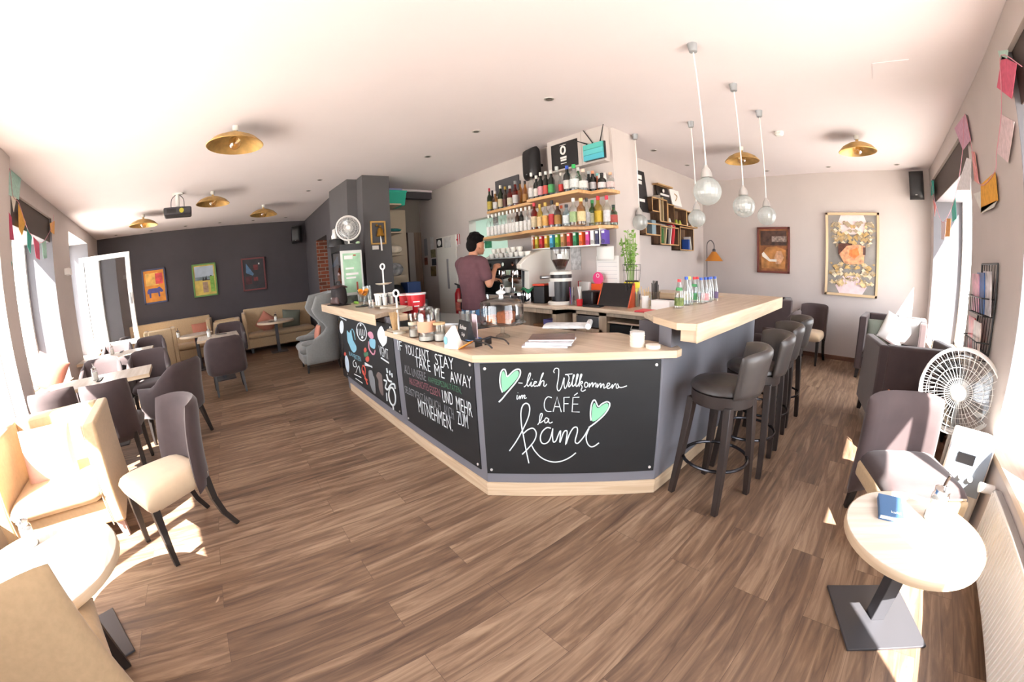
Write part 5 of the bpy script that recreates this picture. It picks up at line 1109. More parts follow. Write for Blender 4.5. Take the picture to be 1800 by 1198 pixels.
# tea rack
b = MB(); b.box((-3.60, 3.30, 1.685), (-2.53, 3.42, 1.70)); b.box((-3.60, 3.41, 1.685), (-2.53, 3.42, 1.868)); b.box((-3.60, 3.3, 1.685), (-3.59, 3.42, 1.868)); b.box((-2.54, 3.3, 1.685), (-2.53, 3.42, 1.868))
tag(obj('tea_rack', b, M_white), 'white rack of coloured tea packets under the lower shelf', 'rack')
TC = [('orange-brown', '#c9662c', 938.4), ('lime-yellow', '#d6c73e', 944.8), ('crimson', '#cf2f3c', 952.5), ('golden yellow', '#e3b22c', 961.6), ('sky blue', '#4fb0d6', 970.8), ('apple green', '#84c23c', 980.6), ('tan', '#c79662', 990.4), ('tomato red', '#dc3f40', 1001.4), ('bottle green', '#2f8a58', 1012), ('bright orange', '#ee6a26', 1022.8), ('magenta', '#d6459a', 1034.4), ('white', '#eceae8', 1043), ('navy and gold', '#33345e', 1051.5), ('violet', '#5a3fa0', 1062.6)]
for nm, c, px in TC:
    x = pyy(px, 421, 3.33).x; t = thing('tea_packet', nm + ' tea packet in the white rack under the lower shelf', 'tea packet', (x, 3.335, 1.701), 0, 'tea packets in the rack')
    b = MB(); b.box((-.022, -.03, 0), (.022, .06, .150)); obj('box', b, mat('tea_' + c[1:], c, rough=.45), t, bevel=.002)
    b = MB(); b.box((-.018, -.0315, .115), (.018, -.030, .14)); obj('label_patch', b, M_white, t)
    b = MB(); b.lathe([(0, 0), (.024, 0), (.024, .0015), (0, .0015)], 16); sp = obj('seal_print', b, mat('tea_dark_' + c[1:], tuple(v * .45 for v in C(c)[:3]) + (1,), rough=.5), t); sp.location = (0, -.030, .028); sp.rotation_euler.x = pi / 2
# on the duct box and wall above the bottles
def at_y(px, py, y): return pyy(px, py, y)
t = thing('poster', 'black poster with white round emblem on the duct box', 'poster', (-3.08, 3.40, 2.80))
b = MB(); b.box((-.21, 0, -.16), (.21, .012, .16)); obj('panel', b, M_black, t, bevel=.004)
b = MB(); b.tube([(-.01 + .035 * cos(a), -.002, .06 + .045 * sin(a)) for a in [2 * pi * i / 18 for i in range(18)]], .012, 6, closed=True); obj('emblem', b, M_white, t)
for z, w, h in ((-.03, .10, .025), (-.06, .09, .022), (-.10, .09, .008), (.125, .10, .006)):
    b = MB(); b.box((-.01 - w / 2, -.002, z - h / 2), (-.01 + w / 2, 0, z + h / 2)); obj('print_bar', b, M_white, t)
t = thing('router', 'turquoise radio router with black aerials on the duct box', 'router', (-2.62, 3.37, 2.735))
for i, z in enumerate((-.062, 0, .062)):
    b = MB(); b.box((-.135, -.01, z - .029), (.135, .025, z + .029)); obj('slat', b, mat('turquoise_slat_%d' % i, ('#4fb3c4', '#5cbcc0', '#57b9b0')[i], rough=.5), t)
b = MB(); b.box((-.13, .012, -.095), (.15, .035, .095)); obj('back_plate', b, M_black, t)
for x0, dx, dz in ((-.10, -.18, .10), (-.02, -.13, .20), (.09, .07, .23)):
    b = MB(); b.tube([(x0, .02, .09), (x0, .02, .115)], .009, 8); b.tube([(x0, .02, .11), (x0 + dx, .02, .10 + dz)], [.007, .005], 8); obj('aerial', b, M_black, t)
def speaker(label, loc, rz, w, h, d):
    t = thing('loudspeaker', label, 'loudspeaker', loc, rz, 'black wall speakers')
    b = MB(); b.pad(lambda u, v: Vector(((u - .5) * w, 0, (v - .5) * h)), d, 12, 12, p=7); obj('cabinet', b, M_black, t, sharp=70)
    b = MB(); b.cbox((0, -d / 2 - .001, -h * .36), (.03, .004, .012)); obj('badge', b, M_metal, t)
    b = MB(); b.tube([(0, d * .3, 0), (0, d * .5 + .08, .0)], .02, 8); obj('bracket', b, M_black, t); return t
speaker('rounded black loudspeaker beside the black poster above the bottles', (-3.56, 3.32, 2.78), radians(-10), .26, .40, .16)
speaker('black loudspeaker high in the corner of the charcoal wall', (-10.0, 1.50, 2.66), face(.9, -.45), .26, .42, .24)
speaker('black loudspeaker high on the end wall by the right window', (pyy(1611, 326, 7.0).x, 6.99, pyy(1611, 326, 7.0).z), radians(-12), .22, .42, .18)
t = thing('sign_board', 'dark grey slate sign behind the whisky bottles', 'sign', (pyy(890, 326, 3.49).x, 3.49, pyy(890, 326, 3.49).z)); b = MB(); b.box((-.26, 0, -.11), (.26, .02, .11)); obj('slate', b, mat('slate_grey', '#4c4b4f', rough=.7), t)
t = thing('device', 'white rounded device behind bottles at the right end of upper shelf', 'device', (-2.60, 3.44, 2.29)); b = MB(); b.pad(lambda u, v: Vector(((u - .5) * .16, 0, .20 * v)), .06, 8, 8, p=6); obj('housing', b, M_white, t, sharp=70)
b = MB(); b.cbox((0, 0, 0), (.10, .02, .13)); simple('striped_card', 'black and white striped card at the left end of the bottle shelves', 'card', b, mat('black_white_stripes', '#777777', rough=.6, var=.95, scale=9, stretch=(.2, 1, 4)), (-4.60, 3.509, 2.18), 0, .002)
b = MB(); b.cbox((0, 0, 0), (.17, .012, .12)); simple('picture_card', 'green and dark picture card below the left end of lower shelf', 'card', b, mat('green_photo', '#2f7a58', rough=.4, var=.7, scale=14), (pyy(858, 429, 3.51).x, 3.513, pyy(858, 429, 3.51).z), 0, .002)
# wall papers by the tea rack
b = MB(); b.cbox((0, 0, 0), (.13, .006, .14)); simple('note', 'white paper note behind the coffee grinder', 'paper', b, M_paper, (pyy(993, 452, 3.51).x, 3.512, pyy(993, 452, 3.51).z), 0, 0)
b = MB(); b.cbox((0, 0, 0), (.16, .006, .27)); simple('note', 'grey printed drawing pinned to the wall right of the grinder', 'paper', b, mat('grey_print', '#c3c2c2', rough=.8, var=.4, scale=18), (pyy(1012, 454, 3.51).x, 3.511, pyy(1012, 454, 3.51).z), 0, 0)
t = thing('planner_sheet', 'white planner sheet on the wall under the tea rack', 'paper', (pyy(1068, 470, 3.51).x, 3.512, pyy(1068, 478, 3.51).z))
b = MB(); b.cbox((0, 0, 0), (.31, .008, .36)); obj('sheet', b, M_paper, t)
b = MB(); [b.cbox((0, -.005, .11 - .045 * i), (.26, .002, .003)) for i in range(6)]; obj('ruled_lines', b, mat('pale_grey_ink', '#b9b9bd', rough=.8), t)
t = thing('paper_tray', 'white curled sheets above the planner under the tea rack', 'paper', (pyy(1063, 445, 3.48).x, 3.49, pyy(1063, 445, 3.48).z)); b = MB(); b.pad(lambda u, v: Vector(((u - .5) * .24, -.03 * sin(pi * u), (v - .5) * .15)), .02, 8, 8); obj('sheets', b, M_paper, t)

# ---------------------------------------------------------------- crate bookcase on the book wall (x = -2.97)
XB = -2.97
def crate(label, px0, py0, px1, py1, dep=.16, back=True):
    # a wooden crate fixed to the wall with its opening into the room
    a, c = pxx(px0, py0, XB + dep * .5), pxx(px1, py1, XB + dep * .5); y0, y1, z1, z0 = a.y, c.y, a.z, c.z
    t = thing('crate_shelf', label, 'crate shelf', (XB, (y0 + y1) / 2, (z0 + z1) / 2), 0, 'wooden crate shelves'); W, H = (y1 - y0) / 2, (z1 - z0) / 2; w = .016
    b = MB(); b.box((.0, -W, -H), (.008, W, H)); obj('back', b, M_walnut, t)
    for nm, q in (('side', ((.0, -W, -H), (dep, -W + w, H))), ('side', ((.0, W - w, -H), (dep, W, H))), ('board', ((.0, -W, -H), (dep, W, -H + w))), ('board', ((.0, -W, H - w), (dep, W, H)))):
        b = MB(); b.box(*q); o = obj(nm, b, M_walnut, t, bevel=.002); e = MB(); b = e.box((dep, q[0][1], q[0][2]), (dep + .003, q[1][1], q[1][2])); obj('front_edge', b, M_crate, o)
    return t, y0, y1, z0, z1
CR = [('tall top-left crate at the pillar end', 1137, 346, 1151, 374), ('small bottom-left crate holding a blue-grey book', 1126, 391, 1154, 415), ('upper crate holding two thin books', 1150, 349, 1166, 392), ('upper crate with black card on top', 1165, 358, 1178, 394), ('upper crate with small green figures', 1176, 364, 1200, 398), ('upper right crate with white figure', 1199, 371, 1208, 400), ('last crate on the right', 1206, 374, 1219, 402), ('large lower crate with green and red books', 1152, 396, 1186, 432), ('lower right crate with blue book', 1187, 398, 1212, 441)]
CI = {}
for lab, *q in CR: CI[lab] = crate(lab + ' of the wall bookcase', *q)
def wbook(label, y, z, h, th, c, lean=0, d=.12, group='books in the wall crates'):
    t = thing('book', label, 'book', (XB + .03, y, z), 0, group); t.rotation_euler.x = lean
    b = MB(); b.box((0, -th / 2 + .002, .002), (d - .002, th / 2 - .002, h - .002)); obj('pages', b, M_paper, t)
    b = MB(); b.box((0, -th / 2, 0), (d, -th / 2 + .002, h)); b.box((0, th / 2 - .002, 0), (d, th / 2, h)); b.box((d - .002, -th / 2, 0), (d, th / 2, h)); obj('cover', b, mat('book_' + c[1:], c, rough=.5), t)
q = CI['large lower crate with green and red books']; y0, z0 = q[1] + .05, q[3] + .018
wbook('dark green book standing in the large lower crate', y0 + .02, z0, .26, .03, '#2f6a3a')
wbook('second thin green book in the large lower crate', y0 + .06, z0, .22, .02, '#4a8a4a')
wbook('pale spine leaning left in the large lower crate', y0 + .13, z0, .25, .02, '#d8c9a0', -.2)
wbook('black book in the middle of the large lower crate', y0 + .20, z0, .22, .03, '#2a2426', -.1)
wbook('white book leaning in the large lower crate', y0 + .28, z0, .30, .025, '#e6e2de', -.25)
wbook('tall red book leaning in the large lower crate', y0 + .345, z0, .34, .03, '#c9283a', -.22)
wbook('second red book leaning at the right of the large lower crate', y0 + .39, z0, .30, .03, '#d8404a', -.22)
q = CI['lower right crate with blue book']; wbook('blue book in the lower right crate', q[1] + .36, q[3] + .018, .17, .05, '#2d54a8'); wbook('white book leaning beside the blue one in the lower right crate', q[1] + .46, q[3] + .018, .22, .03, '#e8e6e2', .2)
q = CI['small bottom-left crate holding a blue-grey book']; wbook('blue-grey book with pink edge in the bottom-left crate', (q[1] + q[2]) / 2 + .03, q[3] + .018, .20, .12, '#7f98a4')
q = CI['upper crate holding two thin books']; wbook('first thin pale book in the upper crate', q[1] + .05, q[3] + .018, .38, .014, '#d5cfc0'); wbook('second thin beige book in the upper crate', q[1] + .14, q[3] + .018, .36, .02, '#c9b48c')
q = CI['last crate on the right']; wbook('white thin book in the last crate on the right', q[1] + .16, q[3] + .018, .28, .015, '#eceae6')
def figure(label, q, f, c, s=.05):
    t = thing('figurine', label, 'figurine', (XB + .09, q[1] + (q[2] - q[1]) * f, q[3] + .017)); b = MB(); b.lathe([(0, 0), (s * .5, 0), (s * .6, s * .5), (s * .35, s * 1.0), (s * .4, s * 1.3), (0, s * 1.6)], 12); obj('body', b, mat('figurine_' + c[1:], c, rough=.35), t)
q = CI['upper crate with small green figures']; figure('small yellow-green figurine, left one in the middle crate', q, .45, '#a9b83a'); figure('small yellow-green figurine, right one in the middle crate', q, .72, '#b8c24a')
figure('small white figurine in the upper crate with black card', CI['upper crate with black card on top'], .8, '#e8e8e0'); figure('white round figurine in the upper right crate', CI['upper right crate with white figure'], .6, '#efefec', .07)
def card(label, px, py, w, h, m, lean=-.12, cat='sign', **k):
    p = pxx(px, py, XB + .09); t = thing('standing_card', label, cat, tuple(p)); t.rotation_euler = (0, -lean * 0, 0)
    b = MB(); b.add([(.0, -w / 2, 0), (.012, -w / 2, 0), (.012, w / 2, 0), (.0, w / 2, 0), (-.06, -w / 2, h), (-.048, -w / 2, h), (-.048, w / 2, h), (-.06, w / 2, h)], _F); obj('panel', b, m, t); return t
t = card('tall black menu board with white marks leaning by the pillar', 1131, 372, .30, .60, M_black)
for z, w, h in ((.50, .14, .06), (.42, .10, .05), (.16, .14, .04)):
    b = MB(); b.box((.0155 - .1 * z - .004 + .003, -.02 - w / 2, z - h / 2), (.0165 - .1 * z + .004, -.02 + w / 2, z + h / 2)); obj('print_bar', b, M_white, t)
t = card('black card with white print standing on crate top', 1169, 357, .40, .26, M_black)
b = MB(); b.box((-.005, -.14, .11), (.006, .14, .14)); b.ball((-.006, -.02, .19), (.012, .03, .03), 10, 6); obj('print_bar', b, M_white, t)
b = MB(); b.box((-.07, -.24, .26), (.03, .24, .28)); obj('wood_lid', b, M_crate, t)
t = card('pale drawing card standing on the right crates', 1190, 362, .34, .27, M_paper)
b = MB(); b.tube(cr([(.005, -.05, .08), (-.01, .04, .16), (-.025, -.02, .2)], 5), .006, 6); obj('sketch_line', b, mat('ochre_ink', '#b89868', rough=.8), t)

# ---------------------------------------------------------------- pictures
def picture(name, label, quad_c, w, h, axis, frame_m, art, fw=.035, dep=.04, group=None):
    # axis: 'x' faces +x, 'y' faces -y
    t = thing(name, label, 'picture', quad_c, pi / 2 if axis == 'x' else 0, group)
    b = MB()
    for q in (((-w / 2, -dep, -h / 2), (-w / 2 + fw, 0, h / 2)), ((w / 2 - fw, -dep, -h / 2), (w / 2, 0, h / 2)), ((-w / 2, -dep, -h / 2), (w / 2, 0, -h / 2 + fw)), ((-w / 2, -dep, h / 2 - fw), (w / 2, 0, h / 2))): b.box(*q)
    obj('frame', b, frame_m, t, bevel=.003)
    b = MB(); b.box((-w / 2 + fw * .8, -dep * .55, -h / 2 + fw * .8), (w / 2 - fw * .8, -.002, h / 2 - fw * .8)); c = obj('canvas', b, art[0], t)
    for i_, (pts, m) in enumerate(art[1:]):
        b = MB(); b.add([(x * w, -dep * .55 - .0012 - .00018 * i_, y * h) for x, y in pts], [tuple(range(len(pts)))]); obj('painted_shape', b, m, c, sharp=None)
    return t
def pm(c, v=.25, s=12): return mat('paint_' + c[1:], c, rough=.6, var=v, scale=s)
rect = lambda x0, y0, x1, y1: [(x0, y0), (x1, y0), (x1, y1), (x0, y1)]
picture('framed_picture', 'picture of a blue rhino on orange in a blue-grey frame', (-10.19, -2.03, 1.815), .56, .78, 'x', mat('blue_grey_frame', '#4d5270', rough=.5), [pm('#d98a2e', .2, 6), (rect(-.36, .02, .18, .38), pm('#e9b45c', .3, 8)), (rect(.06, .05, .38, .36), pm('#d24a4a', .4, 8)), ([(-.33, -.22), (-.34, -.14), (-.28, -.07), (-.1, -.06), (.1, -.07), (.2, -.03), (.3, -.1), (.36, -.17), (.28, -.2), (.2, -.18), (.2, -.32), (.13, -.32), (.12, -.2), (-.18, -.2), (-.19, -.33), (-.26, -.33), (-.27, -.2)], pm('#4a4a86', .2))])
picture('framed_picture', 'picture of dark figures over a pale field in a green frame', (-10.19, -.815, 1.80), .58, .76, 'x', mat('green_frame', '#6b9a52', rough=.5), [pm('#c9b25a', .3, 5), (rect(-.4, .05, .38, .42), pm('#a9b7c6', .2, 4)), (rect(-.4, .0, .38, .10), pm('#6f7f86', .3)), ([(-.1, -.02), (-.06, .12), (-.02, .0), (.08, .13), (.1, .01), (.2, .0), (.24, .13), (.3, .12), (.3, -.02)], pm('#2a2a30', .1)), (rect(-.1, -.38, .12, -.06), pm('#a58a72', .3)), (rect(.22, -.38, .4, .1), pm('#7fb04a', .3))])
picture('framed_picture', 'dark picture with a blue wedge in a dark red frame', (-10.19, .385, 1.805), .58, .78, 'x', mat('dark_red_frame', '#6d2f30', rough=.5), [pm('#2c2a2e', .3, 5), ([(-.33, .05), (-.3, .34), (.0, .0), (-.05, -.05)], pm('#4f6f8e', .2)), (rect(.0, .12, .2, .28), pm('#6a2a2c', .4)), (rect(-.02, -.22, .16, -.1), pm('#7a3434', .5)), (rect(-.38, -.3, -.1, -.06), pm('#4a2226', .4)), (rect(.22, .28, .27, .33), M_white)])
M_gold = mat('pale_gold_frame', '#d2b690', rough=.35, metal=.3)
pc = (pyy(1498, 449, 7.13).x, 7.13, (2.36 + 1.05) / 2)
R_ = random.Random(11); art = [pm('#8e8984', .15, 5)]
art += [([(-.2, .49), (-.28, .36), (-.18, .24), (.18, .24), (.28, .36), (.2, .49)], pm('#e7d3d2', .1)), ([(-.2, -.49), (-.3, -.38), (-.16, -.26), (.16, -.26), (.3, -.38), (.2, -.49)], pm('#e3cdd0', .1))]
for i in range(95):
    x, y = R_.uniform(.02, .40), R_.choice((-1, 1)) * R_.uniform(.10, .38); s = R_.uniform(.03, .075); k = R_.randint(5, 8); c = R_.choice(('#bf9f66', '#d0b88a', '#b2966a', '#ddcdb0', '#a5947a'))
    for sg in (-1, 1): art.append(([(sg * x + s * (.6 + .4 * cos(3 * j)) * cos(2 * pi * j / k), y + s * .6 * (.6 + .4 * sin(2 * j)) * sin(2 * pi * j / k)) for j in range(k)], pm(c, .3, 25)))
art += [([(-.26, .12), (-.2, .13), (0, .13), (.02, .06), (-.16, -.02), (-.26, .0)], pm('#5a3022', .4, 20)), ([(-.24, .0), (-.1, .1), (.1, .12), (.24, .1), (.22, -.1), (.0, -.12), (-.14, -.11)], pm('#d99a72', .45, 14)), ([(-.05, .05), (.1, .08), (.14, 0), (.04, -.05), (-.06, -.01)], pm('#dc7a3e', .3, 20)), (rect(.2, .0, .25, .09), pm('#4a2e28', .3))]
art = [art[0]] + [(p_, m_) for p_, m_ in art[1:]]
picture('framed_picture', 'large ornamental mirrored flower picture in a pale gold frame', pc, .87, 1.31, 'y', M_gold, art, .04, .05)
picture('framed_picture', 'warm brown market picture in a red-brown frame, by floor lamp', (pyy(1360, 440, 7.13).x, 7.13, 1.74), .585, .785, 'y', mat('red_brown_frame', '#6e2c1e', rough=.45), [pm('#8a5630', .5, 10), (rect(-.4, .1, .4, .42), pm('#4a3026', .6, 12)), (rect(-.05, .18, .4, .30), pm('#8a7a72', .6, 30)), ([(-.38, -.1), (-.2, .06), (.1, .08), (.38, .0), (.36, -.4), (-.36, -.4)], pm('#b07840', .4, 8)), ([(.02, -.18), (.1, -.02), (.24, -.02), (.32, -.16), (.22, -.3), (.08, -.3)], pm('#c99a78', .3, 18)), ([(-.36, -.08), (-.3, -.04), (-.1, -.2), (.1, -.2), (.1, -.25), (-.12, -.25), (-.34, -.14)], pm('#e6dfd4', .1))])

# ---------------------------------------------------------------- ceiling lamps
M_goldleaf = mat('gold_leaf', '#d2ac6c', rough=.45, metal=.7, var=.25, scale=9)
M_bulb = glass('amber_bulb_glass', (1, .88, .66), 1.2)
def dome(label, px, py, D, tilt=0):
    p = pz(px, py, 2.90); t = thing('dome_ceiling_lamp', label, 'ceiling lamp', (p.x, p.y, HCEIL), 0, 'gold dome ceiling lamps'); r = D / 2
    b = MB(); pr = [(.03, -.075), (r * .45, -.095), (r * .78, -.135), (r, -.19)]
    b.lathe([(x, z) for x, z in pr] + [(x - .004, z - .004) for x, z in pr[::-1]], 36, False); obj('lamp_shade', b, M_goldleaf, t)
    b = MB(); b.lathe([(0, -.05), (.03, -.05), (.03, 0), (0, 0)], 14); obj('ceiling_cup', b, M_offw, t)
    b = MB(); b.lathe([(.018, -.10), (.018, -.05), (0, -.05)], 12); obj('stem', b, M_goldleaf, t)
    b = MB(); b.ball((0, 0, -.165), (.06, .06, .065), 16, 10); bl = obj('bulb', b, M_bulb, t)
    b = MB(); b.tube(cr([(-.02, 0, -.13), (-.025, 0, -.19), (0, 0, -.16), (.025, 0, -.19), (.02, 0, -.13)], 4), .003, 5); obj('filament', b, mat('brass_filament', '#d9a850', rough=.3, metal=1), bl)
dome('nearest and largest gold dome lamp on the left ceiling', 413, 243, .545)
dome('gold dome lamp just right of the ceiling projector', 374, 350, .53)
dome('gold dome lamp closest to the left windows', 252, 389, .535)
dome('gold dome lamp closest to the grey column', 463, 371, .53)
dome('gold dome lamp above the right wing, partly behind a pendant cord', 1304, 274, .46)
dome('gold dome lamp above the brown cube armchairs by the right window', 1507, 256, .46)
def opal():
    if 'ribbed_opal_glass' in MATS: return MATS['ribbed_opal_glass']
    m = bpy.data.materials.new('ribbed_opal_glass'); m.use_nodes = True; nt = m.node_tree; nt.nodes.clear(); L = nt.links.new; N = nt.nodes.new
    o, a, c = N('ShaderNodeOutputMaterial'), N('ShaderNodeMixShader'), N('ShaderNodeMixShader'); t, d, tl, g, e = N('ShaderNodeBsdfTransparent'), N('ShaderNodeBsdfDiffuse'), N('ShaderNodeBsdfTranslucent'), N('ShaderNodeBsdfGlossy'), N('ShaderNodeMixShader')
    d.inputs[0].default_value = (.60, .65, .64, 1); tl.inputs[0].default_value = (.60, .65, .64, 1); g.inputs['Roughness'].default_value = .15
    e.inputs[0].default_value = .5; L(d.outputs[0], e.inputs[1]); L(tl.outputs[0], e.inputs[2])
    a.inputs[0].default_value = .5; L(t.outputs[0], a.inputs[1]); L(e.outputs[0], a.inputs[2])
    c.inputs[0].default_value = .08; L(a.outputs[0], c.inputs[1]); L(g.outputs[0], c.inputs[2]); L(c.outputs[0], o.inputs[0]); MATS['ribbed_opal_glass'] = m; return m
def pendant(label, px, py):
    p = pz(px, py, 3.0); t = thing('globe_pendant', label, 'pendant lamp', (p.x, p.y, HCEIL), 0, 'globe pendants over the bar')
    b = MB(); b.lathe([(0, -.07), (.012, -.07), (.028, -.062), (.036, 0), (0, 0)], 18); obj('ceiling_cup', b, mat('matt_aluminium', '#a9aeb2', rough=.45, metal=.6), t)
    b = MB(); b.tube([(0, 0, -.065), (0, 0, -.885)], .005, 8); obj('cord', b, M_white, t)
    b = MB(); b.lathe([(.0, -.88), (.012, -.88), (.014, -.895), (.024, -.905), (.036, -.93), (.04, -.965), (.0, -.965)], 18); obj('socket_cap', b, mat('satin_aluminium', '#c9c9c7', rough=.3, metal=.7), t)
    g = opal()
    b = MB(); vs = []
    for j in range(15):
        a = -pi / 2 + (pi * .93) * j / 14; vs.append((.092 * cos(a), -1.055 + .092 * sin(a)))
    b.lathe(vs, 48, False)
    for i, v in enumerate(b.v):
        k = 1 + .012 * (i % 2); c = Vector((0, 0, -1.055)); b.v[i] = Vector((v.x * k, v.y * k, v.z))
    obj('glass_globe', b, g, t, sharp=None)
    b = MB(); b.ball((0, 0, -1.03), (.03, .03, .042), 12, 8); obj('bulb', b, mat('frosted_bulb', '#e3e6e4', rough=.4), t)
pendant('nearest globe pendant, over the front bar stool', 1217, 82)
pendant('globe pendant second in the row over the bar stools', 1289, 152)
pendant('globe pendant third in the row, nearest to the end wall', 1334, 198)
pendant('globe pendant in front of the right part of the crate bookcase', 1214, 217)
pendant('globe pendant hanging in front of the pillar edge', 1116, 239)
M_ringm = mat('downlight_ring', '#bdb9b5', rough=.3, metal=.7)
for i, (px, py, lab) in enumerate(((965, 174, 'nearest recessed downlight, left of the pendants'), (837, 231, 'recessed downlight second from the camera'), (752, 275, 'recessed downlight between the gold lamps and the rear wall'), (562, 316, 'recessed downlight before the grey pilaster'), (542, 335, 'recessed downlight near the charcoal wing wall'), (502, 382, 'recessed downlight by the charcoal wall, first from the corner'), (445, 387, 'recessed downlight by the charcoal wall, second from the corner'), (386, 391, 'recessed downlight by the charcoal wall, third from the corner'), (326, 397, 'recessed downlight by the charcoal wall, fourth from the corner'), (266, 405, 'recessed downlight by the charcoal wall, fifth from the corner'), (204, 413, 'recessed downlight by the charcoal wall, nearest the window'), (1149, 264, 'recessed downlight just beyond the pillar'), (1208, 290, 'recessed downlight over the crate bookcase'), (1348, 300, 'recessed downlight at the end wall, left one'), (1456, 293, 'recessed downlight at the end wall, middle one'), (1576, 289, 'recessed downlight at the end wall beside the loudspeaker'))):
    p = pz(px, py, HCEIL); t = thing('downlight', lab, 'downlight', (p.x, p.y, HCEIL), 0, 'recessed downlights')
    b = MB(); b.lathe([(.032, -.004), (.045, -.004), (.047, 0), (.032, 0)], 24, False); obj('ring', b, M_ringm, t)
    b = MB(); b.lathe([(0, -.001), (.033, -.001), (.033, -.0035), (0, -.0025)], 18, False); obj('lens', b, mat('dark_downlight_lens', '#6b6763', rough=.2), t)
p = pz(1369, 232, HCEIL); t = thing('smoke_detector', 'white round smoke detector behind the pendants', 'smoke detector', tuple(p)); b = MB(); b.lathe([(0, -.05), (.035, -.048), (.052, -.03), (.055, 0), (0, 0)], 24); obj('housing', b, M_white, t); b = MB(); b.lathe([(.0535, -.028), (.056, -.028), (.056, -.022), (.0535, -.022)], 24, False); obj('vent_ring', b, M_offw, t)
p = pz(1565, 121, HCEIL); b = MB(); b.box((-.14, -.14, -.006), (.14, .14, 0)); o = struct('trim_5', b, M_ceil); o.location = p
# projector
p = pz(312, 340, HCEIL); t = thing('projector', 'black ceiling projector between the gold dome lamps', 'projector', tuple(p), face(-.98, -.1))
b = MB(); b.cbox((0, 0, -.01), (.16, .12, .02)); b.tube([(0, 0, 0), (0, 0, -.20)], .03, 12); obj('ceiling_mount', b, M_white, t)
b = MB(); b.cbox((0, 0, -.285), (.42, .30, .12)); obj('housing', b, mat('graphite_plastic', '#35343a', rough=.4), t, bevel=.025, seg=3)
b = MB(); b.at(-.06, .15, -.285, 0, -pi / 2).lathe([(0, 0), (.035, 0), (.035, .02), (.02, .022), (0, .012)], 16); obj('lens', b, mat('yellow_lens_glass', '#c9c04a', rough=.1), t)
b = MB(); b.cbox((.09, .152, -.285), (.14, .004, .06)); obj('vent_grille', b, M_black, t)
b = MB(); b.tube(cr([(-.10, .05, -.22), (-.09, .05, -.10), (-.03, .03, -.03)], 5), .006, 6); b.tube(cr([(.10, .05, -.22), (.09, .05, -.10), (.03, .03, -.03)], 5), .006, 6); obj('cable', b, M_dkmetal, t)
# ---------------------------------------------------------------- the barista
def fuse(name, mb, m, parent, vox=.008, it=4):
    me = mesh(name + '_src', mb, m, None); o = bpy.data.objects.new(name + '_src', me); COL.objects.link(o)
    d = o.modifiers.new('r', 'REMESH'); d.mode = 'VOXEL'; d.voxel_size = vox
    s = o.modifiers.new('s', 'SMOOTH'); s.factor = .5; s.iterations = it
    dg = bpy.context.evaluated_depsgraph_get(); me2 = bpy.data.meshes.new_from_object(o.evaluated_get(dg)); bpy.data.objects.remove(o)
    me2.name = name; me2.materials.clear(); me2.materials.append(m); me2.polygons.foreach_set('use_smooth', [True] * len(me2.polygons))
    r = bpy.data.objects.new(name, me2); COL.objects.link(r)
    if parent: r.parent = parent
    return r
def limb(b, pts, rs, fl=1.0):
    for (p, q), (r0, r1) in zip(zip(pts, pts[1:]), zip(rs, rs[1:])):
        p, q = Vector(p), Vector(q); n = max(2, int((q - p).length / (min(r0, r1) * .45)))
        for i in range(n + 1):
            t = i / n; r = r0 + (r1 - r0) * t; c = p.lerp(q, t); b.ball(c, (r, r * fl, r), 12, 8)
M_skin = mat('tanned_skin', '#b98266', rough=.55, var=.05, scale=20)
per = thing('person', 'person in a maroon t-shirt working at the espresso machine, seen from behind', 'person', (-3.72, 2.47, .12), radians(9))
sh_r, el_r, wr_r = (.19, -.02, 1.425), (.245, .02, 1.185), (.165, .20, 1.345)
sh_l, el_l, wr_l = (-.19, -.01, 1.425), (-.235, .10, 1.17), (.0, .295, 1.215)
b = MB()
b.ball((0, .085, 1.645), (.076, .098, .112), 18, 12); b.ball((0, .13, 1.585), (.056, .062, .062), 14, 10); b.ball((0, .045, 1.60), (.062, .06, .07), 14, 10)
b.ball((0, .188, 1.625), (.013, .02, .022), 10, 8); b.ball((0, .186, 1.58), (.026, .012, .011), 10, 6); b.ball((0, .165, 1.545), (.026, .024, .02), 10, 8)
for s in (-1, 1): b.ball((s * .083, .072, 1.625), (.013, .025, .037), 10, 8); b.ball((s * .03, .165, 1.655), (.022, .016, .009), 8, 6)
limb(b, [(0, -.005, 1.43), (0, .03, 1.54)], [.062, .055])
for z, rx, ry, y in ((1.40, .15, .09, -.01), (1.28, .155, .10, -.02), (1.12, .145, .10, -.005), (.98, .15, .11, 0)): b.ball((0, y, z), (rx, ry, .12), 16, 10)
for sgn, S, E_, W in ((1, sh_r, el_r, wr_r), (-1, sh_l, el_l, wr_l)):
    limb(b, [S, Vector(S).lerp(Vector(E_), .5), E_, Vector(E_).lerp(Vector(W), .35), W], [.056, .050, .041, .041, .027])
    w = Vector(W); d = (w - Vector(E_)).normalized(); up = Vector((0, 0, 1)); sd = d.cross(up).normalized() * sgn; nn = sd.cross(d).normalized() * sgn
    b2 = [w + d * .045]; b.ball(tuple(w + d * .05), (.036, .036, .024), 12, 8); b.ball(tuple(w + d * .03), (.030, .032, .022), 12, 8)
    for k, L in enumerate((.062, .072, .068, .052)):                       # four fingers curling down around what they hold
        a = w + d * .075 + sd * (.030 - .020 * k); f1 = a + d * L * .5 - nn * .008; f2 = f1 + d * L * .25 - nn * L * .35; f3 = f2 - d * .004 - nn * L * .3
        limb(b, [a, f1, f2, f3], [.0095, .0088, .0082, .0072])
    a = w + d * .03 + sd * .03; limb(b, [a, a + d * .03 + sd * .018 - nn * .012, a + d * .055 + sd * .012 - nn * .03], [.012, .0105, .0085])
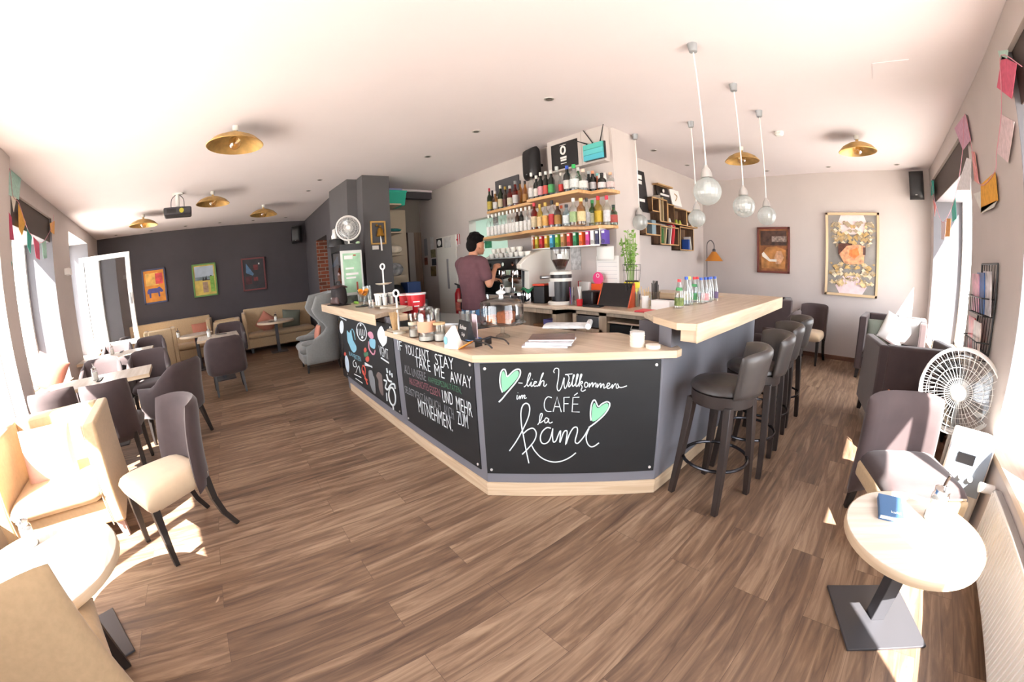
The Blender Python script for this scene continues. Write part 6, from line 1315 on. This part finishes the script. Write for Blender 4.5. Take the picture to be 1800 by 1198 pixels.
for s in (-1, 1): limb(b, [(s * .095, 0, .92), (s * .10, .01, .50), (s * .10, -.015, .10)], [.078, .052, .038]); b.ball((s * .10, .06, .035), (.04, .11, .034), 12, 8)
obj_body = fuse('body', b, M_skin, per, .0062, 3)
b = MB()
for z, rx, ry, y in ((1.445, .165, .10, -.012), (1.40, .19, .115, -.016), (1.35, .193, .12, -.019), (1.30, .19, .122, -.02), (1.25, .186, .122, -.018), (1.20, .18, .121, -.014), (1.15, .174, .12, -.01), (1.10, .17, .119, -.006), (1.05, .17, .12, -.003), (1.0, .174, .123, 0), (.96, .177, .125, 0), (.925, .178, .126, 0)): b.ball((0, y, z), (rx, ry, .085), 18, 10)
for S, E_ in ((sh_r, el_r), (sh_l, el_l)): limb(b, [Vector(S) + Vector((-.04 if S[0] > 0 else .04, 0, .02)), S, Vector(S).lerp(Vector(E_), .62)], [.07, .072, .068])
M_shirt = mat('maroon_cotton', '#5d3c42', rough=.9, var=.08, scale=14, bump=.06)
obj_sh = fuse('t_shirt', b, M_shirt, per, .010, 16)
M_jean = mat('blue_denim', '#3f6a92', rough=.85, var=.1, scale=60)
b = MB()
for z, rx, ry in ((.93, .172, .122), (.86, .175, .13)): b.ball((0, 0, z), (rx, ry, .085), 16, 10)
for s in (-1, 1): limb(b, [(s * .092, 0, .86), (s * .10, .012, .50), (s * .10, -.01, .10)], [.098, .07, .06])
fuse('jeans', b, M_jean, per, .012, 4)
b = MB()
for s in (-1, 1): b.ball((s * .10, .055, .035), (.05, .13, .045), 14, 8); b.box((s * .10 - .045, -.07, 0), (s * .10 + .045, .18, .02))
fuse('shoes', b, M_black, per, .010, 3)
b = MB(); b.ball((0, .065, 1.70), (.083, .106, .082), 20, 12); b.ball((0, .005, 1.635), (.070, .058, .085), 16, 10)
R_ = random.Random(5)
for i in range(60):
    a = R_.random() * 6.28; e = R_.uniform(.1, 1.5); p = Vector((.076 * cos(a) * cos(e), .065 + .10 * sin(a) * cos(e), 1.70 + .08 * sin(e))); b.ball(tuple(p), R_.uniform(.012, .024), 8, 6)
for i in range(16): b.ball((R_.uniform(-.05, .05), R_.uniform(.13, .158), R_.uniform(1.715, 1.75)), R_.uniform(.012, .02), 8, 6)
fuse('hair', b, mat('black_brown_hair', '#0e0a09', rough=.85, var=.3, scale=60, bump=.3, spec=.15), per, .008, 2)
for s in (-1, 1):
    b = MB(); b.ball((s * .03, .172, 1.642), (.013, .008, .008), 10, 6); obj('eye', b, M_porc, per); b = MB(); b.tube([(s * .015, .182, 1.668), (s * .032, .18, 1.672), (s * .048, .17, 1.667)], .005, 6); obj('eyebrow', b, MATS['black_brown_hair'], per)
b = MB(); b.tube([(-.022, .193, 1.58), (0, .198, 1.581), (.022, .193, 1.58)], .005, 6); obj('mouth', b, mat('lip', '#96574c', rough=.5), per)
b = MB(); b.pad(lambda u, v: Vector(((u - .5) * .36 * .98, .128 - .04 * (2 * u - 1) ** 2, .55 + .42 * v)), .012, 8, 8); obj('apron', b, mat('black_apron', '#1f1e22', rough=.9), per)

# ---------------------------------------------------------------- behind the left end of the bar
t = thing('display_fridge', 'black glass-sided drinks fridge with a green poster on its front', 'fridge', (-5.62, 1.53, 0))
b = MB(); b.box((-.28, -.15, 0), (.28, .16, .12)); b.box((-.28, -.15, 1.86), (.28, .16, 1.95)); b.box((-.28, .13, .12), (.28, .16, 1.86))
for x in (-.28, .25):
    b.box((x, -.15, .12), (x + .03, -.12, 1.86))
b.box((.25, .13, .12), (.28, .16, 1.86)); obj('cabinet', b, M_black, t, bevel=.006)
b = MB(); b.box((-.25, -.148, .12), (.25, -.144, 1.86)); obj('glass_side', b, M_glass, t)
for z in (.55, .98, 1.40):
    b = MB(); b.box((-.25, -.12, z), (.24, .13, z + .012)); obj('shelf', b, M_dkmetal, t)
b = MB(); b.box((.28, -.15, .12), (.295, .16, 1.86)); dor = obj('door', b, mat('white_door_edge', '#d9dcd8', rough=.3), t, bevel=.003)
b = MB(); b.box((.295, -.12, 1.28), (.299, .135, 1.82)); obj('poster', b, mat('mint_poster', '#a4cfac', rough=.4, var=.18, scale=7), dor)
for y0_, y1_, z0_, z1_ in ((-.10, .02, 1.74, 1.79), (-.09, .09, 1.52, 1.55), (-.09, .05, 1.47, 1.495), (-.09, .03, 1.60, 1.625)):
    b = MB(); b.box((.299, y0_, z0_), (.301, y1_, z1_)); obj('poster_print', b, M_white, dor)
b = MB(); b.box((.299, .03, 1.78), (.301, .07, 1.80)); obj('poster_print', b, mat('brick_red_print', '#a8503c', rough=.5), dor)
b = MB(); b.box((.299, .05, 1.30), (.301, .075, 1.42)); obj('poster_print', b, mat('brick_red_print', '#a8503c', rough=.5), dor)
b = MB(); b.box((.295, -.13, .15), (.298, .14, 1.24)); obj('door_glass', b, mat('greenish_dark_glass', '#66726a', rough=.08, var=.4, scale=12), dor)
for i in range(8):
    z = (.132, .562, .992, 1.412)[i // 2]; c = ('#d9743a', '#e3ded2', '#7a4a2a', '#c9c9c4')[i % 4]
    bottle(('left', 'right')[i % 2] + ' bottle on the ' + ('bottom', 'second', 'third', 'top')[i // 2] + ' shelf of the black drinks fridge', -5.62 - .12 + .2 * (i % 2), 1.46, z, .26, .035, 'br' if i % 2 else 'or_', '#1b1a1c', c, 'bottles in the drinks fridge')
def fan(label, loc, rz, R, stand, m, name='table_fan'):
    t = thing(name, label, 'fan', loc, rz)
    for y in (-.05, .05):
        b = MB(); b.tube([(R * cos(a), y * (1 if 1 else 0), R * sin(a)) for a in [2 * pi * i / 40 for i in range(40)]], .006 if y < 0 else .009, 6, closed=True)
        for k in (.35, .6, .82): b.tube([(k * R * cos(a), y * (1.3 - .3 * k), k * R * sin(a)) for a in [2 * pi * i / 32 for i in range(32)]], .0016, 4, closed=True)
        for i in range(40):
            a = 2 * pi * i / 40; b.tube([(.12 * R * cos(a), y * 1.25, .12 * R * sin(a)), (.6 * R * cos(a + .12), y * 1.2, .6 * R * sin(a + .12)), (R * cos(a + .2), y, R * sin(a + .2))], .0014, 4)
        obj('grille', b, m, t, sharp=None)
    b = MB(); b.tube([(R * cos(a), 0, R * sin(a)) for a in [2 * pi * i / 40 for i in range(40)]], .012, 8, closed=True); obj('rim', b, m, t)
    b = MB()
    for i in range(3):
        a0 = 2 * pi * i / 3; b.pad(lambda u, v: Vector(((.14 + .74 * u) * R * cos(a0 + (v - .5) * 1.5), (v - .5) * .04, (.14 + .74 * u) * R * sin(a0 + (v - .5) * 1.5))), .005, 6, 6)
    obj('rotor', b, glass('pale_blade', (.85, .88, .9), 1.2), t)
    b = MB(); b.tube([(0, -.07, 0), (0, -.06, 0), (0, .02, 0)], [.16 * R, .2 * R, .18 * R], 18); b.tube([(0, .03, 0), (0, .14, 0)], [.25 * R, .18 * R], 14); obj('hub', b, m, t)
    b = MB(); b.tube([(0, .08, -.02), (0, .08, -stand + .02)], .014, 10); obj('pole', b, m, t)
    b = MB(); b.at(0, .08, -stand).lathe([(0, 0), (.10, 0), (.10, .012), (.03, .025), (0, .03)], 24); obj('base', b, m, t)
    return t
p = pxx(612, 400, -5.5); fan('white round table fan on top of the drinks fridge', (-5.5, p.y, 2.19), face(.97, -.25), .172, .24, M_white)
t = thing('ornament', 'white three-pronged ornament on the fridge beside the fan', 'ornament', (-5.78, 1.44, 1.95))
b = MB(); b.lathe([(0, 0), (.13, 0), (.13, .06), (.11, .11), (0, .11)], 20); obj('black_tin', b, M_black, t)
b = MB()
for i in range(3): b.at(-.06 + .06 * i, -.02, .115).lathe([(0, 0), (.026, .01), (.03, .05), (.012, .085), (.008, .15), (0, .155)], 12)
obj('white_prongs', b, M_white, t)
b = MB(); b.ball((0, 0, .015), (.05, .03, .018), 12, 6); simple('lime_half', 'pale green object on the fridge right of the fan', 'fruit', b, mat('pale_green', '#b5d3ae', rough=.5), (-5.38, 1.66, 1.952), 0, 0)
# bell in a gilt frame on the column
t = thing('bell_picture', 'brass bell hanging in a small gilt frame on the grey column', 'bell', (-5.69, 2.085, 2.13), pi / 2)
b = MB()
for q in (((-.125, -.02, -.18), (-.10, 0, .18)), ((.10, -.02, -.18), (.125, 0, .18)), ((-.125, -.02, -.18), (.125, 0, -.155)), ((-.125, -.02, .155), (.125, 0, .18))): b.box(*q)
obj('frame', b, mat('gilt_frame', '#cfa25c', rough=.4, metal=.3), t, bevel=.003)
M_brass = mat('brass', '#b98a3c', rough=.3, metal=.9)
b = MB(); b.at(.01, -.075, -.06).lathe([(.068, 0), (.06, .015), (.048, .05), (.04, .10), (.025, .125), (0, .13), (0, .12), (.036, .09), (.055, .015), (.066, -.002)], 24, False); obj('bell', b, M_brass, t)
b = MB(); b.tube([(.01, 0, .10), (.01, -.075, .09)], .008, 8); b.ball((-.03, -.04, .11), (.018, .03, .022), 10, 6); b.ball((.02, -.07, .09), (.02, .02, .02), 10, 6); obj('bracket', b, M_brass, t)
b = MB(); b.tube([(.01, -.075, -.05), (.015, -.075, -.12), (.02, -.075, -.28)], [.006, .012, .014], 8); obj('rope', b, M_white, t)
b = MB(); b.cbox((0, 0, 0), (.10, .012, .06)); o = simple('note', 'small white note under the bell on the grey column', 'paper', b, M_paper, (-5.683, 2.03, 1.905), pi / 2, 0)
# passage things
t = thing('shelf_unit', 'beige open shelf unit behind the grey column', 'shelf', (-6.5, 2.3, 0))
b = MB(); b.box((-.03, .0, 0), (0, .62, 2.62)); obj('side_panel', b, mat('beige_laminate', '#b0a18c', rough=.6), t)
for z in (.5, 1.0, 1.42, 1.78, 2.14, 2.6):
    b = MB(); b.box((0, .0, z), (.62, .28, z + .022)); obj('board', b, mat('beige_laminate', '#b0a18c'), t)
t = thing('storage_box', 'turquoise plastic box on top of the shelf behind the column', 'box', (-6.2, 2.56, 2.622))
b = MB(); b.add([(-.17, -.15, 0), (.17, -.15, 0), (.17, .15, 0), (-.17, .15, 0), (-.2, -.18, .24), (.2, -.18, .24), (.2, .18, .24), (-.2, .18, .24)], _F); obj('bin', b, mat('turquoise_plastic', '#16a58c', rough=.5), t, bevel=.006)
b = MB(); b.box((-.205, -.185, .22), (.205, .185, .25)); obj('rim', b, mat('turquoise_rim', '#1fb297', rough=.5), t, bevel=.004)
b = MB(); b.pad(lambda u, v: Vector(((u - .5) * .3, (v - .5) * .26, .27 + .03 * sin(7 * u))), .05, 8, 8); obj('folded_film', b, mat('lilac_film', '#a9a8d8', rough=.3), t)
for lab, z, c, h in (('teal bowl on the shelf behind the column', 2.162, '#1d6f70', .07), ('cream folded cloth on the shelf behind the column', 1.802, '#cfc6b6', .16), ('black and white bundle on the shelf behind the column', 1.442, '#8d8d90', .22), ('black jug on the lower shelf behind the column', 1.022, '#222024', .28)):
    b = MB(); b.pad(lambda u, v: Vector(((u - .5) * .36, (v - .5) * .26, h / 2)), h, 8, 8, p=5); simple('shelf_item', lab, 'household item', b, mat('item_' + c[1:], c, rough=.8, var=.7 if c == '#8d8d90' else .2, scale=12), (-6.12, 2.46, z), 0, 0)
p = pxx(706, 505, -6.0); b = MB(); b.box((-.15, -.12, 0), (.15, .12, .30)); simple('crate', 'dark blue crate beyond the tiered stand', 'crate', b, mat('navy_plastic', '#263f70', rough=.5), (-6.0, 2.72, p.z - .22), 0, .01)
b = MB(); b.box((-.25, -.16, 0), (.25, .16, p.z - .22)); simple('side_cabinet', 'grey side cabinet carrying the dark blue crate', 'cabinet', b, M_char2, (-6.0, 2.74, 0), 0, .01)
t = thing('tall_cupboard', 'white tall cupboard front on the rear wall, covered with notes', 'cupboard', (-6.07, 3.486, .6))
b = MB(); b.box((-.34, 0, 0), (.34, .03, 1.49)); obj('door', b, M_offw, t, bevel=.008)
b = MB(); b.box((.03, -.02, .55), (.07, 0, 1.08)); obj('grip', b, mat('grey_grip', '#8c8a8c', rough=.5), t)
YN = 3.483
def note(label, x0, y0, x1, y1, c, v=.3, yy=YN, cat='paper'):
    a, q = pyy(x0, y0, yy), pyy(x1, y1, yy); b = MB(); b.cbox((0, 0, 0), (abs(q.x - a.x), .004, abs(a.z - q.z))); return simple('note', label, cat, b, mat('note_' + c[1:] + str(v), c, rough=.7, var=v, scale=14), ((a.x + q.x) / 2, yy, (a.z + q.z) / 2), 0, 0)
t = note('black square notice with white blot on the white cupboard', 767, 420, 777.5, 434, '#1c1c1e', .1)
b = MB(); b.ball((0, -.003, 0), (.07, .003, .06), 12, 6); obj('white_blot', b, M_white, t)
note('pale printed sheet near the top of the white cupboard', 780, 418, 793, 434, '#cfcdca', .15)
for lab, *q in (('white sheet on the rear wall left of the cupboard', 756, 417, 763, 437, '#c9c8c6'), ('dark landscape photo on the rear wall', 757, 439, 766, 452, '#6f6a4a'), ('black photo under the landscape photo on the rear wall', 759, 455, 767, 466, '#22242c'), ('orange and green photo lowest on the rear wall', 757, 468, 767, 485, '#6d5a34'), ('narrow grey sheet furthest left on the rear wall', 745, 420, 752, 449, '#8f9094'), ('small reddish photo under the narrow grey sheet', 746, 453, 752, 465, '#7a4a3a')):
    note(lab, *q, .6 if 'photo' in lab else .1, 3.51)
t = note('red fire-equipment sign with white symbols on the rear wall', 801, 412, 808.5, 429, '#c02030', .03, 3.51, 'sign')
for i, (x, z) in enumerate(((-.03, .05), (.035, .05), (-.03, -.07), (.035, -.04))):
    b = MB(); b.cbox((x, -.0035, z), (.035, .002, (.08, .07, .10, .12)[i])); obj('symbol', b, M_white, t)
p = pyy(803, 500, 3.36); t = thing('fire_extinguisher', 'red fire extinguisher on the rear wall left of the person', 'fire extinguisher', (p.x, 3.40, .62))
b = MB(); b.lathe([(0, 0), (.075, 0), (.08, .02), (.08, .46), (.05, .53), (.025, .55), (0, .55)], 20); obj('cylinder', b, mat('extinguisher_red', '#a5121d', rough=.3), t)
b = MB(); b.lathe([(0, .55), (.03, .55), (.03, .60), (0, .61)], 12); b.tube([(0, 0, .60), (0, -.08, .63)], .012, 8); obj('valve', b, M_black, t)
b = MB(); b.tube(cr([(.03, -.02, .58), (.10, -.03, .5), (.09, -.04, .2)], 6), .01, 8); obj('hose', b, M_black, t)
b = MB(); b.lathe([(.081, .18), (.0815, .18), (.0815, .32), (.081, .32)], 20, False); obj('label_band', b, mat('faded_label', '#c86a5c', rough=.5, var=.3, scale=30), t)
b = MB(); b.box((-.04, .07, .2), (.04, .12, .5)); obj('bracket', b, M_black, t)
for i, (px, lab) in enumerate(((838, 'clear bottle standing in the kitchen hatch'),)): pass
for lab, px in (('left steel thermos in the kitchen hatch behind the person', 821), ('right steel thermos in the kitchen hatch behind the person', 827)):
    x = pyy(px, 405, YB + .07).x; jar('thermos', lab, 'flask', (x, YB + .07, 1.452), .035, .50, M_metal, 'steel flasks in the hatch', nk=.02)

# ---------------------------------------------------------------- right wing odds and ends
t = thing('floor_lamp', 'floor lamp with an orange cone shade in the corner by the crates', 'floor lamp', (-2.74, 6.86, 0))
b = MB(); b.lathe([(0, 0), (.13, 0), (.13, .02), (.02, .03), (0, .03)], 24); obj('base', b, M_dkmetal, t)
b = MB(); b.tube([(-.05, 0, .02), (-.05, 0, 1.72)] + cr([(-.05, 0, 1.72), (-.04, 0, 1.85), (.03, 0, 1.90), (.09, 0, 1.83), (.09, 0, 1.72)], 5)[1:], .008, 8); obj('pole', b, M_dkmetal, t)
b = MB(); b.at(.09, 0, 0).lathe([(.02, 1.70), (.04, 1.695), (.165, 1.53), (.162, 1.528), (.03, 1.68)], 28, False); obj('lamp_shade', b, mat('orange_shade', '#c27a26', rough=.5), t)
b = MB(); b.at(.09, 0, 0).lathe([(0, 1.69), (.028, 1.69), (.03, 1.735), (.015, 1.75), (0, 1.75)], 16); obj('socket', b, M_dkmetal, t)
b = MB(); b.at(.09, 0, 1.60).lathe([(0, -.05), (.03, -.03), (.03, .02), (0, .06)], 14); obj('bulb', b, mat('frosted_bulb', '#e3e6e4'), t)
# garlands
def garland(label, flags, plane, string, off):
    t = thing('paper_garland', label, 'garland', (0, 0, 0), 0, 'paper garlands')
    o = plane(*flags[0][0][0]); t.location = o
    n = off
    for pts, c in flags:
        P = [plane(*q) - o for q in pts]; k = len(P); b = MB(); b.add([p + n * .003 for p in P] + [p + n * .006 for p in P], [tuple(range(k)), tuple(range(2 * k - 1, k - 1, -1))] + [(i, (i + 1) % k, k + (i + 1) % k, k + i) for i in range(k)])
        obj('flag', b, mat('flag_' + c[1:], c, rough=.8, var=.12, scale=30), t, sharp=None)
    b = MB(); b.tube(cr([plane(*q) - o + n * .008 for q in string], 4), .003, 5); obj('string', b, mat('pink_string', '#d99aa8', rough=.8), t)
F7 = lambda L: [(1580 + x / 2.995, 50 + y / 2.995) for x, y in L]
F3 = lambda L: [(x / 4.607, 260 + y / 4.607) for x, y in L]
XF = lambda x, y: pxx(x, y, .955)
garland('paper bunting of pastel flags along the right window wall', [(F7([(525, 118), (580, 112), (575, 158), (540, 165)]), '#b3d3c6'), (F7([(545, 145), (625, 185), (598, 370), (520, 310)]), '#cf5d78'), (F7([(540, 450), (612, 490), (578, 705), (520, 655)]), '#d9c3c6'), (F7([(435, 820), (510, 755), (525, 905), (435, 970)]), '#e0a238'), (F7([(396, 870), (432, 858), (436, 942), (520, 905), (505, 940), (440, 972)]), '#d8d6d0'), (F7([(295, 525), (352, 450), (382, 585), (340, 640)]), '#c79ab0'), (F7([(360, 680), (385, 690), (378, 850), (305, 850)]), '#e2dfe2'), (F7([(385, 645), (402, 650), (424, 820), (400, 800)]), '#d7928c'), (F7([(280, 950), (300, 890), (306, 1000), (285, 1018)]), '#4fb0a2'), (F7([(255, 1000), (276, 1000), (270, 1095), (245, 1095)]), '#e2a15e'), (F7([(225, 1015), (250, 1020), (243, 1110), (225, 1110)]), '#dcc9cc'), (F7([(170, 800), (185, 800), (186, 868), (172, 880)]), '#2f9a8c'), (F7([(182, 900), (198, 930), (190, 990)]), '#d98a86')],
        XF, F7([(655, 200), (545, 140), (545, 300), (545, 455), (520, 655), (510, 755), (437, 825), (400, 700), (352, 450), (340, 640), (302, 880), (255, 1000), (225, 1010), (190, 900), (172, 800)]), Vector((-1, 0, 0)))
XL = lambda x, y: lpx(x, y, .0)
garland('paper bunting of pastel flags over the left windows', [(F3([(72, 160), (168, 240), (150, 420), (48, 370)]), '#a9cfc4'), (F3([(85, 390), (130, 400), (108, 520)]), '#dcd2c4'), (F3([(50, 490), (90, 560), (110, 745), (60, 740), (38, 690)]), '#c24a6a'), (F3([(145, 450), (205, 600), (175, 710), (150, 660)]), '#dba448'), (F3([(215, 640), (255, 720), (245, 855), (220, 800)]), '#3fa796'), (F3([(265, 720), (315, 770), (320, 905), (290, 890)]), '#d35f7a'), (F3([(335, 765), (370, 750), (378, 890), (350, 895)]), '#a4cfc0'), (F3([(400, 610), (440, 590), (438, 700), (410, 680)]), '#e0a65e'), (F3([(45, 830), (95, 930), (75, 1105), (20, 985)]), '#2f8f86'), (F3([(0, 785), (50, 790), (40, 860), (0, 910)]), '#e3dcd2')],
        XL, F3([(430, 540), (415, 640), (340, 765), (265, 720), (215, 650), (150, 450), (100, 390), (72, 165), (50, 490), (45, 840), (10, 800)]), LN)
b = MB(); P = [LW(0, 0)]; c = lpx(115, 478); u_, v_ = luv(c); b.add(*plL(u_ - .08, u_ + .08, c.z - .05, c.z + .05, 0, .09)); tag(obj('sconce_light', b, M_white, bevel=.01), 'small white box wall light between the two left windows', 'wall lamp')
# magazine rack
t = thing('magazine_rack', 'black wire magazine rack on the right window wall', 'magazine rack', (.975, 3.58, 0))
b = MB(); Y0, Y1, Za, Zb = -.22, .24, .98, 1.60
for y in (Y0, Y1): b.tube([(-.02, y, Za), (-.02, y, Zb)], .008, 6)
for z in (Za, Zb): b.tube([(-.02, Y0, z), (-.02, Y1, z)], .008, 6)
for i in range(1, 6): b.tube([(-.02, Y0 + (Y1 - Y0) * i / 6, Za), (-.02, Y0 + (Y1 - Y0) * i / 6, Zb)], .003, 5)
for z in (.94, 1.24):
    b.tube([(-.02, Y0, z + .12), (-.12, Y0, z + .12), (-.12, Y1, z + .12), (-.02, Y1, z + .12)], .005, 6); b.tube([(-.02, Y0, z), (-.10, Y0, z), (-.10, Y1, z), (-.02, Y1, z)], .005, 6)
    for i in range(7): b.tube([(-.12, Y0 + (Y1 - Y0) * i / 6, z + .12), (-.10, Y0 + (Y1 - Y0) * i / 6, z), (-.02, Y0 + (Y1 - Y0) * i / 6, z)], .003, 5)
obj('wire_frame', b, M_black, t)
for i, (y, z, h, c, lab) in enumerate(((-.14, 1.25, .30, '#c9c6cc', 'grey magazine in the upper tier of the wall rack, near end'), (.02, 1.25, .29, '#2f5f9a', 'blue and yellow magazine in the upper tier of the wall rack'), (.16, 1.25, .28, '#d7a0b4', 'pink magazine in the upper tier of the wall rack, far end'), (.12, .95, .26, '#c23a44', 'red magazine in the lower tier of the wall rack'), (-.10, .95, .25, '#cbb9b2', 'pale magazine in the lower tier of the wall rack'))):
    b = MB(); b.box((-.055 - .008 * i, -.11, 0), (-.047 - .008 * i, .11, h)); o = simple('magazine', lab, 'magazine', b, mat('rackmag_' + c[1:], c, rough=.3, var=.45, scale=10), (.975, 3.58 + y, z), 0, .001, 'magazines in the wall rack'); o.rotation_euler.y = -.08
# portable cooler, fan, magazines
t = thing('air_cooler', 'pale grey portable cooler with a dark display under the right window', 'air cooler', (.825, 2.80, 0), radians(-14))
b = MB(); b.box((-.14, -.12, .04), (.14, .16, .58)); obj('housing', b, M_offw, t, bevel=.02, seg=3)
b = MB(); b.box((-.13, -.128, .26), (.13, -.118, .56)); pn = obj('front_panel', b, mat('blue_grey_panel', '#8b98a6', rough=.4), t, bevel=.004)
b = MB(); b.box((-.07, -.133, .45), (.04, -.128, .51)); obj('display', b, M_black, pn)
for z_ in (.515, .435):
    b = MB(); b.box((-.08, -.131, z_), (.05, -.128, z_ + .01)); obj('display_trim', b, M_white, pn)
for x in (-.07, -.01, .05):
    b = MB(); b.at(x, -.128, .37, 0, pi / 2).lathe([(0, 0), (.018, 0), (.016, .015), (0, .016)], 16); obj('button', b, M_white, pn)
for x in (-.10, .10):
    b = MB(); b.box((x - .02, -.1, 0), (x + .02, .12, .04)); obj('foot', b, M_black, t)
zf = zat(1695, 690, .76, 3.22); fan('white pedestal fan in the sun under the right window', (.76, 3.22, zf), face(-.30, -.95), .29, zf, M_white, 'pedestal_fan')
t = thing('magazine_box', 'low wooden box of magazines behind brown chair and fan', 'box', (.40, 3.62, 0), radians(10))
b = MB(); b.box((-.16, -.12, 0), (.16, .12, .34)); obj('box', b, M_walnut, t, bevel=.004)
for i, c in enumerate(('#d9752c', '#b9b4b0', '#6f6a70', '#d7d2cd', '#8a8488', '#cbbfae')):
    b = MB(); b.box((-.012, -.10, 0), (.004, .10, .20)); o = simple('magazine', ('orange', 'light grey', 'dark grey', 'white', 'mid grey', 'beige')[i] + ' magazine standing in the low box by the fan', 'magazine', b, mat('boxmag_' + c[1:], c, rough=.4, var=.3, scale=20), (.28 + .042 * i, 3.60 + .007 * i, .342), radians(10), .001, 'magazines in the low box'); o.rotation_euler.y = .12
# radiator, thermostat, sill cushion
t = thing('radiator', 'long white panel radiator under the near right window', 'radiator', (.952, 1.44, .05))
b = MB(); b.box((-.018, -1.02, 0), (.02, 1.02, .38)); obj('panel', b, M_white, t, bevel=.012)
b = MB(); [b.box((-.024, -1.0 + .034 * i, .02), (-.017, -1.0 + .034 * i + .014, .36)) for i in range(60)]; obj('ribs', b, M_white, t, bevel=.002)
b = MB(); b.box((-.016, -1.0, .38), (.018, 1.0, .386)); obj('top_grille', b, mat('radiator_grille', '#a9a7a8', rough=.5), t)
b = MB(); b.box((-.03, -.30, .10), (-.022, -.22, .26)); obj('vent_tag', b, mat('taupe_strip', '#8d837f', rough=.5), t)
b = MB(); b.tube([(0, 1.02, .35), (0, 1.10, .35)], .015, 10); vl = obj('valve', b, M_chrome, t); b = MB(); b.tube([(-.0, 1.07, .35), (-.09, 1.07, .35)], [.026, .03], 14); obj('thermostat_head', b, M_white, vl)
for y_ in (-1.0, .96):
    b = MB(); b.box((-.015, y_, -.05), (.02, y_ + .04, .0)); obj('bracket', b, M_white, t)
cushion('cushion', 'pink and grey patterned cushion on the near right sill', (1.18, 2.42, .745), .40, mat('pink_grey_pattern', '#c98f88', rough=.9, var=.5, scale=10), (radians(-10), radians(20), radians(100)))
